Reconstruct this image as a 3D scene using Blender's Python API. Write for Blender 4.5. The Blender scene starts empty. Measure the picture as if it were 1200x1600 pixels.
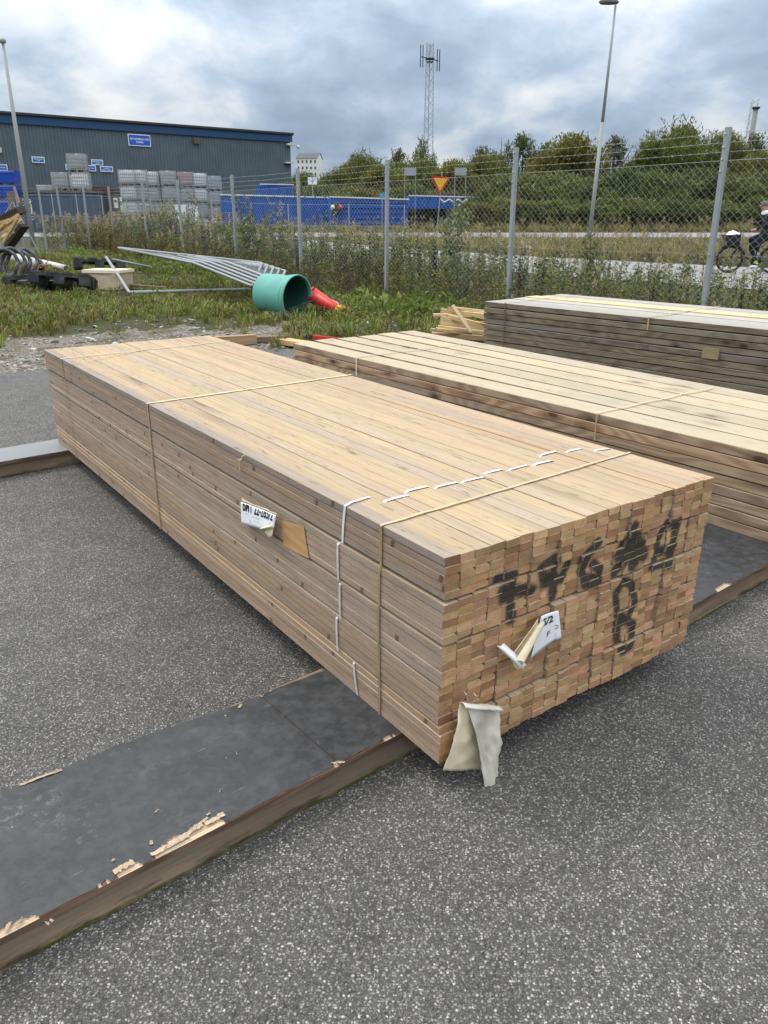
import bpy, bmesh, math, random
import numpy as np
from mathutils import Vector, Matrix, Euler, noise as mnoise

rng = np.random.default_rng(11)
random.seed(11)
SC = bpy.context.scene
COL = SC.collection
R = math.radians

# ------------------------------------------------------------------ camera
CAM_Z, PITCH, FPX = 1.407, R(20.7), 1212.0
cam_data = bpy.data.cameras.new('camera')
cam = bpy.data.objects.new('camera', cam_data)
COL.objects.link(cam)
cam.location = (0, 0, CAM_Z)
cam.rotation_euler = (math.pi / 2 - PITCH, 0, 0)
cam_data.sensor_fit = 'HORIZONTAL'
cam_data.sensor_width = 36.0
cam_data.lens = 36.0 * FPX / 1200.0
cam_data.clip_start = 0.05
cam_data.clip_end = 3000
SC.camera = cam

# ------------------------------------------------------------------ sky, sun, exposure
SUN_EL, SUN_AZ = R(56), R(-62)          # azimuth measured from +Y towards +X
w = bpy.data.worlds.new('World')
SC.world = w
w.use_nodes = True
wt = w.node_tree
wt.nodes.clear()


def wn(t, **kw):
    n = wt.nodes.new(t)
    for k, v in kw.items():
        setattr(n, k, v)
    return n


def wl(a, b):
    wt.links.new(a, b)


def wmath(op, a, b=None, clamp=False):
    n = wn('ShaderNodeMath', operation=op, use_clamp=clamp)
    for i, v in enumerate((a, b)):
        if v is None:
            continue
        if isinstance(v, (int, float)):
            n.inputs[i].default_value = v
        else:
            wl(v, n.inputs[i])
    return n.outputs[0]


sky = wn('ShaderNodeTexSky', sky_type='NISHITA', sun_disc=False)
sky.sun_elevation = SUN_EL
sky.sun_rotation = SUN_AZ
sky.air_density = 1.2
sky.dust_density = 2.0
bg_sky = wn('ShaderNodeBackground')
bg_sky.inputs['Strength'].default_value = 0.11
wl(sky.outputs[0], bg_sky.inputs['Color'])

tc = wn('ShaderNodeTexCoord')
sep = wn('ShaderNodeSeparateXYZ')
wl(tc.outputs['Generated'], sep.inputs[0])
zc = wmath('MAXIMUM', sep.outputs[2], 0.0)
den = wmath('ADD', zc, 0.42)
px = wmath('DIVIDE', sep.outputs[0], den)
py = wmath('DIVIDE', sep.outputs[1], den)
cmb = wn('ShaderNodeCombineXYZ')
wl(px, cmb.inputs[0])
wl(py, cmb.inputs[1])


def cloud_noise(scale, detail, rough, off, dist=0.0):
    m = wn('ShaderNodeMapping')
    m.inputs['Location'].default_value = off
    wl(cmb.outputs[0], m.inputs[0])
    n = wn('ShaderNodeTexNoise')
    n.inputs['Scale'].default_value = scale
    n.inputs['Detail'].default_value = detail
    n.inputs['Roughness'].default_value = rough
    n.inputs['Distortion'].default_value = dist
    wl(m.outputs[0], n.inputs['Vector'])
    return n.outputs[0]


OFF_BIG, OFF_MID = (4.81, 8.3, 0.4), (3.4, 15.9, 2.2)
n_big = cloud_noise(1.6, 2, 0.5, OFF_BIG, 0.2)
n_mid = cloud_noise(5.2, 7, 0.56, OFF_MID, 0.2)
shape = wmath('ADD', wmath('MULTIPLY', n_big, 0.62), wmath('MULTIPLY', n_mid, 0.46))
ramp = wn('ShaderNodeValToRGB')
e = ramp.color_ramp.elements
e[0].position, e[0].color = 0.40, (0.27, 0.345, 0.455, 1)
e[1].position, e[1].color = 0.78, (0.98, 0.97, 0.94, 1)
for pos, c in ((0.46, (0.315, 0.405, 0.53, 1)), (0.52, (0.39, 0.485, 0.61, 1)), (0.565, (0.48, 0.575, 0.69, 1)),
               (0.61, (0.62, 0.68, 0.75, 1)), (0.67, (0.77, 0.80, 0.82, 1))):
    el = e.new(pos)
    el.color = c
wl(shape, ramp.inputs[0])
# an overcast sky is brighter overhead than at the horizon (CIE overcast law)
grad = wmath('ADD', wmath('MULTIPLY', zc, 3.4), 0.72)
bg_cloud = wn('ShaderNodeBackground')
hi = wn('ShaderNodeMapRange', interpolation_type='SMOOTHSTEP')
hi.inputs['From Min'].default_value = 0.10
hi.inputs['From Max'].default_value = 0.60
hi.inputs['To Max'].default_value = 0.6
wl(zc, hi.inputs[0])
des = wn('ShaderNodeHueSaturation')
wl(ramp.outputs[0], des.inputs['Color'])
wl(wmath('SUBTRACT', 1.0, hi.outputs[0]), des.inputs['Saturation'])
wl(des.outputs[0], bg_cloud.inputs['Color'])
wl(grad, bg_cloud.inputs['Strength'])
cover = wn('ShaderNodeMapRange')
cover.inputs['From Min'].default_value = 0.34
cover.inputs['From Max'].default_value = 0.46
cover.inputs['To Min'].default_value = 0.75
wl(shape, cover.inputs[0])
mixs = wn('ShaderNodeMixShader')
wl(cover.outputs[0], mixs.inputs[0])
wl(bg_sky.outputs[0], mixs.inputs[1])
wl(bg_cloud.outputs[0], mixs.inputs[2])
wo = wn('ShaderNodeOutputWorld')
wl(mixs.outputs[0], wo.inputs[0])

sun_data = bpy.data.lights.new('sun', 'SUN')
sun_data.energy = 1.5
sun_data.angle = R(16)
sun_data.color = (1.0, 0.92, 0.80)
sun = bpy.data.objects.new('sun', sun_data)
COL.objects.link(sun)
sd = Vector((math.sin(SUN_AZ) * math.cos(SUN_EL), math.cos(SUN_AZ) * math.cos(SUN_EL), math.sin(SUN_EL)))
sun.rotation_euler = sd.to_track_quat('Z', 'Y').to_euler()

SC.view_settings.view_transform = 'Standard'
SC.view_settings.look = 'None'
SC.view_settings.exposure = 0.0
SC.view_settings.gamma = 1.0
SC.view_settings.use_curve_mapping = False


SC.cycles.max_bounces = 5
SC.cycles.diffuse_bounces = 3
SC.cycles.glossy_bounces = 2
SC.cycles.transmission_bounces = 2
SC.cycles.caustics_reflective = False
SC.cycles.caustics_refractive = False


# ------------------------------------------------------------------ survey helpers: photo point -> place in the yard
def sstep(a, b, x):
    t = np.clip((x - a) / (b - a), 0, 1)
    return t * t * (3 - 2 * t)


def tz(x, y):
    m = sstep(13, 24, y) * sstep(-1.5, -8, x)
    return 0.6 * sstep(30, 65, y) * (1 - m) + (0.30 + 0.3 * sstep(40, 65, y)) * m


def ray(x, y):
    u, v = (x - 600) / FPX, (800 - y) / FPX
    c, s = math.cos(PITCH), math.sin(PITCH)
    return np.array([u, v * s + c, v * c - s])


def PZ(x, y, z):
    r = ray(x, y)
    t = (z - CAM_Z) / r[2]
    return Vector((r[0] * t, r[1] * t, z))


def PY(x, y, Y):
    r = ray(x, y)
    t = Y / r[1]
    return Vector((r[0] * t, Y, CAM_Z + r[2] * t))


def G(x, y, lift=0.0):
    r = ray(x, y)
    prev = 0.5
    for Y in np.arange(0.6, 160, 0.1):
        p = r * (Y / r[1])
        if CAM_Z + p[2] <= float(tz(p[0], p[1])) + lift:
            return Vector((p[0], p[1], float(tz(p[0], p[1])) + lift))
    p = r * (160 / r[1])
    return Vector((p[0], p[1], float(tz(p[0], p[1])) + lift))


def gp(x, y, lift=0.0):
    return Vector((x, y, float(tz(x, y)) + lift))


# ------------------------------------------------------------------ mesh builder
class MB:
    def __init__(s):
        s.v, s.f, s.m = [], [], []

    def add(s, vs, fs, mi=0):
        o = len(s.v)
        s.v += [tuple(v) for v in vs]
        s.f += [tuple(i + o for i in f) for f in fs]
        s.m += [mi] * len(fs) if isinstance(mi, int) else list(mi)
        return s

    def box(s, c, d, mi=0, M=None, ch=0.0):
        """box centred c, size d; ch chamfers every edge parallel to the longest side"""
        hx, hy, hz = d[0] / 2, d[1] / 2, d[2] / 2
        vs = [Vector((x * hx, y * hy, z * hz)) for z in (-1, 1) for y in (-1, 1) for x in (-1, 1)]
        if M is not None:
            vs = [M @ v for v in vs]
        vs = [v + Vector(c) for v in vs]
        fs = [(0, 2, 3, 1), (4, 5, 7, 6), (0, 1, 5, 4), (2, 6, 7, 3), (0, 4, 6, 2), (1, 3, 7, 5)]
        return s.add(vs, fs, mi)

    def beam(s, a, b, wd, ht, mi=0, up=(0, 0, 1)):
        a, b = Vector(a), Vector(b)
        d = b - a
        L = d.length
        y = d.normalized()
        u = Vector(up)
        x = y.cross(u)
        if x.length < 1e-4:
            x = y.cross(Vector((1, 0, 0)))
        x.normalize()
        z = x.cross(y)
        M = Matrix((x, y, z)).transposed()
        return s.box((a + b) / 2, (wd, L, ht), mi, M)

    def tube(s, pts, r, n=8, mi=0, cap=True, closed=False):
        pts = [Vector(p) for p in pts]
        k = len(pts)
        rs = r if isinstance(r, (list, tuple)) else [r] * k
        base = len(s.v)
        prevx = None
        for i, p in enumerate(pts):
            if closed:
                t = pts[(i + 1) % k] - pts[i - 1]
            else:
                t = pts[min(i + 1, k - 1)] - pts[max(i - 1, 0)]
            t.normalize()
            if prevx is None:
                x = t.orthogonal().normalized()
            else:
                x = (prevx - t * prevx.dot(t))
                if x.length < 1e-5:
                    x = t.orthogonal()
                x.normalize()
            prevx = x
            y = t.cross(x)
            for j in range(n):
                a = 2 * math.pi * j / n
                s.v.append(tuple(p + (x * math.cos(a) + y * math.sin(a)) * rs[i]))
        m = k if closed else k - 1
        for i in range(m):
            i2 = (i + 1) % k
            for j in range(n):
                j2 = (j + 1) % n
                s.f.append((base + i * n + j, base + i * n + j2, base + i2 * n + j2, base + i2 * n + j))
                s.m.append(mi)
        if cap and not closed:
            s.f.append(tuple(base + j for j in range(n))[::-1])
            s.f.append(tuple(base + (k - 1) * n + j for j in range(n)))
            s.m += [mi, mi]
        return s

    def lathe(s, prof, n=24, mi=0, M=None, arc=2 * math.pi):
        base = len(s.v)
        full = abs(arc - 2 * math.pi) < 1e-6
        cnt = n if full else n + 1
        for (r, z) in prof:
            for j in range(cnt):
                a = arc * j / n
                v = Vector((r * math.cos(a), r * math.sin(a), z))
                s.v.append(tuple(M @ v if M is not None else v))
        for i in range(len(prof) - 1):
            for j in range(n):
                j2 = (j + 1) % cnt
                s.f.append((base + i * cnt + j, base + i * cnt + j2, base + (i + 1) * cnt + j2, base + (i + 1) * cnt + j))
                s.m.append(mi)
        return s

    def grid(s, fn, nu, nv, mi=0):
        base = len(s.v)
        for i in range(nu + 1):
            for j in range(nv + 1):
                s.v.append(tuple(fn(i / nu, j / nv)))
        for i in range(nu):
            for j in range(nv):
                a = base + i * (nv + 1) + j
                s.f.append((a, a + nv + 1, a + nv + 2, a + 1))
                s.m.append(mi)
        return s

    def mesh(s, name, mats, smooth=False):
        me = bpy.data.meshes.new(name)
        me.from_pydata(s.v, [], s.f)
        for m in (mats if isinstance(mats, (list, tuple)) else [mats]):
            me.materials.append(m)
        me.polygons.foreach_set('material_index', s.m)
        if smooth:
            me.polygons.foreach_set('use_smooth', [True] * len(s.f))
        me.update()
        return me

    def build(s, name, mats, parent=None, smooth=False):
        return link(name, s.mesh(name, mats, smooth), parent)


def link(name, me, parent=None):
    o = bpy.data.objects.new(name, me)
    COL.objects.link(o)
    if parent is not None:
        o.parent = parent
    return o


def np_mesh(name, V, F4, mats, MI=None, smooth=False):
    """fast quad mesh from arrays"""
    me = bpy.data.meshes.new(name)
    n, k = len(V), len(F4)
    me.vertices.add(n)
    me.vertices.foreach_set('co', np.asarray(V, np.float32).ravel())
    me.loops.add(k * 4)
    me.loops.foreach_set('vertex_index', np.asarray(F4, np.int32).ravel())
    me.polygons.add(k)
    me.polygons.foreach_set('loop_start', np.arange(0, k * 4, 4, dtype=np.int32))
    me.polygons.foreach_set('loop_total', np.full(k, 4, np.int32))
    for m in (mats if isinstance(mats, (list, tuple)) else [mats]):
        me.materials.append(m)
    if MI is not None:
        me.polygons.foreach_set('material_index', np.asarray(MI, np.int32))
    if smooth:
        me.polygons.foreach_set('use_smooth', np.ones(k, bool))
    me.update(calc_edges=True)
    me.validate()
    return me


def tag(o, label, cat, group=None):
    o['label'] = label
    o['category'] = cat
    if group:
        o['group'] = group
    return o


def struct(o):
    o['kind'] = 'structure'
    return o


def stuff(o, label=None, cat=None):
    o['kind'] = 'stuff'
    if label:
        tag(o, label, cat)
    return o


def thing(name, label, cat, loc=(0, 0, 0), rz=0.0, group=None):
    o = bpy.data.objects.new(name, None)
    o.empty_display_size = 0.1
    COL.objects.link(o)
    o.location = loc
    o.rotation_euler = (0, 0, rz)
    return tag(o, label, cat, group)


def copy_tree(o, parent=None):
    c = o.copy()
    COL.objects.link(c)
    c.parent = parent
    for ch in list(o.children):
        copy_tree(ch, c)
    return c


ORD = ['first', 'second', 'third', 'fourth', 'fifth', 'sixth', 'seventh', 'eighth', 'ninth', 'tenth', 'eleventh', 'twelfth', 'lowest']


def text_mesh(txt, size, bold=0.0, align='CENTER'):
    cu = bpy.data.curves.new('t', 'FONT')
    cu.body = txt
    cu.size = size
    cu.align_x = align
    cu.align_y = 'CENTER'
    cu.offset = bold
    cu.resolution_u = 3
    o = bpy.data.objects.new('t', cu)
    COL.objects.link(o)
    dg = bpy.context.evaluated_depsgraph_get()
    me = bpy.data.meshes.new_from_object(o.evaluated_get(dg))
    bpy.data.objects.remove(o)
    bpy.data.curves.remove(cu)
    return me
# ------------------------------------------------------------------ materials
class NT:
    def __init__(s, name, rough=0.8, spec=0.3):
        s.mat = bpy.data.materials.new(name)
        s.mat.use_nodes = True
        s.t = s.mat.node_tree
        s.b = s.t.nodes['Principled BSDF']
        s.b.inputs['Roughness'].default_value = rough
        s.b.inputs['Specular IOR Level'].default_value = spec
        s._tc = None

    def n(s, typ, **kw):
        nd = s.t.nodes.new(typ)
        for k, v in kw.items():
            setattr(nd, k, v)
        return nd

    def l(s, a, b):
        s.t.links.new(a, b)

    def put(s, sock, v):
        if isinstance(v, bpy.types.NodeSocket):
            s.l(v, sock)
        elif isinstance(v, tuple) and len(v) == 3 and sock.type == 'RGBA':
            sock.default_value = (*v, 1)
        else:
            sock.default_value = v

    def obj(s, o=None):
        nd = s.n('ShaderNodeTexCoord')
        if o is not None:
            nd.object = o
        return nd.outputs['Object']

    def pos(s):
        return s.n('ShaderNodeNewGeometry').outputs['Position']

    def rnd(s):
        a = s.n('ShaderNodeObjectInfo').outputs['Random']
        b = s.n('ShaderNodeNewGeometry').outputs['Random Per Island']
        return s.math('FRACT', s.math('ADD', a, b))

    def math(s, op, a, b=None, c=None, clamp=False):
        nd = s.n('ShaderNodeMath', operation=op, use_clamp=clamp)
        for i, v in enumerate((a, b, c)):
            if v is not None:
                s.put(nd.inputs[i], v)
        return nd.outputs[0]

    def vmath(s, op, a, b=None, scale=None):
        nd = s.n('ShaderNodeVectorMath', operation=op)
        s.put(nd.inputs[0], a)
        if b is not None:
            s.put(nd.inputs[1], b)
        if scale is not None:
            s.put(nd.inputs['Scale'], scale)
        return nd.outputs['Value'] if op in ('DOT_PRODUCT', 'LENGTH', 'DISTANCE') else nd.outputs[0]

    def map(s, vec, scale=(1, 1, 1), loc=(0, 0, 0), rot=(0, 0, 0)):
        nd = s.n('ShaderNodeMapping')
        s.put(nd.inputs[0], vec)
        nd.inputs['Scale'].default_value = scale
        nd.inputs['Location'].default_value = loc
        nd.inputs['Rotation'].default_value = rot
        return nd.outputs[0]

    def noise(s, vec, scale=1, detail=4, rough=0.55, dist=0.0, col=False):
        nd = s.n('ShaderNodeTexNoise')
        s.put(nd.inputs['Vector'], vec)
        nd.inputs['Scale'].default_value = scale
        nd.inputs['Detail'].default_value = detail
        nd.inputs['Roughness'].default_value = rough
        nd.inputs['Distortion'].default_value = dist
        return nd.outputs['Color' if col else 0]

    def voro(s, vec, scale=1, feature='F1', out='Distance', rand=1.0):
        nd = s.n('ShaderNodeTexVoronoi', feature=feature)
        s.put(nd.inputs['Vector'], vec)
        nd.inputs['Scale'].default_value = scale
        nd.inputs['Randomness'].default_value = rand
        return nd.outputs[out]

    def wave(s, vec, scale, dist=0, detail=2, dscale=1, typ='BANDS', dire='X', prof='SIN'):
        nd = s.n('ShaderNodeTexWave', wave_type=typ, wave_profile=prof)
        if typ == 'BANDS':
            nd.bands_direction = dire
        else:
            nd.rings_direction = dire
        s.put(nd.inputs['Vector'], vec)
        nd.inputs['Scale'].default_value = scale
        nd.inputs['Distortion'].default_value = dist
        nd.inputs['Detail'].default_value = detail
        nd.inputs['Detail Scale'].default_value = dscale
        return nd.outputs['Fac']

    def mr(s, v, a, b, c=0.0, d=1.0, smooth=False):
        nd = s.n('ShaderNodeMapRange', interpolation_type='SMOOTHSTEP' if smooth else 'LINEAR')
        s.put(nd.inputs[0], v)
        for i, x in enumerate((a, b, c, d)):
            nd.inputs[i + 1].default_value = x
        return nd.outputs[0]

    def mix(s, f, a, b, mode='MIX'):
        nd = s.n('ShaderNodeMix', data_type='RGBA', blend_type=mode)
        s.put(nd.inputs['Factor'], f)
        s.put(nd.inputs[6], a)
        s.put(nd.inputs[7], b)
        return nd.outputs[2]

    def ramp(s, f, stops):
        nd = s.n('ShaderNodeValToRGB')
        s.put(nd.inputs[0], f)
        e = nd.color_ramp.elements
        e[0].position, e[0].color = stops[0][0], (*stops[0][1], 1)
        e[1].position, e[1].color = stops[-1][0], (*stops[-1][1], 1)
        for p, c in stops[1:-1]:
            e.new(p).color = (*c, 1)
        return nd.outputs[0]

    def hsv(s, col, h=0.5, sat=1.0, val=1.0):
        nd = s.n('ShaderNodeHueSaturation')
        s.put(nd.inputs['Hue'], h)
        s.put(nd.inputs['Saturation'], sat)
        s.put(nd.inputs['Value'], val)
        s.put(nd.inputs['Color'], col)
        return nd.outputs[0]

    def bump(s, h, strength=0.3, dist=0.01):
        nd = s.n('ShaderNodeBump')
        s.put(nd.inputs['Height'], h)
        nd.inputs['Strength'].default_value = strength
        nd.inputs['Distance'].default_value = dist
        s.l(nd.outputs[0], s.b.inputs['Normal'])

    def out(s, col=None, rough=None, metal=None):
        if col is not None:
            s.put(s.b.inputs['Base Color'], col)
        if rough is not None:
            s.put(s.b.inputs['Roughness'], rough)
        if metal is not None:
            s.put(s.b.inputs['Metallic'], metal)
        return s.mat


def plain(name, col, rough=0.7, var=0.12, scale=6.0, metal=0.0, bump=0.0, spec=0.3, dirt=None):
    m = NT(name, rough, spec)
    p = m.obj()
    f = m.noise(p, scale, 5, 0.6)
    c = m.mix(f, tuple(max(0, x * (1 - var * 1.6)) for x in col), tuple(min(1, x * (1 + var * 1.3)) for x in col))
    c = m.hsv(c, 0.5, 1.0, m.mr(m.rnd(), 0, 1, 1 - var, 1 + var))
    if dirt:
        f2 = m.mr(m.noise(p, scale * 0.45, 7, 0.65), 0.5, 0.68)
        c = m.mix(m.math('MULTIPLY', f2, dirt[1]), c, dirt[0])
    if bump:
        m.bump(m.noise(p, scale * 6, 4), bump, 0.004)
    return m.out(c, m.mr(f, 0.3, 0.7, max(0.05, rough - 0.08), min(1, rough + 0.08)), metal)


def wood(name, light, dark, knot=(0.10, 0.055, 0.03), grey=None, grey_amt=0.0, ring=0.45, knot_gate=0.72, saw=0.0,
         knot_scale=(9, 2.2, 9), fib=0.35, bump=0.25, rough=0.75, patch=None, speck=0.0, vary=0.1, axis='Y', halo_amt=0.45, knot1d=0.0):
    """sawn softwood, grain along local Y"""
    m = NT(name, rough, 0.25)
    rr = m.rnd()
    info = m.n('ShaderNodeObjectInfo')
    off = m.n('ShaderNodeCombineXYZ')
    for i, k in enumerate((17.3, 41.7, 23.9)):
        m.put(off.inputs[i], m.math('MULTIPLY', rr, k))
    base = m.obj() if axis == 'Y' else m.map(m.obj(), (1, 1, 1), (0, 0, 0), (0, 0, R(90)))
    p = m.vmath('ADD', base, off.outputs[0])
    g1 = m.noise(m.map(p, (26, 0.9, 26)), 1, 3, 0.6, 0.4)
    g2 = m.noise(m.map(p, (210, 4.0, 210)), 1, 2, 0.6)
    warp = m.noise(m.map(p, (4, 0.8, 4)), 1, 2, 0.5)
    rings = m.wave(m.vmath('ADD', m.map(p, (1, 0.045, 1)), m.vmath('SCALE', (1, 0.2, 1), None, m.math('MULTIPLY', warp, 0.12))),
                   42, 3.5, 2, 1.2)
    f = m.math('ADD', m.math('MULTIPLY', g1, 1 - ring), m.math('MULTIPLY', rings, ring))
    c = m.mix(m.mr(f, 0.25, 0.85), light, dark)
    c = m.mix(m.mr(g2, 0.35, 0.75, 0, fib), c, tuple(x * 0.62 for x in dark))
    if grey:
        gm = m.mr(m.noise(m.map(p, (7, 0.5, 7)), 1, 4, 0.65), 0.62 - grey_amt * 0.4, 0.82 - grey_amt * 0.4)
        c = m.mix(m.math('MULTIPLY', gm, min(1, grey_amt + 0.25)), c, grey)
    vd = m.voro(m.map(p, knot_scale), 1, 'F1', 'Distance')
    vc = m.voro(m.map(p, knot_scale), 1, 'F1', 'Color')
    if knot1d:
        nd = m.n('ShaderNodeTexVoronoi', feature='F1', voronoi_dimensions='1D')
        sy = m.n('ShaderNodeSeparateXYZ')
        m.l(p, sy.inputs[0])
        m.put(nd.inputs['W'], m.math('MULTIPLY', m.math('ADD', sy.outputs[1], m.math('MULTIPLY', sy.outputs[2], 0.25)), knot1d))
        nd.inputs['Scale'].default_value = 1
        vd, vc = nd.outputs['Distance'], nd.outputs['Color']
    scn = m.n('ShaderNodeSeparateColor')
    m.l(vc, scn.inputs[0])
    gate = m.math('GREATER_THAN', scn.outputs[0], knot_gate)
    k0, k1 = (0.04, 0.07) if knot1d else (0.14, 0.27)
    kn = m.mr(m.math('ADD', vd, m.math('MULTIPLY', g1, 0.03 if knot1d else 0.08)), k0, k1, 1, 0, True)
    halo = m.mr(vd, 0.15, 0.5, halo_amt, 0, True)
    c = m.mix(m.math('MULTIPLY', m.math('MAXIMUM', m.math('MULTIPLY', kn, 0.9), halo), gate), c, knot)
    if patch:
        pm = m.mr(m.noise(m.map(p, (3.0, 1.1, 3.0)), 1, 5, 0.6), 0.56, 0.70)
        c = m.mix(m.math('MULTIPLY', pm, patch[1]), c, patch[0])
    if speck:
        sm = m.mr(m.noise(m.map(p, (75, 9, 75)), 1, 3, 0.65), 0.60, 0.69)
        c = m.mix(m.math('MULTIPLY', sm, speck), c, tuple(x * 0.4 for x in dark))
    c = m.hsv(c, m.mr(rr, 0, 1, 0.5 - vary * 0.08, 0.5 + vary * 0.08), m.mr(m.math('FRACT', m.math('MULTIPLY', rr, 7.3)), 0, 1, 0.85, 1.1),
              m.mr(m.math('FRACT', m.math('MULTIPLY', rr, 3.7)), 0, 1, 1 - vary, 1 + vary))
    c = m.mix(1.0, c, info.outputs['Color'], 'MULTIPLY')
    h = m.math('MULTIPLY', g2, 0.7)
    if saw:
        sw = m.wave(m.map(m.obj(), (1, 1, 1), (0, 0, 0), (R(28), 0, 0)), 26, 2.2, 2, 3, 'BANDS', 'Y')
        tick = m.noise(m.map(m.obj(), (90, 130, 260)), 1, 2, 0.6)
        sw = m.math('ADD', m.math('MULTIPLY', sw, 0.22), m.math('MULTIPLY', tick, 0.8))
        h = m.math('ADD', h, m.math('MULTIPLY', tick, saw))
        c = m.mix(m.mr(sw, 0.40, 0.72, 0, 0.45), c, tuple(x * 0.55 for x in dark))
    m.bump(h, bump, 0.002)
    return m.out(c)


def end_grain(name, light, dark, stack=None, strokes=None, sat=1.0):
    """sawn ends: per-board colour, growth-ring arcs, half of some ends paler; optional sprayed marks"""
    m = NT(name, 0.85, 0.15)
    rr = m.rnd()
    info = m.n('ShaderNodeObjectInfo')
    off = m.n('ShaderNodeCombineXYZ')
    for i, k in enumerate((17.3, 1.7, 23.9)):
        m.put(off.inputs[i], m.math('MULTIPLY', rr, k))
    p = m.vmath('ADD', m.obj(), off.outputs[0])
    rg = m.wave(m.map(p, (1, 0.0, 1.3)), 55, 2.0, 2, 1.5, 'RINGS', 'Y')
    sawl = m.wave(m.map(p, (1, 0, 1), (0, 0, 0), (0, R(28), 0)), 90, 3, 2, 2, 'BANDS', 'X')
    fn = m.noise(m.map(p, (220, 220, 220)), 1, 4, 0.6)
    bn = m.noise(m.map(p, (30, 1, 30)), 1, 3, 0.6, 0.6)
    c = m.mix(m.mr(rr, 0, 1), dark, light)
    c = m.mix(m.math('MULTIPLY', m.mr(rg, 0.3, 0.8), 0.42), c, tuple(x * 0.55 for x in dark))
    c = m.mix(m.mr(sawl, 0.4, 0.9, 0, 0.16), c, tuple(min(1, x * 1.3) for x in light))
    c = m.mix(m.mr(bn, 0.35, 0.7, 0.45, 0), c, tuple(x * 0.5 for x in dark))
    c = m.mix(m.mr(fn, 0.4, 0.75, 0, 0.35), c, tuple(x * 0.6 for x in dark))
    c = m.hsv(c, m.mr(m.math('FRACT', m.math('MULTIPLY', rr, 5.1)), 0, 1, 0.487, 0.512), sat,
              m.mr(m.math('FRACT', m.math('MULTIPLY', rr, 9.7)), 0, 1, 0.70, 1.2))
    c = m.mix(1.0, c, info.outputs['Color'], 'MULTIPLY')
    if stack is not None and strokes:
        q = m.obj(stack)
        q = m.vmath('MULTIPLY', q, (1, 0, 1))
        jit = m.noise(q, 55, 3, 0.6)
        best = None
        for (x0, z0, x1, z1, wd) in strokes:
            a = (x0, 0, z0)
            ba = (x1 - x0, 0, z1 - z0)
            L2 = max(1e-6, ba[0] ** 2 + ba[2] ** 2)
            pa = m.vmath('SUBTRACT', q, a)
            hh = m.math('MULTIPLY', m.vmath('DOT_PRODUCT', pa, ba), 1 / L2, None, True)
            d = m.vmath('LENGTH', m.vmath('SUBTRACT', pa, m.vmath('SCALE', ba, None, hh)))
            d = m.math('DIVIDE', d, wd)
            best = d if best is None else m.math('MINIMUM', best, d)
        dd = m.math('ADD', best, m.mr(jit, 0.3, 0.7, -0.15, 0.15))
        mask = m.mr(dd, 0.65, 1.5, 0.96, 0.0, True)
        mask = m.math('MULTIPLY', mask, m.mr(m.noise(q, 300, 2, 0.6), 0.25, 0.5, 0.7, 1.0))
        c = m.mix(mask, c, (0.030, 0.034, 0.032))
    m.bump(m.math('ADD', m.math('MULTIPLY', fn, 0.6), m.math('MULTIPLY', sawl, 0.5)), 0.35, 0.002)
    return m.out(c)


def leaf_mat(name, cols, rough=0.6, trans=0.25):
    m = NT(name, rough, 0.25)
    r = m.n('ShaderNodeNewGeometry').outputs['Random Per Island']
    k = len(cols)
    c = m.ramp(r, [(i / max(1, k - 1), cc) for i, cc in enumerate(cols)])
    big = m.noise(m.pos(), 0.9, 3, 0.6)
    c = m.hsv(c, m.mr(m.n('ShaderNodeObjectInfo').outputs['Random'], 0, 1, 0.485, 0.512), 1.0, m.mr(big, 0.3, 0.7, 0.72, 1.25))
    m.out(c)
    tr = m.n('ShaderNodeBsdfTranslucent')
    m.put(tr.inputs['Color'], m.mix(1.0, c, (1.0, 1.0, 0.55), 'MULTIPLY'))
    mx = m.n('ShaderNodeMixShader')
    mx.inputs[0].default_value = trans
    m.l(m.b.outputs[0], mx.inputs[1])
    m.l(tr.outputs[0], mx.inputs[2])
    m.l(mx.outputs[0], m.t.nodes['Material Output'].inputs['Surface'])
    return m.mat


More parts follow.
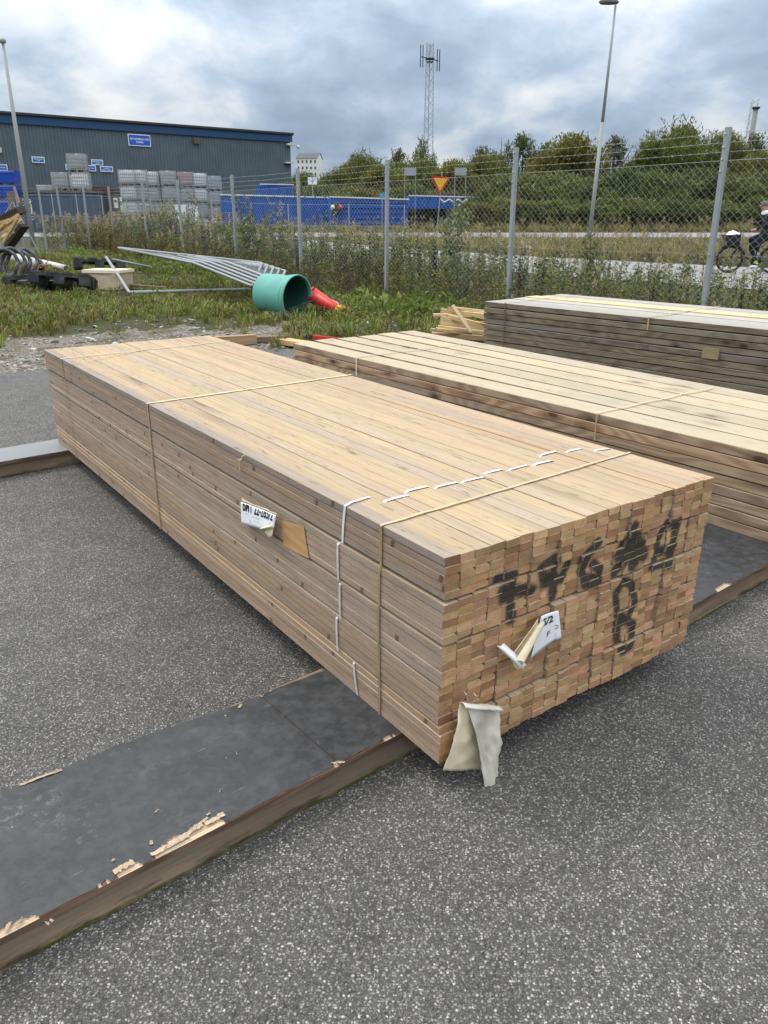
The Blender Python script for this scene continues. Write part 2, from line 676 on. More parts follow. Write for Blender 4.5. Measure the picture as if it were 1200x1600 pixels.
def asphalt_mat(name, dark, light, stones=150, tone=1.0, bumps=0.8):
    m = NT(name, 0.82, 0.35)
    p0 = m.pos()
    p = m.vmath('ADD', p0, m.vmath('SCALE', m.noise(p0, stones * 1.1, 2, 0.6, 0, True), None, 1.3 / stones))
    v1 = m.voro(p, stones, 'F1', 'Distance')
    c1 = m.voro(p, stones, 'F1', 'Color')
    v2 = m.voro(p, stones * 2.3, 'F1', 'Distance')
    c2 = m.voro(p, stones * 2.3, 'F1', 'Color')
    s1 = m.n('ShaderNodeSeparateColor')
    m.l(c1, s1.inputs[0])
    s2 = m.n('ShaderNodeSeparateColor')
    m.l(c2, s2.inputs[0])
    st = m.math('MULTIPLY', m.mr(v1, 0.36, 0.60, 1, 0), m.mr(s1.outputs[0], 0.02, 0.35))
    stc = m.ramp(s1.outputs[1], [(0.0, (0.065, 0.062, 0.057)), (0.35, (0.125, 0.12, 0.11)), (0.65, (0.20, 0.192, 0.176)), (0.86, (0.285, 0.273, 0.25)),
                                 (0.965, (0.42, 0.403, 0.37)), (1.0, (0.27, 0.175, 0.14))])
    f2 = m.math('MULTIPLY', m.mr(v2, 0.3, 0.5, 1, 0), m.mr(s2.outputs[0], 0.5, 1.0))
    c = m.mix(f2, dark, light)
    c = m.mix(st, c, stc)
    big = m.noise(p, 0.8, 4, 0.6)
    med = m.noise(p, 7, 3, 0.6)
    k = m.math('MULTIPLY', m.mr(big, 0.3, 0.7, 0.84, 1.18), m.mr(med, 0.3, 0.7, 0.86, 1.14))
    c = m.hsv(c, 0.5, 1.0, m.math('MULTIPLY', k, tone))
    h = m.math('ADD', m.mr(v1, 0.2, 0.6, 0.9, 0), m.math('MULTIPLY', m.noise(p, 90, 2), 0.7))
    m.bump(h, bumps, 0.004)
    return m.out(c, m.mr(s1.outputs[2], 0, 1, 0.62, 0.95))
# ------------------------------------------------------------------ ground, roads, yard surface
def ground_mat():
    m = NT('soil', 0.95, 0.1)
    p = m.pos()
    a = m.noise(p, 1.3, 6, 0.65)
    b = m.noise(p, 14, 5, 0.65)
    c = m.mix(m.mr(a, 0.35, 0.65), (0.075, 0.062, 0.045), (0.075, 0.095, 0.030))
    c = m.mix(m.mr(b, 0.45, 0.7, 0, 0.7), c, (0.030, 0.026, 0.017))
    m.bump(b, 0.8, 0.05)
    return m.out(c)


M_SOIL = ground_mat()
xs = np.concatenate([np.linspace(-900, -60, 12), np.linspace(-40, 40, 81), np.linspace(60, 900, 12)])
ys = np.concatenate([np.linspace(-200, -10, 6), np.linspace(-5, 90, 96), np.linspace(100, 1800, 16)])
gx, gy = np.meshgrid(xs, ys, indexing='ij')
gz = tz(gx, gy) - 0.012
V = np.stack([gx, gy, gz], -1).reshape(-1, 3)
ni, nj = len(xs), len(ys)
ii, jj = np.meshgrid(np.arange(ni - 1), np.arange(nj - 1), indexing='ij')
a0 = (ii * nj + jj).ravel()
F4 = np.stack([a0, a0 + nj, a0 + nj + 1, a0 + 1], -1)
struct(link('ground', np_mesh('ground', V, F4, M_SOIL, smooth=True)))

M_ASPH = asphalt_mat('asphalt', (0.042, 0.040, 0.036), (0.19, 0.181, 0.164), 165, 1.55, 1.1)
# yard asphalt: frayed far edge
edge = [(-40, -14), (-14, 1.0), (-8.0, 5.0), (-3.85, 7.40), (-3.44, 7.73), (-2.3, 8.35), (-1.3, 8.95), (-0.4, 9.2), (1.0, 9.1), (3.0, 7.9),
        (6.0, 4.5), (9.0, 0.6), (22, -16)]
pts = []
for i in range(len(edge) - 1):
    a, b = Vector(edge[i]), Vector(edge[i + 1])
    k = max(2, int((b - a).length / 0.07)) if (b - a).length < 9 else 6
    for t in range(k):
        q = a.lerp(b, t / k)
        n = mnoise.noise((q.x * 1.7, q.y * 1.7, 0.3)) * 0.10 + mnoise.noise((q.x * 9, q.y * 9, 0.9)) * 0.035
        pts.append((q.x + n * 0.5, q.y + n, 0))
mb = MB()
low = [(p[0], p[1] - 0.0 + 0.02, -0.03) for p in pts]
k = len(pts)
mb.add(pts + [(22, -30, 0), (-40, -30, 0)], [tuple(range(k + 2))[::-1]])
o = mb.build('yard_asphalt', M_ASPH)
bm = bmesh.new()
bm.from_mesh(o.data)
bmesh.ops.triangulate(bm, faces=bm.faces)
bm.normal_update()
if sum(f.normal.z for f in bm.faces) < 0:
    bmesh.ops.reverse_faces(bm, faces=bm.faces)
bm.to_mesh(o.data)
bm.free()
struct(o)

# fence line and its frame: d = metres outside the fence, s = along it
FA, FB = Vector((3.98, 9.98)), Vector((-9.03, 27.6))
FDIR = (FB - FA).normalized()
FNOR = Vector((-FDIR.y, FDIR.x)) * -1
if FNOR.y < 0:
    FNOR = -FNOR


def FS(s, d, lift=0.0):
    q = FA + FDIR * s + FNOR * d
    return gp(q.x, q.y, lift)


M_ROAD = asphalt_mat('road_asphalt', (0.20, 0.195, 0.19), (0.42, 0.41, 0.40), 60, 1.25, 0.3)
mb = MB()
mb.grid(lambda u, v: FS(-22 + 62 * u, 7.2 + 7.6 * v + 0.25 * mnoise.noise((u * 40, v, 1)), 0.012), 80, 10)
struct(mb.build('access_road', M_ROAD, smooth=True))
mb = MB()
mb.grid(lambda u, v: gp(-30 + 140 * u, 49.5 + 7 * v, 0.016), 90, 8)
struct(mb.build('road', M_ROAD, smooth=True))

# ------------------------------------------------------------------ plywood-topped bearers that carry the stacks
def ply_mat():
    m = NT('film_plywood', 0.55, 0.35)
    p = m.obj()
    a = m.noise(p, 3.2, 7, 0.68, 0.15)
    b = m.noise(p, 26, 6, 0.68, 0.2)
    c = m.mix(m.mr(a, 0.3, 0.7), (0.024, 0.025, 0.0265), (0.048, 0.050, 0.0525))
    c = m.mix(m.mr(b, 0.42, 0.66, 0, 0.28), c, (0.115, 0.118, 0.122))
    dust = m.mr(m.noise(p, 5.5, 8, 0.75), 0.58, 0.75, 0, 0.30)
    c = m.mix(dust, c, (0.22, 0.20, 0.17))
    sc = m.noise(m.map(p, (10, 150, 10), (0, 0, 0), (0, 0, R(35))), 1, 3, 0.5)
    c = m.mix(m.mr(sc, 0.70, 0.76, 0, 0.5), c, (0.26, 0.25, 0.235))
    sc2 = m.noise(m.map(p, (120, 7, 10), (3, 0, 0), (0, 0, R(-12))), 1, 3, 0.5)
    c = m.mix(m.mr(sc2, 0.71, 0.78, 0, 0.4), c, (0.016, 0.016, 0.017))
    scuff = m.math('MULTIPLY', m.mr(m.noise(p, 38, 5, 0.8), 0.54, 0.66), m.mr(m.noise(p, 2.4, 2, 0.5), 0.55, 0.68))
    c = m.mix(m.math('MULTIPLY', scuff, 0.5), c, (0.30, 0.285, 0.26))
    fleck = m.mr(m.voro(p, 22, 'F1', 'Distance'), 0.035, 0.05, 1, 0)
    s_ = m.n('ShaderNodeSeparateColor')
    m.l(m.voro(p, 22, 'F1', 'Color'), s_.inputs[0])
    c = m.mix(m.math('MULTIPLY', fleck, m.math('GREATER_THAN', s_.outputs[0], 0.80)), c, (0.55, 0.47, 0.36))
    wv = m.wave(m.map(p, (1, 1, 1)), 24, 2.2, 3, 2, 'BANDS', 'Y')
    m.bump(m.math('ADD', b, m.math('MULTIPLY', wv, 0.12)), 0.22, 0.004)
    return m.out(c, m.mr(b, 0.3, 0.7, 0.33, 0.62))


def bearer_side():
    m = NT('bearer_timber', 0.85, 0.2)
    p = m.obj()
    g = m.noise(m.map(p, (1.4, 40, 40)), 1, 6, 0.65, 0.4)
    g2 = m.noise(m.map(p, (0.8, 4, 4)), 1, 5, 0.6)
    sp = m.n('ShaderNodeSeparateXYZ')
    m.l(p, sp.inputs[0])
    c = m.ramp(g, [(0.25, (0.14, 0.098, 0.066)), (0.5, (0.29, 0.21, 0.14)), (0.75, (0.40, 0.30, 0.20))])
    c = m.mix(m.mr(g2, 0.45, 0.62, 0, 0.65), c, (0.13, 0.105, 0.080))
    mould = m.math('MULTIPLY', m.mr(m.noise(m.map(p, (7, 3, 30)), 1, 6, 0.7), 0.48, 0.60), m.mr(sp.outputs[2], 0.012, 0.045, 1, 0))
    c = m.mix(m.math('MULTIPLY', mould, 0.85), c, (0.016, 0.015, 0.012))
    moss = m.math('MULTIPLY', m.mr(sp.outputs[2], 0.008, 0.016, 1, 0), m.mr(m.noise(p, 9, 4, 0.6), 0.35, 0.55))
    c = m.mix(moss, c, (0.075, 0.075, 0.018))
    m.bump(g, 0.4, 0.006)
    return m.out(c)


M_PLY, M_BSIDE = ply_mat(), bearer_side()
M_TORN = wood('torn_veneer', (0.60, 0.48, 0.34), (0.36, 0.265, 0.17), knot_gate=2.0, fib=0.5, axis='X')
M_PLYEDGE = wood('plywood_edge', (0.20, 0.13, 0.085), (0.085, 0.05, 0.035), knot_gate=2.0, fib=0.5, axis='X')


def bearer(name, label, p0, ang, length, width, rag_seed, joints=(), chips=(), z=0.1, taper=0.0, film=None):
    """x along the bearer, y across (0 = side nearest the camera)"""
    t = thing(name, label, 'timber bearer', (p0[0], p0[1], 0.0), ang)
    rs = random.Random(rag_seed)
    th = 0.021
    # timber core: two long rails and a packing board, seen only from the side
    for (y0, y1) in ((0.010, 0.055), (width - 0.06, width - 0.012)):
        b = MB()
        n = max(8, int(length / 0.12))
        def fn(u, v, y0=y0, y1=y1):
            sec = [(y0, 0.0), (y0 - 0.002, 0.028), (y0, z - th - 0.001), (y1, z - th - 0.001), (y1, 0.0)]
            q = sec[int(round(v * 4))]
            return (u * length, q[0] + 0.003 * mnoise.noise((u * length * 3, q[1] * 20, rag_seed)), q[1] + 0.001)
        b.grid(fn, n, 4)
        b.add([(0, y0, 0.001), (0, y1, 0.001), (0, y1, z - th - 0.001), (0, y0, z - th - 0.001)], [(0, 3, 2, 1)])
        b.add([(length, y0, 0.001), (length, y1, 0.001), (length, y1, z - th - 0.001), (length, y0, z - th - 0.001)], [(0, 1, 2, 3)])
        b.build('side_rail', M_BSIDE, t)
    # plywood sheets with frayed long edges
    cuts = [0.0] + list(joints) + [length]
    for a, c in zip(cuts[:-1], cuts[1:]):
        b = MB()
        a2, c2 = a + 0.0003, c - 0.0003
        n = max(6, int((c - a) / 0.006)) if chips else max(6, int((c - a) / 0.03))
        ed = []
        for i in range(n + 1):
            x = a2 + (c2 - a2) * i / n
            f0 = 0.006 * mnoise.noise((x * 6, 0.5, rag_seed)) + 0.004 * mnoise.noise((x * 40, 1.5, rag_seed))
            f1 = 0.016 * mnoise.noise((x * 3, 5.5, rag_seed)) + 0.007 * mnoise.noise((x * 25, 8.5, rag_seed))
            for (cx, wd, dep) in chips:
                if abs(x - cx) < wd:
                    f0 += dep * min(1, 5 * (1 - abs(x - cx) / wd)) * (0.8 + 0.55 * mnoise.noise((math.floor(x * 45), 3, rag_seed)) + 0.3 * mnoise.noise((x * 160, 5, rag_seed)))
            ed.append((x, max(-0.002, f0), width + f1 - taper * (x - 1.33)))
        lift = 0.004 * (1 if a > 0 else 0)
        for i in range(n + 1):
            x, y0, y1 = ed[i]
            zz = z + lift * max(0, 1 - (x - a) / 0.5)
            b.v += [(x, y0, zz), (x, y1, zz), (x, y0 - 0.001, zz - 0.004), (x, -0.001, zz - 0.0045), (x, -0.001, zz - th), (x, y1 - 0.002, zz - th)]
        for i in range(n):
            k = i * 6
            b.f += [(k, k + 6, k + 7, k + 1), (k + 2, k + 8, k + 6, k), (k + 3, k + 9, k + 8, k + 2), (k + 4, k + 10, k + 9, k + 3), (k + 1, k + 7, k + 11, k + 5), (k + 5, k + 11, k + 10, k + 4)]
            tm = 1 if ed[i][1] > 0.007 else 2
            b.m += [0, tm, tm, 2, 2, 2]
        b.f += [(0, 1, 5, 4, 3, 2), tuple(n * 6 + i for i in (2, 3, 4, 5, 1, 0))]
        b.m += [2, 2]
        b.build('plywood_sheet', [film or M_PLY, M_TORN, M_PLYEDGE], t)
    return t


near = bearer('plywood_bearer', 'black plywood topped bearer running from lower left under the tan batten stack',
              (-1.66, 0.385), R(38.9), 2.62, 0.440, 3.3, joints=(1.985,), taper=0.07,
              chips=((1.575, 0.095, 0.030), (1.43, 0.030, 0.030), (1.375, 0.012, 0.012), (1.20, 0.045, 0.014), (1.98, 0.012, 0.008), (2.15, 0.03, 0.008)))
bearer('plywood_bearer', 'black plywood topped bearer at right under the yellow plank stack', (0.52, 2.013), R(39.6), 5.2, 0.60, 8.1, chips=((1.0, 0.05, 0.02),))
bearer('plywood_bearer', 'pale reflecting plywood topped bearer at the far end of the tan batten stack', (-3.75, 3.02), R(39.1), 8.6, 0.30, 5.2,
       film=plain('sky_sheen_plywood', (0.25, 0.255, 0.26), 0.4, 0.14, 7, dirt=((0.22, 0.21, 0.19), 0.5), spec=0.5))  # pale base colour stands in for the sky's grazing reflection; dirt on top

# peeled veneer slivers lying on and hanging off the near bearer
for (x, y, l, wd, a, cz_) in ((1.425, 0.016, 0.045, 0.020, 4, 0), (1.53, 0.012, 0.09, 0.016, 3, 0), (1.58, 0.020, 0.07, 0.014, 8, 0), (1.645, 0.022, 0.05, 0.018, 2, 0),
                             (1.61, 0.030, 0.05, 0.010, 14, 0), (1.255, -0.006, 0.05, 0.006, -70, -0.02), (1.375, 0.425, 0.10, 0.012, -4, 0), (2.0, 0.385, 0.04, 0.012, 4, 0),
                             (1.985, 0.004, 0.035, 0.008, -30, 0), (1.415, 0.048, 0.008, 0.008, 20, 0), (1.50, 0.044, 0.012, 0.010, 70, 0), (1.91, 0.38, 0.016, 0.010, 40, 0), (1.64, 0.045, 0.010, 0.008, 10, 0), (1.70, 0.10, 0.012, 0.003, 50, 0), (1.55, 0.13, 0.014, 0.003, 10, 0), (1.80, 0.2, 0.012, 0.003, 80, 0),
                             (1.21, 0.01, 0.02, 0.008, 30, 0), (1.19, 0.012, 0.02, 0.01, 50, 0)):
    mb = MB()
    mb.grid(lambda u, v: (x + math.cos(R(a)) * l * (u - 0.5) - math.sin(R(a)) * wd * (v - 0.5) * (0.75 + 0.5 * mnoise.noise((u * 9 + x * 31, v, 2))),
                          y + math.sin(R(a)) * l * (u - 0.5) + math.cos(R(a)) * wd * (v - 0.5) * (0.75 + 0.5 * mnoise.noise((u * 9 + x * 31, v, 7))),
                          0.1015 + cz_ * (1 if u < 0.75 else 0.1) + 0.007 * abs(mnoise.noise((u * 4 + x * 50, v * 2, y * 40)))), 11, 3)
    o = mb.build('torn_veneer', M_TORN, near)

# ------------------------------------------------------------------ main batten stack
YAW = R(35.5)
STACK_LABEL = 'tan softwood batten stack with sprayed black numerals on its end'
st = thing('batten_stack', STACK_LABEL, 'lumber stack', (0.144, 1.632, 0.1), YAW)
W1, L1, H1 = 1.056, 3.765, 0.573
EX = np.array([math.cos(YAW), math.sin(YAW), 0])
EY = np.array([-math.sin(YAW), math.cos(YAW), 0])
O1 = np.array([0.144, 1.632, 0.1])


def on_end(x, y):
    r = ray(x, y)
    c = np.array([0, 0, CAM_Z])
    t = np.dot(O1 - c, EY) / np.dot(r, EY)
    q = c + r * t - O1
    return float(np.dot(q, EX)), float(q[2])


def on_top(x, y, z=H1):
    q = np.array(PZ(x, y, z + 0.1)) - O1
    return float(np.dot(q, EX)), float(np.dot(q, EY))


def on_left(x, y):
    r = ray(x, y)
    c = np.array([0, 0, CAM_Z])
    t = np.dot(O1 - c, EX) / np.dot(r, EX)
    q = c + r * t - O1
    return float(np.dot(q, EY)), float(q[2])


MARKS = [  # sprayed strokes read off the photograph (zoom units), width in metres
    ([(300, 468), (362, 452), (352, 520), (348, 622)], 0.0163), ([(312, 512), (430, 508)], 0.0175), ([(318, 535), (350, 530)], 0.0200),
    ([(518, 382), (466, 424), (478, 478), (545, 466)], 0.0150), ([(520, 384), (516, 535)], 0.0175), ([(486, 468), (520, 470)], 0.0250), ([(545, 466), (580, 405)], 0.0112),
    ([(690, 322), (652, 362), (626, 430), (640, 484), (690, 482), (700, 430), (672, 405)], 0.0150), ([(640, 470), (690, 468)], 0.0200),
    ([(826, 256), (800, 310), (790, 400), (758, 442)], 0.0175), ([(828, 300), (856, 332), (826, 400)], 0.0250), ([(776, 370), (872, 365)], 0.0225), ([(800, 330), (850, 350)], 0.0225),
    ([(1002, 240), (962, 246), (930, 310), (908, 418)], 0.0137), ([(1002, 240), (984, 312), (962, 400)], 0.0187), ([(928, 360), (985, 338)], 0.0187), ([(905, 415), (962, 395)], 0.0150),
    ([(790, 470), (756, 522), (764, 600), (800, 628), (832, 560), (824, 490), (790, 470)], 0.0137),
    ([(800, 620), (766, 640), (762, 690), (778, 742), (812, 722), (828, 645), (800, 622)], 0.0150)]
strokes = []
for poly, wd in MARKS:
    q = [on_end(660 + x / 2.5, 720 + y / 2.5) for x, y in poly]
    for (x0, z0), (x1, z1) in zip(q[:-1], q[1:]):
        strokes.append((x0, z0, x1, z1, wd))

M_TOP = wood('batten_top', (0.52, 0.40, 0.266), (0.395, 0.285, 0.176), grey=(0.33, 0.28, 0.225), grey_amt=0.22, ring=0.30, knot=(0.20, 0.13, 0.08), knot_gate=0.90,
             patch=((0.33, 0.26, 0.185), 0.5), knot_scale=(9, 1.6, 9), speck=0.7, bump=0.35, vary=0.06, fib=0.5)
M_SIDE = wood('batten_side', (0.478, 0.36, 0.270), (0.346, 0.25, 0.18), knot=(0.11, 0.062, 0.036), grey=(0.32, 0.26, 0.205), grey_amt=0.35, ring=0.2, saw=1.1,
              knot_gate=0.80, knot1d=5.0, bump=0.7, speck=0.45, halo_amt=0.15, vary=0.07)
M_END = end_grain('batten_end', (0.71, 0.485, 0.31), (0.47, 0.285, 0.16), st, strokes, 1.12)
M_LIP = wood('batten_arris', (0.62, 0.47, 0.30), (0.42, 0.30, 0.20), knot_gate=2.0, fib=0.4)
M_LIPD = wood('batten_arris_dull', (0.30, 0.215, 0.15), (0.20, 0.14, 0.095), knot_gate=2.0, fib=0.4)


def board_mesh(name, wdt, thk, L, mats, ch=0.0012, seed=0, wane=False):
    """chamfered board, y from 0 to L; materials: 0 broad face, 1 narrow face, 2 end, 3 arris"""
    rs = random.Random(seed)
    x, z = wdt, thk
    c = [ch * rs.uniform(0.5, 1.6) for _ in range(4)]
    if wane:
        c[rs.choice((1, 2))] = thk * rs.uniform(0.35, 0.5)
    sec = [(c[0], 0), (x - c[1], 0), (x, c[1]), (x, z - c[2]), (x - c[2], z), (c[3], z), (0, z - c[3]), (0, c[0])]
    sx, sz = rs.uniform(-0.06, 0.06), rs.uniform(-0.12, 0.12)
    mb = MB()
    for k, y in enumerate((0, L)):
        for (a, b) in sec:
            mb.v.append((a, y + (sx * (a - x / 2) + sz * (b - z / 2)) * (1 if k == 0 else -1), b))
    mat = [0, 3, 1, 3, 0, 3, 1, 3]
    for j in range(8):
        j2 = (j + 1) % 8
        mb.f.append((j, j2, 8 + j2, 8 + j))
        mb.m.append(mat[j])
    mb.f += [tuple(range(8))[::-1], tuple(range(8, 16))]
    mb.m += [2, 2]
    # outward normals
    me = mb.mesh(name, mats)
    bm = bmesh.new()
    bm.from_mesh(me)
    bmesh.ops.recalc_face_normals(bm, faces=bm.faces)
    bm.to_mesh(me)
    bm.free()
    return me


NC, NR = 22, 25
PW = W1 / NC
T_ = 0.0208
variants = [board_mesh('batten', PW - 0.0010, T_, L1, [M_TOP, M_SIDE, M_END, M_LIP if i % 4 == 1 else M_LIPD], 0.0015, 100 + i, wane=(i in (5, 9))) for i in range(12)]
M_TOPLIP = wood('batten_top_arris', (0.36, 0.265, 0.17), (0.26, 0.18, 0.11), knot_gate=2.0, fib=0.4)
top_variants = [board_mesh('batten', PW - 0.0008, T_, L1, [M_TOP, M_SIDE, M_END, M_TOPLIP], 0.0010, 300 + i) for i in range(6)]
rs = random.Random(5)
pack_dx = [0.0, -0.006, -0.008, -0.006, -0.004]
pack_rot = [0.0, -0.0030, -0.0036, -0.0030, -0.0024]
pack_dy = [0.0, 0.004, 0.002, 0.006, 0.003]
items = []
for r in range(NR):            # r = 0 is the top row
    pk = r // 5
    z = H1 - (r + 1) * 0.0217 - pk * 0.0076
    for c in range(NC):
        bundle = random.Random(pk * 100 + c // 2)
        x = c * PW + pack_dx[pk] * (1 - c / NC * 0.9) + rs.uniform(-0.0006, 0.0006) + (0.002 * bundle.uniform(-1, 1) if c > 1 else 0)
        y = pack_dy[pk] + bundle.uniform(-0.006, 0.006) + rs.uniform(-0.0035, 0.0035)
        zz = z + rs.uniform(-0.0004, 0.0004)
        if r == 0:
            zz += 0.0012 * rs.uniform(-1, 1)
        front = 1.0 if (r == 0 or c == 0) else 0.0
        size = front * 100 + 10.0 / (1.0 + 0.35 * c) + (0.6 if r % 5 == 0 else 0)
        items.append((size, r, c, x, y, zz, rs.randrange(12), pack_rot[pk] + rs.uniform(-0.0003, 0.0003)))
items.sort(key=lambda t: -t[0])
for (sz, r, c, x, y, z, vi, rot) in items[:300]:
    if r == 0 and vi in (5, 9):
        vi = 2
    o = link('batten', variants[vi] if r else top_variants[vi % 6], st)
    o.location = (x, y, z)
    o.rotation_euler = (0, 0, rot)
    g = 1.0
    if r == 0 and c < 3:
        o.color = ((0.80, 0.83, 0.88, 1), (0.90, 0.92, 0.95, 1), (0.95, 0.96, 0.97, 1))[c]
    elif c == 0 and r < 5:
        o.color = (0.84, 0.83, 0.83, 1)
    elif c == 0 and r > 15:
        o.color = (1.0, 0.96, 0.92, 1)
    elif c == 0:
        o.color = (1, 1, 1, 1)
bm = bmesh.new()
for (sz, r, c, x, y, z, vi, rot) in items[300:]:
    n0 = len(bm.verts)
    f0 = len(bm.faces)
    bm.from_mesh(variants[vi])
    bm.verts.ensure_lookup_table()
    M = Matrix.Translation((x, y, z)) @ Matrix.Rotation(rot, 4, 'Z')
    for v in bm.verts[n0:]:
        v.co = M @ v.co
me = bpy.data.meshes.new('remaining_battens')
bm.to_mesh(me)
bm.free()
for mm in (M_TOP, M_SIDE, M_END, M_LIPD):
    me.materials.append(mm)
o = link('remaining_battens', me, st)
o['kind'] = 'stuff'

# straps -----------------------------------------------------------------
M_WSTRAP = plain('white_strap', (0.78, 0.78, 0.77), 0.35, 0.05, 20, spec=0.5)
M_TSTRAP = plain('tan_cord', (0.52, 0.34, 0.13), 0.6, 0.18, 30)
M_TSTRAP2 = plain('pale_cord', (0.74, 0.60, 0.39), 0.6, 0.16, 30)
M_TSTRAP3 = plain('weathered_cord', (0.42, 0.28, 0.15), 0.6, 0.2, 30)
M_WSTRAP2 = plain('grey_strap', (0.56, 0.54, 0.52), 0.45, 0.06, 20)


def ribbon(mb, pts, nrm, wd, th=0.0008, axis=Vector((0, 1, 0))):
    """flat band of width wd (along axis) following pts, nrm the outward direction at each point"""
    k = len(pts)
    b = len(mb.v)
    for p, n in zip(pts, nrm):
        p, n = Vector(p), Vector(n).normalized()
        for (a, h) in ((-0.5, 0), (0.5, 0), (0.5, 1), (-0.5, 1)):
            mb.v.append(tuple(p + axis * (a * wd) + n * (h * th)))
    for i in range(k - 1):
        o_ = b + i * 4
        for j in range(4):
            j2 = (j + 1) % 4
            mb.f.append((o_ + j, o_ + j2, o_ + 4 + j2, o_ + 4 + j))
            mb.m.append(0)
    mb.f += [(b, b + 3, b + 2, b + 1), (b + (k - 1) * 4, b + (k - 1) * 4 + 1, b + (k - 1) * 4 + 2, b + (k - 1) * 4 + 3)]
    mb.m += [0, 0]


def full_strap(y_left, y_right, wd, mat, z_end=0.0, wob=0.002):
    pts, nrm = [], []
    n = 22
    for i in range(n + 1):
        z = z_end + (H1 + 0.001 - z_end) * i / n
        pk = min(4, int((H1 - z) / 0.1154))
        pts.append((min(-0.002, pack_dx[pk] * (1 - y_left / L1) - 0.0015) - 0.0012, y_left + wob * mnoise.noise((z * 9, y_left, 1)) + 0.02 * (1 - z / H1) * math.sin(y_left * 7) * 0.3, z))
        nrm.append((-1, 0, 0))
    pts.append((-0.001, y_left, H1 + 0.0035))
    nrm.append((-1, 0, 1))
    m_ = 44
    for i in range(1, m_ + 1):
        u = i / m_
        pts.append((u * (W1 + 0.002), y_left + (y_right - y_left) * u + wob * mnoise.noise((u * 12, y_left, 4)), H1 + 0.0030 + 0.0010 * mnoise.noise((u * 20, y_left, 6))))
        nrm.append((0, 0, 1))
    for i in range(1, 8):
        pts.append((W1 + 0.004, y_right, H1 * (1 - i / 8)))
        nrm.append((1, 0, 0))
    mb = MB()
    ribbon(mb, pts, nrm, wd, 0.0009)
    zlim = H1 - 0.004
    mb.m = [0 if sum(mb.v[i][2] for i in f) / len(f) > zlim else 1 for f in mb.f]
    return mb.build('strap', [mat, M_TSTRAP3], st)


ya = on_top(597, 822)[1]
yb = on_top(965, 713)[1]
s1_ = full_strap(ya, yb, 0.0095, plain('tan_cord_top', (0.68, 0.52, 0.33), 0.6, 0.2, 30))
yc, yd = on_top(226, 632)[1], on_top(505, 592)[1]
full_strap(yc, yd, 0.013, M_TSTRAP2)
ye, yf = on_top(90, 562)[1], on_top(352, 534)[1]
full_strap(ye, yf, 0.009, M_TSTRAP2)
# loose string over the far end and a frayed knot on the edge
mb = MB()
P0, P1 = on_top(92, 572), on_top(235, 545)
mb.tube([(0.0, P0[1], H1 + 0.002), (0.03, P0[1] - 0.02, H1 + 0.012), (P1[0] * 0.6, (P0[1] + P1[1]) / 2 + 0.02, H1 + 0.005), (P1[0], P1[1], H1 + 0.004)], 0.0022, 5)
mb.build('loose_string', M_TSTRAP2, st)
mb = MB()
q = on_left(380, 716)
for dy, dz in ((0.05, -0.05), (0.02, -0.055), (-0.03, 0.02)):
    mb.tube([(-0.004, q[0], q[1]), (-0.012, q[0] + dy * 0.5, q[1] + dz * 0.3 + 0.006), (-0.006, q[0] + dy, q[1] + dz)], 0.0014, 4)
mb.build('loose_string', M_TSTRAP2, st)

# white bundle straps: short dashes on top, one run down each pack on the side
DASH = [((105, 285), (218, 255)), ((198, 242), (305, 217)), ((322, 225), (430, 200)), ((437, 202), (540, 178)), ((527, 168), (620, 145)), ((637, 150), (728, 127)),
        ((743, 128), (832, 107)), ((772, 87), (852, 68)), ((880, 73), (958, 57)), ((1002, 68), (1075, 57))]
for a, b in DASH:
    (x0, y0), (x1, y1) = on_top(560 + a[0] / 2.727, 680 + a[1] / 2.727), on_top(560 + b[0] / 2.727, 680 + b[1] / 2.727)
    mb = MB()
    n = 8
    pts = [(x0 + (x1 - x0) * i / n, y0 + (y1 - y0) * i / n, H1 + 0.0012 + 0.0012 * math.sin(math.pi * i / n) - (0.004 if i in (0, n) else 0)) for i in range(n + 1)]
    ribbon(mb, pts, [(0, 0, 1)] * (n + 1), 0.0105, 0.0006)
    mb.build('bundle_strap', M_WSTRAP, st)
SIDES = [((536, 848), (540, 790)), ((532, 905), (531, 850)), ((536, 966), (535, 912)), ((531, 1016), (529, 965)), ((561, 1085), (555, 1036))]
for i, (lo, hi) in enumerate(SIDES):
    a, b = on_left(*lo), on_left(*hi)
    mb = MB()
    xo = pack_dx[i] * (1 - a[0] / L1) - 0.001
    pts = [(xo - 0.001 - 0.0012 * math.sin(math.pi * k / 6), a[0] + (b[0] - a[0]) * k / 6, a[1] + (b[1] - a[1]) * k / 6) for k in range(7)]
    nrm = [(-1, 0, 0)] * 7
    if i == 0:
        e1 = on_top(578, 777)
        pts += [(-0.002, b[0], H1 + 0.004), (0.03, (b[0] + e1[1]) / 2, H1 + 0.005), (e1[0], e1[1], H1 + 0.002)]
        nrm += [(-1, 0, 1), (0, 0, 1), (0, 0, 1)]
    else:
        pts += [(xo + 0.004, b[0], b[1] + 0.004), (xo + 0.012, b[0], b[1] + 0.004)]
        nrm += [(-1, 0, 1), (0, 0, 1)]
    ribbon(mb, pts, nrm, 0.0095, 0.0006)
    mb.build('bundle_strap', M_WSTRAP if i == 0 else M_WSTRAP2, st)

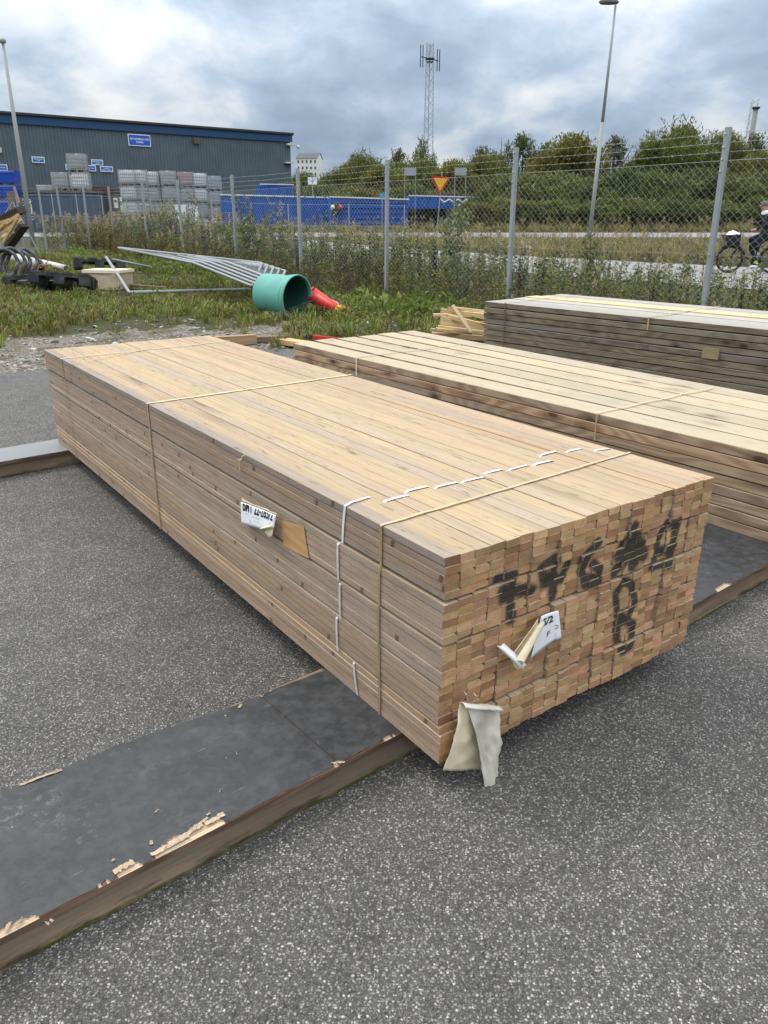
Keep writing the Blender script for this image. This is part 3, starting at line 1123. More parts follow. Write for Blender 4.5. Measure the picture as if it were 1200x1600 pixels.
# paper labels -----------------------------------------------------------------
M_PAPER = plain('label_paper', (0.80, 0.82, 0.84), 0.55, 0.06, 40)
M_PBACK = plain('label_back', (0.78, 0.68, 0.46), 0.7, 0.12, 25, dirt=((0.45, 0.36, 0.22), 0.5))
M_INK = plain('black_ink', (0.02, 0.02, 0.022), 0.6, 0.05, 10)
M_INKG = plain('grey_ink', (0.42, 0.43, 0.45), 0.6, 0.05, 10)
M_PLAST = plain('weathered_tag', (0.80, 0.71, 0.48), 0.5, 0.12, 9, dirt=((0.50, 0.43, 0.28), 0.5))
M_PLAST2 = plain('grimy_tag_back', (0.66, 0.62, 0.52), 0.5, 0.15, 14, dirt=((0.36, 0.32, 0.25), 0.6))
M_CLEAN = wood('unweathered_patch', (0.62, 0.40, 0.17), (0.50, 0.29, 0.105), knot_gate=0.9)

lab = thing('delivery_label', 'curled white paper delivery label on the long side of the tan stack', 'label')
# four corners on the long side (photo): TL, TR, BR, BL
c4 = [on_left(385, 782), on_left(445, 802), on_left(443, 829), on_left(386, 816)]
XO = -0.017


def lab_pt(u, v):
    """u along the label (0 = far end), v up"""
    bl, br, tl, tr = [np.array(c4[i]) for i in (3, 2, 0, 1)]
    q = (bl * (1 - u) + br * u) * (1 - v) + (tl * (1 - u) + tr * u) * v
    lift = 0.004 + 0.010 * u * u + 0.006 * (1 - v) * u
    return Vector(O1 + EY * q[0] + EX * (XO - lift) + np.array([0, 0, q[1]]))


def sheet(name, fn, nu, nv, mats, parent, th=0.0006):
    mb = MB()
    mb.grid(fn, nu, nv)
    o = mb.build(name, mats, parent, smooth=True)
    sm = o.modifiers.new('thickness', 'SOLIDIFY')
    sm.thickness = th
    sm.offset = 0
    if len(mats) > 1:
        sm.material_offset = 1
    return o


def cut(u, v):      # torn, clipped corner at the near lower end
    if u > 0.72 and v < 0.30:
        v = max(v, 0.30 * (u - 0.72) / 0.28 * 1.1)
    return u, v


sheet('paper', lambda u, v: lab_pt(*cut(u, v)), 16, 8, [M_PAPER], lab)
# flap curling up at the lower near corner, and the torn cream strip along the top
sheet('curled_corner', lambda u, v: lab_pt(0.70 + 0.26 * u, 0.02 + 0.27 * u + 0.16 * v) + Vector(EX * (-0.004 - 0.010 * math.sin(math.pi * v) * (1 - 0.5 * u))), 6, 6, [M_PBACK], lab)
sheet('torn_back', lambda u, v: lab_pt(0.72 + 0.24 * u, -0.34 * (1 - abs(u - 0.6)) * v + 0.32 * u * (1 - v)) + Vector(EX * 0.003), 6, 4, [M_PBACK], lab)
sheet('torn_strip', lambda u, v: lab_pt(u, 1.0 + 0.10 * v * (0.7 + 0.6 * mnoise.noise((u * 8, 0, 1))) + (0.28 * max(0, 0.3 - u) * v)) + Vector(EX * (0.004)), 14, 2, [M_PBACK], lab)


def text_on(name, txt, mapper, x0, x1, y0, y1, mat, parent, bold, clip=None, lift=None):
    """lay a text mesh into the (u, v) box of a mapped sheet; clip keeps v below it"""
    me = text_mesh(txt, 1.0, bold)
    bm = bmesh.new()
    bm.from_mesh(me)
    bmesh.ops.triangulate(bm, faces=bm.faces)
    bmesh.ops.subdivide_edges(bm, edges=[e_ for e_ in bm.edges if e_.calc_length() > 0.2], cuts=1)
    xs_ = [v.co.x for v in bm.verts]
    ys_ = [v.co.y for v in bm.verts]
    ax, bx, ay, by = min(xs_), max(xs_), min(ys_), max(ys_)
    for v in bm.verts:
        v.co.x = x0 + (v.co.x - ax) / (bx - ax) * (x1 - x0)
        v.co.y = y0 + (v.co.y - ay) / (by - ay) * (y1 - y0)
        v.co.z = 0
    if clip is not None:
        bmesh.ops.bisect_plane(bm, geom=bm.verts[:] + bm.edges[:] + bm.faces[:], plane_co=(0, clip, 0), plane_no=(0, 1, 0), clear_outer=True)
    for v in bm.verts:
        v.co = mapper(v.co.x, v.co.y) + lift
    me2 = bpy.data.meshes.new(name)
    bm.to_mesh(me2)
    bm.free()
    me2.materials.append(mat)
    bpy.data.meshes.remove(me)
    return link(name, me2, parent)


text_on('lettering', 'BMT 22-285/2', lab_pt, 0.06, 0.93, 0.62, 1.22, M_INK, lab, 0.02, clip=0.97, lift=Vector(EX * -0.0012))
for (u0, v0, du, dv) in ((0.14, 0.52, 0.10, 0.02), (0.34, 0.48, 0.16, 0.02), (0.52, 0.42, 0.012, 0.12), (0.26, 0.18, 0.012, 0.12), (0.27, 0.18, 0.05, 0.02), (0.4, 0.3, 0.14, 0.015), (0.86, 0.42, 0.012, 0.1)):
    mb = MB()
    mb.add([lab_pt(u0, v0) - Vector(EX * 0.0012), lab_pt(u0 + du, v0) - Vector(EX * 0.0012), lab_pt(u0 + du, v0 + dv) - Vector(EX * 0.0012), lab_pt(u0, v0 + dv) - Vector(EX * 0.0012)], [(0, 1, 2, 3)])
    mb.build('printed_mark', M_INKG, lab)
# patch the label once covered: fresh orange wood
mb = MB()
cc = [on_left(444, 812), on_left(478, 822), on_left(486, 872), on_left(446, 852)]
xs_p = pack_dx[1] - 0.0014
mb.add([Vector((xs_p, q[0], q[1])) for q in cc], [(0, 1, 2, 3)])
mb.add([Vector((xs_p + 0.0013, q[0], q[1])) for q in cc], [(3, 2, 1, 0)])
mb.build('clean_patch', M_CLEAN, st)

# torn label on the end face
lab2 = thing('end_label', 'torn white paper label reading 5/2 on the sawn end of the stack', 'label')
e4 = [on_end(835, 957), on_end(867, 951), on_end(869, 992), on_end(818, 1024)]    # TL TR BR BL


def end_pt(u, v):
    tl, tr, br, bl = [np.array(q) for q in e4]
    q = (bl * (1 - u) + br * u) * (1 - v) + (tl * (1 - u) + tr * u) * v
    lift = 0.013 + 0.012 * (1 - u) ** 2 + 0.006 * (u > 0.9) * (1 - v)
    return Vector(O1 + EX * q[0] - EY * lift + np.array([0, 0, q[1]]))


sheet('paper', end_pt, 12, 10, [M_PAPER], lab2)
text_on('lettering', '5/2', end_pt, 0.20, 0.74, 0.68, 0.90, M_INK, lab2, 0.03, lift=Vector(EY * -0.0012))
for (u0, v0, du, dv) in ((0.82, 0.50, 0.10, 0.02), (0.90, 0.40, 0.018, 0.12), (0.82, 0.40, 0.10, 0.02), (0.52, 0.30, 0.03, 0.14), (0.52, 0.42, 0.12, 0.025), (0.55, 0.36, 0.1, 0.02), (0.84, 0.12, 0.018, 0.1)):
    mb = MB()
    f = Vector(EY * -0.0012)
    mb.add([end_pt(u0, v0) + f, end_pt(u0 + du, v0) + f, end_pt(u0 + du, v0 + dv) + f, end_pt(u0, v0 + dv) + f], [(0, 1, 2, 3)])
    mb.build('printed_mark', M_INK, lab2)
# rolled part: cream cone from the lower left to the top of the sheet
ra, rb = on_end(792, 1027), on_end(829, 968)


def roll(u, v):
    c = np.array(ra) * (1 - u) + np.array(rb) * u
    r_ = 0.019 * (1 - u) + 0.011 * u
    a = v * 1.75 * math.pi + 0.4
    ax = np.array([rb[0] - ra[0], rb[1] - ra[1]])
    ax /= np.linalg.norm(ax)
    pr = np.array([-ax[1], ax[0]])
    q = c + pr * (r_ * math.cos(a)) + ax * (0.012 * math.sin(v * 9) * (u < 0.1 or u > 0.9))
    return Vector(O1 + EX * q[0] - EY * (0.032 + r_ * math.sin(a)) + np.array([0, 0, q[1]]))


sheet('rolled_paper', roll, 10, 18, [M_PBACK], lab2)
fa = [on_end(768, 1004), on_end(782, 1002), on_end(812, 1034), on_end(796, 1036)]
def fold(u, v):
    tl, tr, br, bl = [np.array(q) for q in fa]
    q = (tl * (1 - u) + bl * u) * (1 - v) + (tr * (1 - u) + br * u) * v
    return Vector(O1 + EX * q[0] - EY * (0.018 + 0.02 * math.sin(u * 2.4) + 0.006 * math.sin(v * 5)) + np.array([0, 0, q[1]]))
sheet('torn_tail', fold, 8, 4, [M_PAPER], lab2)

# hanging plastic tag at the lower near corner
tagp = thing('hanging_tag', 'yellowed plastic tag sheet hanging below the lower corner of the stack', 'tag')
h4 = [on_end(709, 1093), on_end(768, 1098), on_end(760, 1200), on_end(684, 1197)]


def hang(u, v):      # v down
    tl, tr, br, bl = [np.array(q) for q in h4]
    q = (tl * (1 - u) + tr * u) * (1 - v) + (bl * (1 - u) + br * u) * v
    lift = 0.014 + 0.006 * mnoise.noise((u * 3.5, v * 5, 2.0)) + 0.003 * mnoise.noise((u * 9, v * 14, 5.0)) + 0.010 * math.sin(v * 3.0) + 0.006 * math.sin(u * 5 + 1) + (0.004 * (1 - v))
    return Vector(O1 + EX * q[0] - EY * lift + np.array([0, 0, q[1]]))


sheet('back_sheet', hang, 18, 26, [M_PLAST], tagp, 0.0009)
g4 = [on_end(717, 1096), on_end(769, 1099), on_end(762, 1226), on_end(745, 1240)]


def flap(u, v):
    tl, tr, br, bl = [np.array(q) for q in g4]
    q = (tl * (1 - u) + tr * u) * (1 - v) + (bl * (1 - u) + br * u) * v
    q = q + np.array([0.006 * mnoise.noise((v * 12, 1, 3)) * (u > 0.9) + 0.012 * (u > 0.5) * mnoise.noise((u * 15, 2, 3)) * (v > 0.95), 0.012 * mnoise.noise((u * 11, 4, 3)) * (v > 0.95)])
    lift = 0.034 + 0.008 * mnoise.noise((u * 3, v * 4, 8.0)) + 0.004 * mnoise.noise((u * 8, v * 12, 1.0)) + 0.016 * math.sin(v * 2.6) * (1 - 0.4 * u) + 0.004 * math.sin(u * 6 + v * 7) - 0.010 * (u ** 3) * (1 - v)
    return Vector(O1 + EX * q[0] - EY * lift + np.array([0, 0, q[1]]))


sheet('front_flap', flap, 18, 30, [M_PLAST2], tagp, 0.0009)
sheet('rolled_top', lambda u, v: hang(u, 0) * (1 - u) + flap(u, 0) * u + Vector(-EY * (0.010 + 0.011 * math.cos(v * math.pi)) + np.array([0, 0, 0.009 * math.sin(v * math.pi)])), 10, 6, [M_PLAST2], tagp, 0.0009)
M_STEELW = plain('steel_wire', (0.55, 0.55, 0.55), 0.35, 0.05, 9, metal=0.9)
for (px_, py_) in ((724, 1080), (739, 1082)):
    mb = MB()
    a, b = on_end(px_, py_), on_end(px_ + 1, py_ + 14)
    mb.tube([Vector(O1 + EX * a[0] + np.array([0, 0, a[1]]) - EY * 0.002), Vector(O1 + EX * a[0] + np.array([0, 0, a[1] - 0.004]) - EY * 0.012),
             Vector(O1 + EX * b[0] + np.array([0, 0, b[1]]) - EY * 0.018)], 0.0013, 5)
    mb.build('wire_staple', M_STEELW, tagp)

# ------------------------------------------------------------------ the two plank stacks
M2_TOP = wood('plank_top_yellow', (0.56, 0.465, 0.318), (0.455, 0.37, 0.235), grey=(0.44, 0.41, 0.35), grey_amt=0.16, ring=0.25, knot_gate=0.80, knot=(0.16, 0.11, 0.065),
              patch=((0.34, 0.30, 0.22), 0.6), speck=0.6, knot_scale=(8, 4, 8), vary=0.05)
M2_SIDE = wood('plank_side_brown', (0.46, 0.33, 0.22), (0.28, 0.18, 0.105), knot=(0.055, 0.028, 0.015), ring=0.55, knot_gate=0.4, knot_scale=(9, 4, 9), grey=(0.30, 0.255, 0.21), grey_amt=0.35, bump=0.35)
M2_END = end_grain('plank_end', (0.50, 0.36, 0.22), (0.33, 0.22, 0.13))
M2_LIP = wood('plank_arris', (0.52, 0.42, 0.30), (0.38, 0.30, 0.20), knot_gate=2.0)
M3_TOP = wood('plank_top_grey', (0.47, 0.44, 0.38), (0.37, 0.345, 0.29), grey=(0.50, 0.475, 0.43), grey_amt=0.4, ring=0.25, knot_gate=0.88, knot=(0.13, 0.11, 0.09), speck=0.3, knot_scale=(5, 1.5, 5))
M3_SIDE = wood('plank_side_grey', (0.265, 0.215, 0.148), (0.150, 0.116, 0.074), knot=(0.028, 0.022, 0.018), ring=0.5, knot_gate=0.22, knot_scale=(9, 4.5, 9), grey=(0.20, 0.185, 0.155), grey_amt=0.4, patch=((0.085, 0.07, 0.045), 0.5), bump=0.35)
M3_FRESH = wood('plank_top_fresh', (0.66, 0.54, 0.33), (0.54, 0.42, 0.23), knot_gate=0.9)


def plank_stack(name, label, root, yaw, L, W, ncol, nrow, z0, z1, mats, seed, fan=0.0, ends=0.02, fresh=None, gap=0.005):
    t = thing(name, label, 'lumber stack', (root[0], root[1], z0), yaw)
    rs = random.Random(seed)
    pit = (z1 - z0) / nrow
    wd = W / ncol
    vs = [board_mesh('plank', wd - 0.002, pit - gap, L, mats, 0.0018, seed * 10 + i) for i in range(6)]
    for r in range(nrow):
        rowdx = rs.uniform(-0.004, 0.003)
        for c in range(ncol):
            if 0 < c < ncol - 1 and 0 < r < nrow - 1 and False:
                continue
            o = link('plank', vs[rs.randrange(6)], t)
            tilt = fan * c / (ncol - 1) if ncol > 1 else 0
            o.location = (c * wd + (rowdx if c == 0 else 0) + 0.002, rs.uniform(-ends, ends), r * pit + 0.001 + rs.uniform(-0.001, 0.001))
            o.rotation_euler = (rs.uniform(-0.0006, 0.0006), 0, -tilt + rs.uniform(-0.001, 0.001))
            sh = rs.uniform(0.88, 1.08)
            o.color = (sh, sh, sh, 1)
            if fresh is not None and r == nrow - 1 and c == fresh:
                o.data = o.data.copy()
                o.data.materials[0] = M3_FRESH
                o.data.materials[1] = M3_FRESH
                o.location.z += 0.010
                o['label'] = 'fresh pale yellow plank among grey ones'
    return t, vs


C2 = Vector((-0.735, 6.26))
d2 = Vector((math.sin(R(37)), -math.cos(R(37))))
r2 = C2 + d2 * 4.8
s2, v2 = plank_stack('plank_stack', 'middle plank stack with pale yellow top behind the tan batten stack', r2, R(37), 4.8, 1.06, 6, 8, 0.1, 0.487,
                     [M2_TOP, M2_SIDE, M2_END, M2_SIDE], 21, fan=0.038, ends=0.03)
C3 = Vector((0.93, 7.38))
d3 = Vector((math.sin(R(41.1)), -math.cos(R(41.1))))
r3 = C3 + d3 * 5.0
s3, v3 = plank_stack('plank_stack', 'grey weathered plank stack nearest the chain link fence', r3, R(41.1), 5.0, 1.14, 6, 12, 0.1, 0.702,
                     [M3_TOP, M3_SIDE, M2_END, M3_SIDE], 33, ends=0.012, fresh=3, gap=0.0075)


M_PALETOP = plain('faded_cord', (0.52, 0.43, 0.29), 0.7, 0.2, 30)


def short_strap(parent, y, W, H, wd, mat, drop, zb=0.0):
    mb = MB()
    pts = [(-0.012, y, H - drop + drop * i / 8) for i in range(9)] + [(-0.008, y, H + 0.004)] + [(W * i / 20, y + 0.006 * math.sin(i), H + 0.004) for i in range(1, 21)]
    nrm = [(-1, 0, 0)] * 9 + [(-1, 0, 1)] + [(0, 0, 1)] * 20
    ribbon(mb, pts, nrm, wd, 0.001)
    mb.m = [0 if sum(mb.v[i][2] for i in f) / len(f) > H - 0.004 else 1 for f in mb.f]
    return mb.build('strap', [M_PALETOP, mat], parent)


def along(root, dirv, x, y, z):
    p = PZ(x, y, z)
    return (Vector((p.x, p.y)) - Vector(root)).dot(-dirv)


short_strap(s2, along(r2, d2, 926, 648, 0.487), 1.05, 0.387, 0.009, M_TSTRAP3, 0.14)
short_strap(s2, along(r2, d2, 548, 560, 0.487), 1.05, 0.387, 0.010, M_WSTRAP, 0.13)
M_STRAPG = plain('grimy_cord', (0.16, 0.115, 0.065), 0.8, 0.2, 30)
for (px_, py_, wd_) in ((1003, 497, 0.018), (781, 474, 0.016)):
    short_strap(s3, along(r3, d3, px_, py_, 0.702), 1.12, 0.602, wd_ * 0.8, M_TSTRAP if px_ > 900 else M_STRAPG, 0.10 if px_ > 900 else 0.5)
# pale patch where a label was, on the grey stack
mb = MB()
yl = along(r3, d3, 1072, 562, 0.46)
mb.add([(-0.0125, yl, 0.35), (-0.0125, yl - 0.13, 0.35), (-0.0125, yl - 0.13, 0.435), (-0.0125, yl, 0.435)], [(0, 1, 2, 3)])
mb.build('clean_patch', plain('label_ghost', (0.34, 0.27, 0.13), 0.8, 0.2, 20, dirt=((0.2, 0.16, 0.09), 0.5)), s3)
# ------------------------------------------------------------------ things lying in the yard
M_FRESHW = wood('fresh_offcut', (0.70, 0.52, 0.29), (0.56, 0.38, 0.18), knot_gate=0.85)
M_OLDW = wood('old_timber', (0.26, 0.20, 0.13), (0.16, 0.11, 0.07), knot_gate=0.8)
M_ORW = wood('orange_timber', (0.46, 0.29, 0.15), (0.34, 0.19, 0.09), knot_gate=0.85)
M_GALV = plain('galvanised_steel', (0.30, 0.315, 0.32), 0.55, 0.12, 8, metal=0.25)
M_GALVD = plain('dull_galvanised_post', (0.33, 0.355, 0.37), 0.6, 0.12, 5, metal=0.3)
M_BLACKP = plain('black_plastic', (0.028, 0.029, 0.032), 0.55, 0.2, 8, dirt=((0.16, 0.15, 0.13), 0.5))


def stick(name, a, b, wd, ht, mat, parent=None, seed=1, up=(0, 0, 1)):
    """sawn piece from a to b as its own object, grain along it"""
    a, b = Vector(a), Vector(b)
    L = (b - a).length
    me = board_mesh(name, wd, ht, L, [mat, mat, M2_END, mat], 0.002, seed)
    o = link(name, me, parent)
    y = (b - a).normalized()
    x = y.cross(Vector(up)).normalized()
    z = x.cross(y)
    o.matrix_world = Matrix.Translation(a) @ Matrix((x, y, z)).transposed().to_4x4() if parent is None else Matrix.Translation(a) @ Matrix((x, y, z)).transposed().to_4x4()
    return o


# timber ends and a plank beyond the stacks
p, q = G(335, 541), G(398, 538)
o = stick('timber_block', p + Vector((0, 0, 0.002)), q + Vector((0, 0, 0.002)), 0.10, 0.11, M_ORW, None, 4)
tag(o, 'short orange timber block on the gravel beyond the tan stack', 'timber')
p, q = G(392, 538), G(446, 535)
o = stick('timber_block', p + Vector((0.03, 0.12, 0.002)), q + Vector((0, 0.12, 0.002)), 0.12, 0.07, M_OLDW, None, 5)
tag(o, 'grey timber piece lying in grass beside the orange timber block', 'timber')
p, q = PY(450, 526, 9.4), PY(560, 532, 8.6)
o = stick('plank_offcut', (p.x, p.y, 0.02), (q.x, q.y, 0.02), 0.16, 0.06, M_FRESHW, None, 6)
tag(o, 'pale plank offcut beneath the red and black bar', 'plank')
t = thing('spirit_level', 'red bar with black ends lying on the pale plank offcut', 'tool')
a, b = PY(475, 519, 9.35), PY(541, 521, 9.0)
a.z = b.z = 0.105
M_RED = plain('red_plastic', (0.62, 0.035, 0.03), 0.4, 0.12, 9)
for nm, u0, u1, mm in (('black_end', 0.0, 0.22, M_BLACKP), ('red_bar', 0.22, 0.86, M_RED), ('black_end', 0.86, 1.0, M_BLACKP)):
    mb = MB()
    mb.beam(a.lerp(b, u0), a.lerp(b, u1), 0.025, 0.045)
    mb.build(nm, mm, t)

# pile of fresh offcuts beside the grey stack
rs = random.Random(9)
OFF = [((676, 494), (768, 495), 8.6, .03), ((690, 488), (770, 497), 8.5, .04), ((698, 485), (770, 503), 8.35, .045), ((706, 483), (768, 490), 8.7, .03),
       ((694, 491), (772, 492), 8.8, .035), ((702, 497), (766, 514), 8.3, .04), ((700, 504), (770, 508), 8.5, .035), ((686, 507), (768, 521), 8.25, .09),
       ((672, 517), (770, 526), 8.2, .03), ((684, 513), (770, 524), 8.15, .035), ((690, 523), (770, 528), 8.4, .04), ((680, 516), (735, 522), 8.1, .03), ((675, 526), (770, 533), 8.3, .05)]
OFF.sort(key=lambda q_: q_[0][1] + q_[1][1])
for i, (a, b, Y, ht) in enumerate(OFF):
    A, B = PY(a[0], a[1], Y), PY(b[0], b[1], Y + rs.uniform(-0.2, 0.3))
    o = stick('offcut', A, B, rs.uniform(0.03, 0.06), ht, M_FRESHW, None, 40 + i)
    tag(o, ('topmost' if i == 0 else ORD[i] + ' from the top' if i < 12 else 'lowest') + ' yellow offcut lying in the loose pile beside the grey stack', 'offcut', 'offcuts piled beside the grey plank stack')
o = stick('offcut', PY(709, 476, 8.1), PY(738, 518, 8.0), 0.035, 0.018, M_FRESHW, None, 60, up=(0.2, -1, 0.4))
tag(o, 'single offcut leaning steeply across the front of the yellow pile', 'offcut', 'offcuts piled beside the grey plank stack')
for k in range(4):
    o = stick('support_board', (0.35 + 0.02 * k, 8.35, 0.03 + 0.055 * k), (2.0, 8.9, 0.03 + 0.055 * k), 0.18, 0.05, M_OLDW, None, 70 + k)
    tag(o, ('lowest', 'second lowest', 'second highest', 'topmost')[k] + ' dark old board beneath the pile of yellow offcuts', 'board', 'old boards under the yellow offcuts')

# green broken barrel on its side
M_GREEN = plain('mint_plastic', (0.135, 0.41, 0.335), 0.42, 0.10, 5, dirt=((0.16, 0.26, 0.20), 0.7), spec=0.4)
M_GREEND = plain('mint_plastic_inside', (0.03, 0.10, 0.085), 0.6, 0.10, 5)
bt = thing('plastic_barrel', 'mint green plastic barrel lying open and cracked in the grass', 'barrel', G(440, 497))
axis = Vector((0.80, -0.58, -0.05)).normalized()
cB = PY(464, 465, 12.0)
up = Vector((0, 0, 1))
xa = up.cross(axis).normalized()
za = axis.cross(xa)
MBAR = Matrix((xa, za, axis)).transposed().to_4x4()
MBAR.translation = cB - Vector(bt.location)
mb = MB()
mb.lathe([(0.265, -0.66), (0.292, -0.64), (0.298, -0.40), (0.304, -0.39), (0.301, -0.14), (0.318, -0.13), (0.322, -0.06), (0.305, -0.055)], 40, 0, MBAR)
mb.lathe([(0.0, -0.665), (0.265, -0.66)], 40, 0, MBAR)
mb.build('body', M_GREEN, bt, smooth=True)
mb = MB()
mb.lathe([(0.312, -0.065), (0.331, -0.055), (0.334, -0.02), (0.331, 0.012), (0.316, 0.014), (0.312, -0.02)], 40, 0, MBAR, arc=2 * math.pi * 0.86)
mb.build('rim', M_GREEN, bt, smooth=True)
mb = MB()
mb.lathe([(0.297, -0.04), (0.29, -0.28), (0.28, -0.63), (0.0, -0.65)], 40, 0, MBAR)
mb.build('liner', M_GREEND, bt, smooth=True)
mb = MB()
e0 = PY(450, 484, 11.9) - Vector(bt.location)
e1 = PY(494, 468, 11.75) - Vector(bt.location)
mb.beam(e0, e1, 0.10, 0.02)
mb.build('broken_edge', M_BLACKP, bt)

# red traffic cone on its side behind the barrel
ct = thing('traffic_cone', 'red traffic cone lying on its side behind the green barrel', 'traffic cone', G(505, 488))
a, b = PY(489, 462, 12.6), PY(531, 486, 12.3)
d = (b - a).normalized()
xq = d.orthogonal().normalized()
MC = Matrix((xq, d.cross(xq), d)).transposed().to_4x4()
MC.translation = a - Vector(ct.location)
L_ = (b - a).length
mb = MB()
mb.lathe([(0.125, 0.0), (0.118, 0.02), (0.105, 0.18), (0.112, 0.19), (0.092, 0.32), (0.098, 0.33), (0.078, L_ - 0.03), (0.070, L_), (0.0, L_)], 24, 0, MC)
mb.build('cone', M_RED, ct, smooth=True)
mb = MB()
MP = MC.copy()
mb.box(MP.translation, (0.10, 0.30, 0.03), 0, MP.to_3x3())
mb.build('base_plate', M_RED, ct)
mb = MB()
mb.lathe([(0.081, L_ - 0.05), (0.080, L_ + 0.004), (0.05, L_ + 0.01), (0, L_ + 0.01)], 20, 0, MC)
mb.build('tip_band', plain('yellow_band', (0.70, 0.48, 0.03), 0.5), ct, smooth=True)
o = stick('plank_offcut', PY(518, 470, 13.2), PY(556, 488, 12.6), 0.10, 0.03, M_ORW, None, 91)
tag(o, 'narrow brown plank leaning in weeds right of the red cone', 'plank')

# pile of mesh fence panels
def bent_rect(P, rr=0.1):
    """closed path with clipped corners"""
    out = []
    for i in range(4):
        p0, p1, p2 = P[i - 1], P[i], P[(i + 1) % 4]
        d0, d1 = (p0 - p1).normalized(), (p2 - p1).normalized()
        for t_ in (1.0, 0.45, 0.15):
            out.append(p1 + d0 * rr * t_ + d1 * rr * (1 - t_) * 0.25)
        out.append(p1 + d1 * rr * 0.45 + d0 * rr * 0.12)
        out.append(p1 + d1 * rr)
    return out


PAN = ['galvanised mesh fence panel on top of the pile, its tip in the air', 'second galvanised fence panel from the top of the pile',
       'third galvanised fence panel from the top of the pile', 'fourth galvanised fence panel from the top of the pile', 'lowest galvanised fence panel of the pile, near the barrel']
for k in range(5):
    P = [PY(183 + (0, 57, 89, 105, 118)[k], 387 + (0, 9, 11, 12, 13)[k], 17.0 - 0.05 * k), PY(410 + 9 * k, 411 + 3 * k, 16.2 - 0.1 * k),
         PY(394 + 11 * k, 447 - 1.5 * k, 13.2 + 0.02 * k), PY(302 + 13 * k, 410.5 - 0.3 * k, 14.6 + 0.02 * k)]
    t = thing('fence_panel', PAN[k], 'fence panel', (P[3].x, P[3].y, P[3].z), 0, 'pile of mesh fence panels')
    off = Vector(t.location)
    Q = [p_ - off for p_ in P]
    mb = MB()
    mb.tube(bent_rect(Q, 0.10), 0.024, 7, closed=True)
    mb.build('frame', M_GALV, t, smooth=True)
    mb = MB()
    for i in range(1, 14):
        u = i / 14
        mb.tube([Q[0].lerp(Q[1], u), Q[3].lerp(Q[2], u)], 0.002, 3, cap=False)
    for i in range(1, 20):
        u = i / 20
        mb.tube([Q[0].lerp(Q[3], u), Q[1].lerp(Q[2], u)], 0.002, 3, cap=False)
    o = mb.build('mesh_wires', M_GALVD, t)
    o['kind'] = 'stuff'
mb = MB()
a, b, c = PY(166, 402, 17.8), G(202, 457, 0.12), G(400, 452, 0.14)
mb.tube([a, a.lerp(b, 0.5) + Vector((0, 0, 0.01)), b.lerp(a, 0.04), b, b.lerp(c, 0.03), c], 0.030, 8)
tag(mb.build('bent_pipe', M_GALV, None, smooth=True), 'bent galvanised pipe lying in the grass in front of the fence panels', 'pipe')
mb = MB()
mb.tube([G(242, 467, 0.03), G(262, 468, 0.05), G(288, 468, 0.03)], 0.018, 6)
tag(mb.build('short_pipe', M_GALV, None, smooth=True), 'short pale pipe stub lying in grass below the bent pipe', 'pipe')
mb = MB()
mb.tube([PY(176, 405, 17.5), PY(235, 417, 17.5)], 0.022, 6)
tag(mb.build('short_pipe', M_GALV, None, smooth=True), 'thin galvanised pipe behind the beige foam block', 'pipe')
o = stick('plank_offcut', G(200, 448, 0.03), G(262, 452, 0.03), 0.12, 0.05, M_OLDW, None, 93)
tag(o, 'dark weathered board in the grass behind the bent pipe', 'plank')
o = stick('plank_offcut', G(282, 460, 0.02), G(350, 463, 0.02), 0.10, 0.04, plain('rusty_board', (0.20, 0.085, 0.045), 0.85, 0.3, 9), None, 95)
tag(o, 'rust red board lying in the grass below the fence panels', 'plank')

# beige foam block
M_FOAM = plain('beige_foam', (0.62, 0.50, 0.35), 0.9, 0.12, 5, bump=0.4, dirt=((0.36, 0.27, 0.17), 0.4))
cF = G(168, 452)
t = thing('foam_block', 'cream and beige insulation block beside the black plastic pallets', 'block', cF, R(-12))
mb = MB()
mb.grid(lambda u, v: (-0.42 + 0.80 * u + 0.02 * mnoise.noise((u * 5, v * 5, 1)), 0.25 - 0.5 * (1 if v > 0.99 else 0) * 0 - 0.0, 0), 1, 1)
mb = MB()
mb.box((0, 0.1, 0.16), (0.78, 0.55, 0.32))
bm = bmesh.new()
o = mb.build('block', M_FOAM, t)
bm.from_mesh(o.data)
bmesh.ops.subdivide_edges(bm, edges=bm.edges, cuts=5, use_grid_fill=True)
for v in bm.verts:
    v.co += Vector(mnoise.noise_vector(v.co * 6)) * 0.018 + Vector((0.12 * (v.co.z - 0.16), 0, 0))
bm.to_mesh(o.data)
bm.free()
mb = MB()
mb.box((0.01, 0.1, 0.355), (0.84, 0.60, 0.06))
mb.build('top_slab', plain('cream_foam', (0.78, 0.68, 0.50), 0.9, 0.08, 6), t)


def plastic_pallet(label, p, rz, tilt, scale=1.0):
    t = thing('plastic_pallet', label, 'pallet', p, rz, 'black plastic pallets dumped in the grass')
    t.rotation_euler = (R(tilt[0]), R(tilt[1]), rz)
    t.scale = (scale,) * 3
    mb = MB()
    for i in range(4):
        mb.box((-0.45 + 0.3 * i, 0, 0.20), (0.20, 0.8, 0.06))
    for j in (-0.36, 0, 0.36):
        mb.box((0, j, 0.165), (1.16, 0.08, 0.05))
    mb.build('deck', M_BLACKP, t)
    for i in (-0.48, 0, 0.48):
        for j in (-0.33, 0, 0.33):
            m2 = MB()
            m2.box((i, j, 0.07), (0.20, 0.16, 0.14))
            m2.build('foot', M_BLACKP, t)
    return t


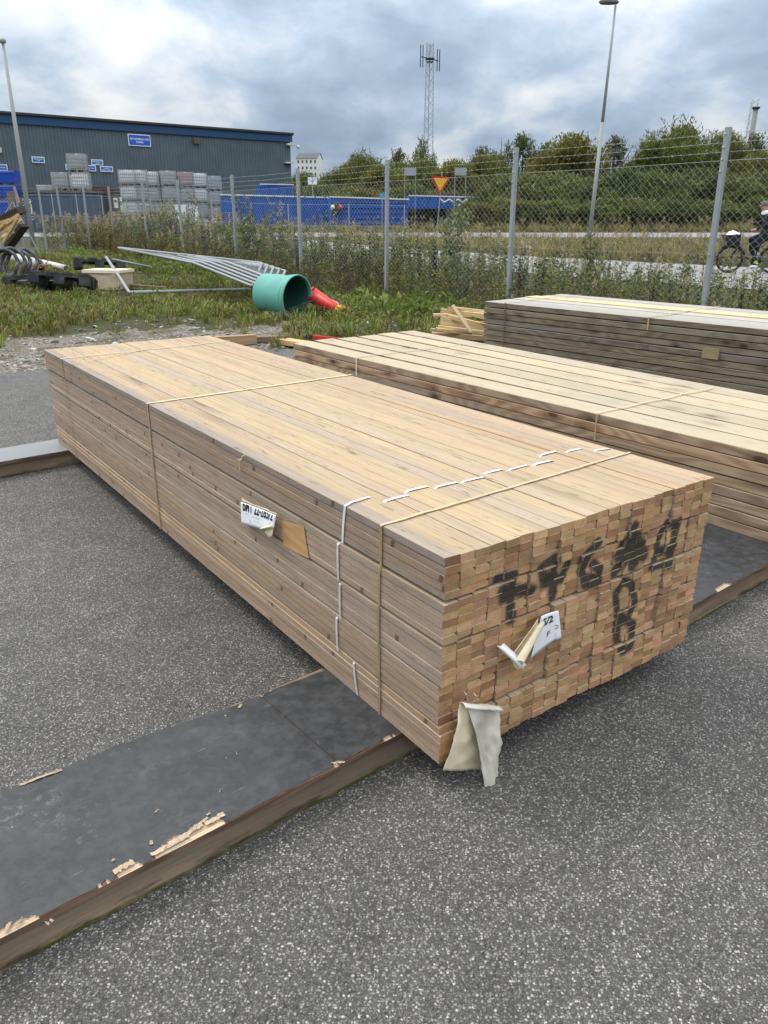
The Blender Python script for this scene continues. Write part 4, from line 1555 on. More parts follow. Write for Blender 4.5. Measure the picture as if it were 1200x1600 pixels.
plastic_pallet('tilted black plastic pallet on top, left of the foam block', G(100, 447, 0.16), R(8), (-10, 5), 0.95)
plastic_pallet('black plastic pallet wedged in the middle of the dumped pallets', G(58, 448, 0.05), R(-10), (-6, -4), 0.9)
plastic_pallet('black plastic pallet lying lowest in the grass beside the coiled pipe', G(80, 452, 0.02), R(-4), (4, 0), 0.9)
plastic_pallet('black plastic pallet behind the cream foam block', PY(156, 421, 18.6), R(20), (-8, 3), 0.95)

# coil of black corrugated pipe
cC = G(18, 437)
t = thing('pipe_coil', 'coil of black corrugated drain pipe at the left edge', 'pipe coil', cC)
for k, (r_, dx, tl) in enumerate(((0.34, 0, 60), (0.36, 0.10, 62), (0.33, 0.2, 58), (0.35, 0.30, 55))):
    mb = MB()
    Mx = Matrix.Translation((dx - 0.15, 0.1 * k, 0.33)) @ Matrix.Rotation(R(tl), 4, 'X') @ Matrix.Rotation(R(25), 4, 'Z')
    n = 44
    pts = [Mx @ Vector((r_ * math.cos(2 * math.pi * i / n), r_ * math.sin(2 * math.pi * i / n), 0.02 * math.sin(i))) for i in range(n)]
    mb.tube(pts, [0.045 if i % 2 else 0.038 for i in range(n)], 8, closed=True)
    mb.build('loop', plain('grey_black_plastic', (0.05, 0.052, 0.056), 0.5, 0.2, 8, dirt=((0.22, 0.21, 0.2), 0.5)), t, smooth=True)
M_CLAY = plain('terracotta', (0.40, 0.19, 0.11), 0.8, 0.15, 8)
M_WHITEP = plain('grubby_white', (0.62, 0.60, 0.56), 0.7, 0.12, 8, dirt=((0.25, 0.23, 0.19), 0.7))
for (x0, y0, x1, y1, r_, mm, lb) in ((30, 417, 66, 421, 0.11, M_CLAY, 'terracotta drain pipe behind the black pallets'),
                                    (20, 401, 62, 412, 0.10, M_WHITEP, 'grubby white pipe lying behind the pipe coil'),
                                    (66, 410, 104, 419, 0.07, M_WHITEP, 'pale pipe length among rubble behind the black pallets')):
    a, b = PY(x0, y0, 21), PY(x1, y1, 19.6)
    mb = MB()
    ax = (b - a)
    n = 16
    ortho = ax.normalized().orthogonal().normalized()
    o2 = ax.normalized().cross(ortho)
    for q_, rr_ in ((a, r_), (b, r_), (b, r_ * 0.85), (a, r_ * 0.85)):
        for i in range(n):
            an = 2 * math.pi * i / n
            mb.v.append(tuple(q_ + (ortho * math.cos(an) + o2 * math.sin(an)) * rr_))
    for s_ in range(4):
        for i in range(n):
            i2 = (i + 1) % n
            s2_ = (s_ + 1) % 4
            mb.f.append((s_ * n + i, s_ * n + i2, s2_ * n + i2, s2_ * n + i))
            mb.m.append(0)
    tag(mb.build('drain_pipe', mm, None, smooth=True), lb, 'pipe')

# heap of demolition timber at the left edge
TL = Vector((0, 0, 0))
TIM = [((-4, 362), (32, 338), 23.0, 0.16, 0.08), ((-6, 374), (36, 344), 22.8, 0.12, 0.06), ((8, 381), (30, 343), 22.5, 0.12, 0.10), ((-4, 352), (26, 342), 23.4, 0.12, 0.09),
       ((-6, 368), (10, 350), 22.7, 0.1, 0.08), ((-8, 379), (24, 364), 23.2, 0.08, 0.05)]
for i, (a, b, Y, ht, wd) in enumerate(TIM):
    o = stick('timber', PY(a[0], a[1], Y) - TL, PY(b[0], b[1], Y - 0.2) - TL, wd * 0.75, ht * 0.55, plain('pine_timber', (0.60, 0.41, 0.18), 0.7, 0.15, 6) if i == 0 else bpy.data.materials['pine_timber'], None, 200 + i)
    tag(o, ('long yellow timber sloping up highest in the left heap', 'thick yellow timber along the middle of the left heap', 'yellow prop standing steeply in front of the left heap', 'yellow timber directly under the brown ribbed board', 'short yellow stub at the very left edge of the heap', 'thin pale timber lowest in the left heap')[i], 'timber', 'yellow timbers heaped at the left edge')
M_BRN = plain('brown_board', (0.060, 0.045, 0.036), 0.7, 0.2, 6)
A, B = PY(-10, 347, 23.6) - TL, PY(33, 325, 23.2) - TL
up_ = Vector((0, 0, 1))
mb = MB()
nrm_ = (B - A).normalized().cross(Vector((0, 1, 0))).normalized()
if nrm_.z < 0:
    nrm_ = -nrm_
for i in range(10):
    u = i / 10
    p_ = A.lerp(B, u + 0.02)
    mb.beam(p_, p_ + (B - A) * 0.055, 0.3, 0.10, 0, up=nrm_)
mb.beam(A - nrm_ * 0.09, B - nrm_ * 0.09, 0.32, 0.08, 0, up=nrm_)
tag(mb.build('ribbed_board', M_BRN), 'dark brown ribbed board on top of the timber heap', 'board')
mb = MB()
A, B = PY(14, 385, 23.6) - TL, PY(38, 352, 23.3) - TL
mb.beam(A, B, 0.3, 0.10, 0)
tag(mb.build('plywood_scrap', M_BRN), 'dark brown plywood scrap leaning behind the yellow timbers', 'board')
# bits of rubble and litter in the grass
litter = [(40, 404, 0.16, M_WHITEP, 'pale plaster fragment by the left heap'), (75, 398, 0.2, M_WHITEP, 'white litter scrap in the grass near the fence corner'),
          (90, 513, 0.05, M_WHITEP, 'small white stone on the gravel edge'), (146, 533, 0.07, M_WHITEP, 'white pebble by the far corner of the tan stack'),
          (553, 478, 0.10, M_WHITEP, 'white paper scrap in weeds behind the cone'), (637, 505, 0.09, M_WHITEP, 'crumpled pale scrap behind the middle stack'),
          (270, 466, 0.06, M_WHITEP, 'dirty white lump beside the short pipe')]
for i, (x, y, s_, mm, lb) in enumerate(litter):
    bm = bmesh.new()
    bmesh.ops.create_icosphere(bm, subdivisions=2, radius=s_ * 0.5)
    for v in bm.verts:
        v.co += Vector(mnoise.noise_vector(v.co * (5 / s_) + Vector((i * 7, 0, 0)))) * s_ * 0.28
        v.co.z *= 0.55
    me = bpy.data.meshes.new('rubble')
    bm.to_mesh(me)
    bm.free()
    me.materials.append(mm)
    o = link('rubble', me)
    o.location = G(x, y, s_ * 0.15)
    tag(o, lb, 'rubble')
# ------------------------------------------------------------------ chain link fence
M_WIRE = plain('fence_wire', (0.40, 0.43, 0.44), 0.5, 0.08, 5, metal=0.4)
M_BOLT = plain('bolt', (0.75, 0.75, 0.74), 0.35, 0.05, 9, metal=0.7)
fence = thing('chain_link_fence', 'galvanised chain link fence with three barbed wires along the yard', 'fence', (0, 0, 0))
PX = [(1140, 199), (807, 232), (604, 250), (466, 262), (362, 273), (278, 282), (221, 286), (170, 291.5)]
posts = []
HT = 2.40
step = (FB - FA).length / 7
for i in range(-2, 8):
    # regular run, eased to the surveyed post tops
    q = FA + FDIR * (i * step)
    if i >= 0:
        p = PZ(PX[i][0], PX[i][1], HT)
        # keep on the fence line
        s_ = (Vector((p.x, p.y)) - FA).dot(FDIR)
        # point on the line with the same bearing as the post
        b = Vector((p.x, p.y)).normalized()
        den_ = FDIR.x * b.y - FDIR.y * b.x
        s_ = -(FA.x * b.y - FA.y * b.x) / den_
        q = FA + FDIR * s_
    posts.append(q)
for x in (129, 92.5, 64, 32, -2, -40):
    p = PZ(x, 291.5, HT)
    posts.append(Vector((p.x, p.y + (129 - x) * -0.004)))


def post_mesh(h):
    """open rolled profile: web with two returned flanges"""
    mb = MB()
    sec = [(-0.03, -0.035), (0.03, -0.035), (0.03, 0.02), (0.022, 0.02), (0.022, -0.027), (-0.022, -0.027), (-0.022, 0.02), (-0.03, 0.02)]
    n = len(sec)
    for z in (0, h):
        mb.v += [(x, y, z) for x, y in sec]
    for j in range(n):
        mb.f.append((j, (j + 1) % n, n + (j + 1) % n, n + j))
        mb.m.append(0)
    mb.f += [(n, n + 1, n + 4, n + 5), (n + 1, n + 2, n + 3, n + 4), (n + 5, n + 6, n + 7, n)]
    mb.m += [0] * 3
    return mb.mesh('post', M_GALVD)


PM = post_mesh(HT + 0.35)
bolt = MB()
bolt.lathe([(0.0, 0.012), (0.010, 0.010), (0.012, 0.0)], 8, 0, Matrix.Rotation(R(90), 4, 'X'))
BMESH = bolt.mesh('bolt', M_BOLT)
fang = math.atan2(FDIR.y, FDIR.x)
for i, q in enumerate(posts):
    o = link('post', PM, fence)
    o.location = (q.x, q.y, -0.35)
    o.rotation_euler = (R(0.4) * math.sin(i * 3), R(0.4) * math.sin(i * 5), fang + math.pi)
    if i < 2:
        continue
    if i < 7:
        for z in (2.33, 2.19, 2.06, 1.93, 1.0):
            b = link('bolt', BMESH, o)
            b.location = (-0.012, -0.037, z + 0.35)
MESH_TOP, PITCHX, PITCHZ, RW = 2.05, 0.105, 0.092, 0.0021


def link_span(a, b):
    """woven diamonds: each wire zig-zags between its neighbours"""
    L = (b - a).length
    nw = max(2, int(round(L / (PITCHX / 2))))
    nz = int(MESH_TOP / (PITCHZ / 2))
    V, F = [], []
    tri = [(0, RW), (RW * 0.87, -RW * 0.5), (-RW * 0.87, -RW * 0.5)]
    base_z = 0.0
    for w_ in range(0, nw, 1):
        if w_ % 2:
            continue
        for sgn in (0,):
            pts = []
            for k in range(nz + 1):
                x = (w_ + (k % 2)) / nw * L
                pts.append((x, (0.003 if k % 2 else -0.003), MESH_TOP - k * PITCHZ / 2))
            o_ = len(V)
            for (x, y, z) in pts:
                for (dx, dy) in tri:
                    V.append((x + dx * 1.35, y + dy, z))
            for k in range(nz):
                for j in range(3):
                    j2 = (j + 1) % 3
                    F.append((o_ + k * 3 + j, o_ + k * 3 + j2, o_ + k * 3 + 3 + j2, o_ + k * 3 + 3 + j))
            # the neighbouring wire is the mirror image
            pts = [(max(0, (w_ - 0 + (0 if k % 2 else 0)) / nw * L) if False else (w_ - (k % 2)) / nw * L, (-0.003 if k % 2 else 0.003), MESH_TOP - k * PITCHZ / 2) for k in range(nz + 1)]
            if w_ == 0:
                continue
            o_ = len(V)
            for (x, y, z) in pts:
                for (dx, dy) in tri:
                    V.append((x + dx * 1.35, y + dy, z))
            for k in range(nz):
                for j in range(3):
                    j2 = (j + 1) % 3
                    F.append((o_ + k * 3 + j, o_ + k * 3 + j2, o_ + k * 3 + 3 + j2, o_ + k * 3 + 3 + j))
    d = (b - a).normalized()
    V = np.array(V)
    W_ = np.stack([a.x + d.x * V[:, 0] - d.y * V[:, 1], a.y + d.y * V[:, 0] + d.x * V[:, 1], V[:, 2]], -1)
    return np_mesh('chain_link', W_, np.array(F), M_WIRE)


for a, b in zip(posts[:-1], posts[1:]):
    o = link('chain_link', link_span(a, b), fence)
    o['kind'] = 'stuff'
for z, nm in ((MESH_TOP - 0.003, 'top_wire'), (1.0, 'line_wire')):
    mb = MB()
    for a, b in zip(posts[:-1], posts[1:]):
        mb.tube([(a.x, a.y, z), ((a.x + b.x) / 2, (a.y + b.y) / 2, z - 0.008), (b.x, b.y, z)], 0.0032 if z > 1.5 else 0.002, 4, cap=False)
    mb.build(nm, M_WIRE, fence)
for z in (2.14, 2.24, 2.34):
    mb = MB()
    for a, b in zip(posts[:-1], posts[1:]):
        L = (b - a).length
        mb.tube([(a.x, a.y, z), ((a.x + b.x) / 2, (a.y + b.y) / 2, z - 0.015), (b.x, b.y, z)], 0.0022, 4, cap=False)
        for k in range(1, int(L / 0.12)):
            u = k * 0.12 / L
            q = a.lerp(b, u)
            zz = z - 0.015 * (1 - abs(2 * u - 1))
            for ang in (0.6, 2.2):
                dx, dz = 0.016 * math.cos(ang), 0.016 * math.sin(ang)
                mb.tube([(q.x - dx * FDIR.x, q.y - dx * FDIR.y, zz - dz), (q.x + dx * FDIR.x, q.y + dx * FDIR.y, zz + dz)], 0.0016, 3, cap=False)
    mb.build('barbed_wire', M_WIRE, fence)
# diagonal braces at the fence corner
BT = PZ(20, 316, 1.9)
for dv in ((-1.2, 0.1, -1.3), (0.7, -0.1, -1.7)):
    mb = MB()
    mb.tube([BT, BT + Vector(dv)], 0.022, 6)
    mb.build('brace', M_GALV, fence)
# ------------------------------------------------------------------ warehouse behind the road
def clad_mat():
    m = NT('corrugated_cladding', 0.55, 0.3)
    p = m.obj()
    a = m.noise(m.map(p, (0.35, 1, 0.5)), 1, 5, 0.6)
    b = m.noise(m.map(p, (2.2, 2.2, 0.25)), 1, 5, 0.65)
    c = m.mix(m.mr(a, 0.3, 0.7), (0.080, 0.110, 0.130), (0.118, 0.150, 0.168))
    c = m.mix(m.mr(b, 0.55, 0.75, 0, 0.5), c, (0.15, 0.175, 0.185))
    return m.out(c)


M_CLAD = clad_mat()
M_TRIM = plain('blue_trim', (0.022, 0.070, 0.16), 0.45, 0.06, 1)
M_DARK = plain('dark_fascia', (0.045, 0.045, 0.042), 0.7, 0.1, 1)
M_SIGNB = plain('sign_blue', (0.025, 0.115, 0.52), 0.4, 0.05, 1)
M_SIGNB2 = plain('sign_mid_blue', (0.01, 0.16, 0.42), 0.4, 0.05, 1)
M_SIGNW = plain('sign_white', (0.80, 0.82, 0.84), 0.4, 0.03, 1)
B0, B1 = PY(-60, 342, 69.5), PY(458, 342, 89.7)
bdir = Vector((B1.x - B0.x, B1.y - B0.y, 0))
BL = bdir.length
bdir.normalize()
bout = Vector((bdir.y, -bdir.x, 0))
bld = thing('warehouse', 'long blue grey corrugated warehouse with blue roof trim behind the fence', 'building', (B0.x, B0.y, 0.55), math.atan2(bdir.y, bdir.x))
HB = 8.9
PITCHC = 0.30
mb = MB()
n = int(BL / PITCHC)
prof = []
for i in range(n):
    x = i * PITCHC
    prof += [(x, 0.0), (x + 0.13, 0.0), (x + 0.16, -0.05), (x + 0.27, -0.05)]
prof.append((BL, 0.0))
for (x, y) in prof:
    mb.v += [(min(x, BL), y, -0.6), (min(x, BL), y, HB)]
for i in range(len(prof) - 1):
    k = 2 * i
    mb.f.append((k, k + 2, k + 3, k + 1))
    mb.m.append(0)
mb.build('front_wall', M_CLAD, bld)
mb = MB()
mb.add([(BL, 0.0, -0.6), (BL, 18, -0.6), (BL, 18, HB), (BL, 0, HB)], [(0, 1, 2, 3)])
mb.add([(0, 18, -0.6), (BL, 18, -0.6), (BL, 18, HB), (0, 18, HB)], [(3, 2, 1, 0)])
mb.add([(0, 0, -0.6), (0, 18, -0.6), (0, 18, HB), (0, 0, HB)], [(3, 2, 1, 0)])
mb.build('side_wall', M_CLAD, bld)
mb = MB()
mb.box((BL / 2, 8.9, HB + 0.25), (BL + 0.5, 18.6, 0.18))
mb.build('roof', M_DARK, bld)
mb = MB()
mb.box((BL / 2, -0.16, HB - 0.22), (BL + 0.3, 0.10, 0.62))
mb.build('blue_fascia', M_TRIM, bld)
mb = MB()
mb.box((BL / 2, -0.22, HB + 0.22), (BL + 0.5, 0.16, 0.24))
mb.build('gutter', M_DARK, bld)


def wall_x(px):
    """distance along the wall seen at photo column px"""
    r = ray(px, 300)
    c = -B0.x * bdir.y + B0.y * bdir.x
    t_ = c / (r[1] * bdir.x - r[0] * bdir.y)
    q = Vector((r[0] * t_, r[1] * t_, 0)) - Vector((B0.x, B0.y, 0))
    return q.dot(bdir), Vector((r[0] * t_, r[1] * t_, 0))


def wall_pt(px, py):
    u, q = wall_x(px)
    return u, PY(px, py, q.y).z - 0.55


def wall_sign(label, x0, y0, x1, y1, lines, mat, sizes):
    u0, z1 = wall_pt(x0, y0)
    u1, z0 = wall_pt(x1, y1)
    base = B0 + bdir * ((u0 + u1) / 2) + bout * 0.12
    t = thing('wall_sign', label, 'sign', (base.x, base.y, 0.55 + (z0 + z1) / 2), math.atan2(bdir.y, bdir.x), 'blue signs on the warehouse')
    wd, ht = u1 - u0, z1 - z0
    mb = MB()
    mb.box((0, 0, 0), (wd, 0.05, ht))
    mb.build('frame', M_SIGNW, t)
    mb = MB()
    mb.box((0, -0.012, 0), (wd - 0.14, 0.05, ht - 0.14))
    mb.build('face', mat, t)
    for (txt, zc_, wf) in lines:
        me = text_mesh(txt, 1.0, 0.015)
        xs_ = [v.co.x for v in me.vertices]
        ys_ = [v.co.y for v in me.vertices]
        W_ = (max(xs_) - min(xs_))
        H_ = (max(ys_) - min(ys_))
        for v in me.vertices:
            x = (v.co.x - (max(xs_) + min(xs_)) / 2) / W_ * wd * wf
            z = (v.co.y - (max(ys_) + min(ys_)) / 2) / H_ * ht * sizes
            v.co = (x, -0.045, z + zc_ * ht)
        me.materials.append(M_SIGNW)
        link('lettering', me, t)
    return t


wall_sign('large blue sign reading RETUREMBALLAGE TOMMA high on the warehouse', 208, 209, 242, 229.5, [('RETUREMBALLAGE', 0.10, 0.82), ('TOMMA', -0.17, 0.34)], M_SIGNB, 0.17)
wall_sign('small blue sign alone at the left on the warehouse wall', 56.5, 244.5, 76, 255, [('MIILRPALLAR', 0.12, 0.7), ('380', -0.17, 0.22)], M_SIGNB2, 0.2)
wall_sign('uppermost small blue sign of the cluster on the wall', 147.5, 249, 165.5, 258.5, [('MIILRPALLAR', 0.10, 0.75), ('380', -0.2, 0.25)], M_SIGNB2, 0.2)
wall_sign('lower right small blue sign of the cluster', 160, 259.5, 179.5, 269, [('TOMMA EU', 0.12, 0.5), ('EMBALLAGEPALL', -0.18, 0.78)], M_SIGNB, 0.2)
wall_sign('small blue sign partly hidden by the topmost grey tank', 134, 257.5, 153.5, 268, [('TOMMA PLATS', 0.0, 0.8)], M_SIGNB, 0.2)
wall_sign('small blue sign directly left of the topmost grey tank', 107, 256.5, 126.5, 266, [('TOMMA', 0.0, 0.6)], M_SIGNB, 0.2)
wall_sign('blue sign at the left edge above the blue bins', -14, 256, 17, 267, [('TOMMA BACKAR', 0.0, 0.8)], M_SIGNB, 0.2)
# wall lamps and vent
for (x0, y0, x1, y1, nm, mm) in ((-8, 230, 10.5, 239, 'wall_lamp', M_WHITEP), (307, 215, 317, 225, 'vent', plain('vent_brown', (0.12, 0.095, 0.08), 0.8)),
                             (449, 224, 461, 228, 'camera_bracket', M_WHITEP), (445, 253, 458, 256, 'wall_lamp', M_WHITEP)):
    u0, z1 = wall_pt(x0, y0)
    u1, z0 = wall_pt(x1, y1)
    mb = MB()
    mb.box(((u0 + u1) / 2, -0.25, (z0 + z1) / 2), (u1 - u0, 0.5 if nm != 'vent' else 0.12, z1 - z0))
    mb.build(nm, mm, bld)
u0, z1 = wall_pt(466, 229)
mb = MB()
mb.lathe([(0, 0.15), (0.16, 0.1), (0.17, -0.1), (0.1, -0.2), (0, -0.25)], 12, 0, Matrix.Translation((u0, -0.3, z1)))
mb.build('dome_camera', M_WHITEP, bld, smooth=True)

# ------------------------------------------------------------------ tanks in cages
M_TANKW = plain('tank_white', (0.76, 0.78, 0.78), 0.5, 0.08, 3, dirt=((0.36, 0.36, 0.34), 0.6))
M_TANKG = plain('tank_grey', (0.42, 0.44, 0.44), 0.55, 0.12, 3, dirt=((0.20, 0.20, 0.19), 0.6))
M_TANKB = plain('tank_brown', (0.46, 0.30, 0.25), 0.55, 0.12, 3, dirt=((0.25, 0.2, 0.18), 0.5))
M_CAGE = plain('cage_tube', (0.42, 0.44, 0.45), 0.45, 0.1, 3, metal=0.5)
M_PALW = plain('grey_pallet_wood', (0.24, 0.20, 0.15), 0.85, 0.2, 5)


def ibc(mat):
    w_, d_, h_ = 1.17, 0.98, 1.14
    mb = MB()
    mb.box((0, 0, 0.14 + 0.48), (w_ - 0.06, d_ - 0.06, 0.94))
    tank = mb.mesh('tank', mat)
    bm = bmesh.new()
    bm.from_mesh(tank)
    bmesh.ops.bevel(bm, geom=bm.edges[:], offset=0.09, segments=2, affect='EDGES')
    bm.to_mesh(tank)
    bm.free()
    mb = MB()
    r_ = 0.014
    for i in range(9):
        x = -w_ / 2 + w_ * i / 8
        for s_ in (-1, 1):
            mb.beam((x, s_ * d_ / 2, 0.14), (x, s_ * d_ / 2, h_), r_ * 2, r_ * 2)
    for i in range(1, 7):
        y = -d_ / 2 + d_ * i / 7
        for s_ in (-1, 1):
            mb.beam((s_ * w_ / 2, y, 0.14), (s_ * w_ / 2, y, h_), r_ * 2, r_ * 2)
    for z in (0.16, 0.37, 0.60, 0.83, h_ - 0.02):
        for s_ in (-1, 1):
            mb.beam((-w_ / 2, s_ * d_ / 2, z), (w_ / 2, s_ * d_ / 2, z), r_ * 2.2, r_ * 2.2)
            mb.beam((s_ * w_ / 2, -d_ / 2, z), (s_ * w_ / 2, d_ / 2, z), r_ * 2.2, r_ * 2.2)
    cage = mb.mesh('cage', M_CAGE)
    mb = MB()
    mb.box((0, 0, 0.125), (w_, d_, 0.03))
    for x in (-0.5, 0, 0.5):
        mb.box((x, 0, 0.06), (0.13, d_, 0.10))
        mb.box((x, 0, 0.0075), (0.16, d_, 0.015))
    pal = mb.mesh('pallet_base', M_PALW)
    lid = MB()
    lid.lathe([(0, 0.03), (0.11, 0.03), (0.12, 0), (0.12, -0.02)], 12, 0, Matrix.Translation((0, 0, h_ - 0.03)))
    return tank, cage, pal, lid.mesh('lid', M_SIGNW)


IB = {k: ibc(m_) for k, m_ in (('w', M_TANKW), ('g', M_TANKG), ('b', M_TANKB))}


def put_ibc(kind, p, rz, label, group):
    t = thing('caged_tank', label, 'tank', p, rz, group)
    for me in IB[kind]:
        link(me.name.split('.')[0], me, t)
    return t


GRP = 'caged tanks stacked in front of the warehouse'
brz = math.atan2(bdir.y, bdir.x) * 0.55
cols = [(200, 'wwww', 66.5, 265.5), (220, 'wgww', 67.2, 265.8), (237, 'wggg', 67.6, 268), (264, 'gggw', 67.8, 267), (291, 'bgww', 68.6, 269), (312, 'wwgw', 69.2, 270.5), (334, 'gggg', 69.6, 275)]
COLN = ['first', 'second', 'third', 'fourth', 'fifth', 'sixth', 'rightmost']
ROWN = ['topmost', 'second from the top', 'third from the top', 'lowest']
KN = {'w': 'white', 'g': 'grey', 'b': 'reddish brown'}
for ci, (px_, kinds, Y, ytop) in enumerate(cols):
    topz = PY(px_, ytop, Y).z
    for r in range(4):
        z = topz - 1.14 - r * 1.155
        x = PY(px_, 300, Y).x
        if z < 0.1 and r == 3:
            z = max(z, 0.3)
        put_ibc(kinds[r], (x, Y + 0.03 * r, z), brz,
                '%s caged tank, %s in the %s column of the tank wall' % (KN[kinds[r]], ROWN[r], COLN[ci] if ci < 6 else 'rightmost'), GRP)
# two tanks and crates standing on the dark container
contY = 58.0
cont = thing('shipping_container', 'dark blue shipping container with white sideways lettering', 'container', PY(100, 342, contY), R(6))
cw0, cw1 = PY(44, 300, contY).x, PY(157, 300, contY).x
cont.location = ((cw0 + cw1) / 2, contY, 0.45)
CT = PY(100, 299, contY).z - 0.45
mb = MB()
n = int((cw1 - cw0) / 0.28)
prof = []
for i in range(n):
    x = (cw0 - cw1) / 2 + i * 0.28
    prof += [(x, -1.2), (x + 0.1, -1.2), (x + 0.14, -1.16), (x + 0.24, -1.16)]
for (x, y) in prof:
    mb.v += [(x, y, 0), (x, y, CT - 0.1)]
for i in range(len(prof) - 1):
    mb.f.append((2 * i, 2 * i + 2, 2 * i + 3, 2 * i + 1))
    mb.m.append(0)
M_CONT = plain('container_blue', (0.050, 0.085, 0.125), 0.55, 0.12, 1, dirt=((0.10, 0.10, 0.10), 0.5))
mb.build('corrugated_side', M_CONT, cont)
mb = MB()
mb.box((0, 0, CT / 2), (cw1 - cw0, 2.3, CT - 0.12))
mb.build('body', M_CONT, cont)
mb = MB()
for z in (0.06, CT - 0.05):
    mb.box((0, 0, z), (cw1 - cw0 + 0.1, 2.5, 0.16))
mb.build('rail', plain('container_rail', (0.10, 0.09, 0.08), 0.7, 0.15, 2), cont)
for txt, xx, sz, z0_, z1_ in (('ØSTPHA', PY(57, 330, contY).x, 0.62, PY(57, 311, contY).z, PY(57, 346, contY).z), ('STC', PY(50.5, 320, contY).x, 0.3, PY(50, 311, contY).z, PY(50, 325, contY).z)):
    me = text_mesh(txt, 1.0, 0.02)
    xs_ = [v.co.x for v in me.vertices]
    ys_ = [v.co.y for v in me.vertices]
    for v in me.vertices:
        a_ = (v.co.x - min(xs_)) / (max(xs_) - min(xs_))
        b_ = (v.co.y - min(ys_)) / (max(ys_) - min(ys_))
        v.co = (xx - (cw0 + cw1) / 2 - 0.15 + sz * b_ * 0.55, -1.225, (z0_ + (z1_ - z0_) * a_) - 0.45)
    me.materials.append(M_SIGNW)
    link('lettering', me, cont)
ct_z = 0.45 + CT + 0.04
for (px_, pyt, kind, dz, lb) in ((102.5, 275.5, 'g', 0, 'grey caged tank standing alone on the dark container'), (131, 282, 'w', 0, 'white caged tank on the container beneath the brown grey one'),
                             (129.5, 262, 'g', 1.155, 'brown grey caged tank stacked highest on the dark container')):
    put_ibc(kind, (PY(px_, 300, contY).x, contY - 0.3, ct_z + dz), R(8), lb, 'caged tanks on the dark container')
t = thing('plastic_crate', 'low pale grey crate on the left end of the container', 'crate', (PY(76, 300, contY).x, contY - 0.3, ct_z), R(8))
mb = MB()
mb.box((0, 0, 0.16), (1.05, 0.9, 0.30))
mb.build('box', M_TANKG, t)
mb = MB()
for x in (-0.4, 0, 0.4):
    mb.box((x, 0, 0.32), (0.3, 0.92, 0.04))
mb.build('lid', M_TANKW, t)
# brown container end with white notices
t = thing('brown_container', 'brown steel container beside the tank wall with two white notices', 'container', (PY(171, 342, 60).x, 60, 0.4), R(5))
hw = (PY(186, 342, 60).x - PY(156, 342, 60).x) / 2
hh = PY(170, 293, 60).z - 0.4
M_BROWN = plain('brown_steel', (0.060, 0.048, 0.045), 0.6, 0.12, 1)
for s_ in (-1, 1):
    mb = MB()
    mb.box((s_ * hw * 0.5, -1.2, hh / 2), (hw * 0.97, 0.08, hh))
    mb.build('door', M_BROWN, t)
mb = MB()
mb.box((0, 0, hh / 2), (hw * 2, 2.3, hh))
mb.build('body', M_BROWN, t)
mb = MB()
mb.box((0, -1.25, hh - 0.25), (hw * 1.9, 0.06, 0.5))
mb.build('top_panel', plain('rust_panel', (0.13, 0.05, 0.035), 0.7, 0.15, 2), t)
for (x0, y0, x1, y1) in ((174, 309, 182, 325), (183.5, 308, 189, 332)):
    a_, b_ = PY(x0, y0, 58.7), PY(x1, y1, 58.7)
    mb = MB()
    mb.box(((a_.x + b_.x) / 2 - t.location.x, -1.30, (a_.z + b_.z) / 2 - 0.4), (b_.x - a_.x, 0.03, a_.z - b_.z))
    nt = mb.build('notice', plain('notice_cream', (0.74, 0.76, 0.66), 0.5), t)
    mb = MB()
    mb.box(((a_.x + b_.x) / 2 - t.location.x, -1.325, (a_.z + b_.z) / 2 - 0.4 + 0.12), ((b_.x - a_.x) * 0.5, 0.02, (a_.z - b_.z) * 0.25))
    mb.build('pictogram', M_INK, nt)
# blue bins at the left edge
M_BIN = plain('bin_blue', (0.012, 0.062, 0.36), 0.45, 0.1, 2)
for (x0, x1, y0, y1, lb) in ((-8, 30, 267, 289, 'topmost blue bin of the stack at the left edge'), (-4, 30, 290, 311, 'middle blue bin of the stack at the left edge'),
                             (2, 26, 314, 338, 'lowest blue bin of the stack at the left edge')):
    a_, b_ = PY(x0, y0, 56), PY(x1, y1, 56)
    t = thing('blue_bin', lb, 'bin', ((a_.x + b_.x) / 2, 56, b_.z), 0, 'blue bins stacked at the left edge')
    wd, ht = b_.x - a_.x, a_.z - b_.z
    mb = MB()
    mb.v = [(-wd * .46, -.5, .12), (wd * .46, -.5, .12), (wd * .46, .5, .12), (-wd * .46, .5, .12), (-wd / 2, -.55, ht), (wd / 2, -.55, ht), (wd / 2, .55, ht), (-wd / 2, .55, ht)]
    mb.f = [(0, 1, 5, 4), (1, 2, 6, 5), (2, 3, 7, 6), (3, 0, 4, 7), (4, 5, 6, 7), (3, 2, 1, 0)]
    mb.m = [0] * 6
    mb.build('body', M_BIN, t)
    mb = MB()
    mb.box((0, -.56, ht - 0.06), (wd * 1.02, 0.05, 0.12))
    mb.build('rim', plain('bin_rim', (0.10, 0.17, 0.45), 0.45, 0.1, 2), t)
    for s_ in (-0.25, 0.25):
        mb = MB()
        mb.box((s_ * wd, -.45, 0.06), (wd * 0.2, 0.2, 0.12))
        mb.build('foot', M_BLACKP, t)
# post with orange reflector
t = thing('gate_post', 'weathered gate post with an orange reflector strip by the lamp post', 'post', (PY(22, 342, 40).x, 40, 0.3))
mb = MB()
zt = PY(22, 299, 40).z - 0.3
mb.box((0, 0, zt / 2), (0.26, 0.2, zt))
mb.build('post', plain('grey_brown_post', (0.16, 0.13, 0.11), 0.8, 0.2, 3), t)
mb = MB()
mb.beam((0.30, -0.12, zt + 0.15), (0.40, -0.12, zt - 0.5), 0.12, 0.03, 0, up=(0, -1, 0))
mb.build('reflector', plain('orange', (0.75, 0.28, 0.01), 0.4, 0.05, 2), t)
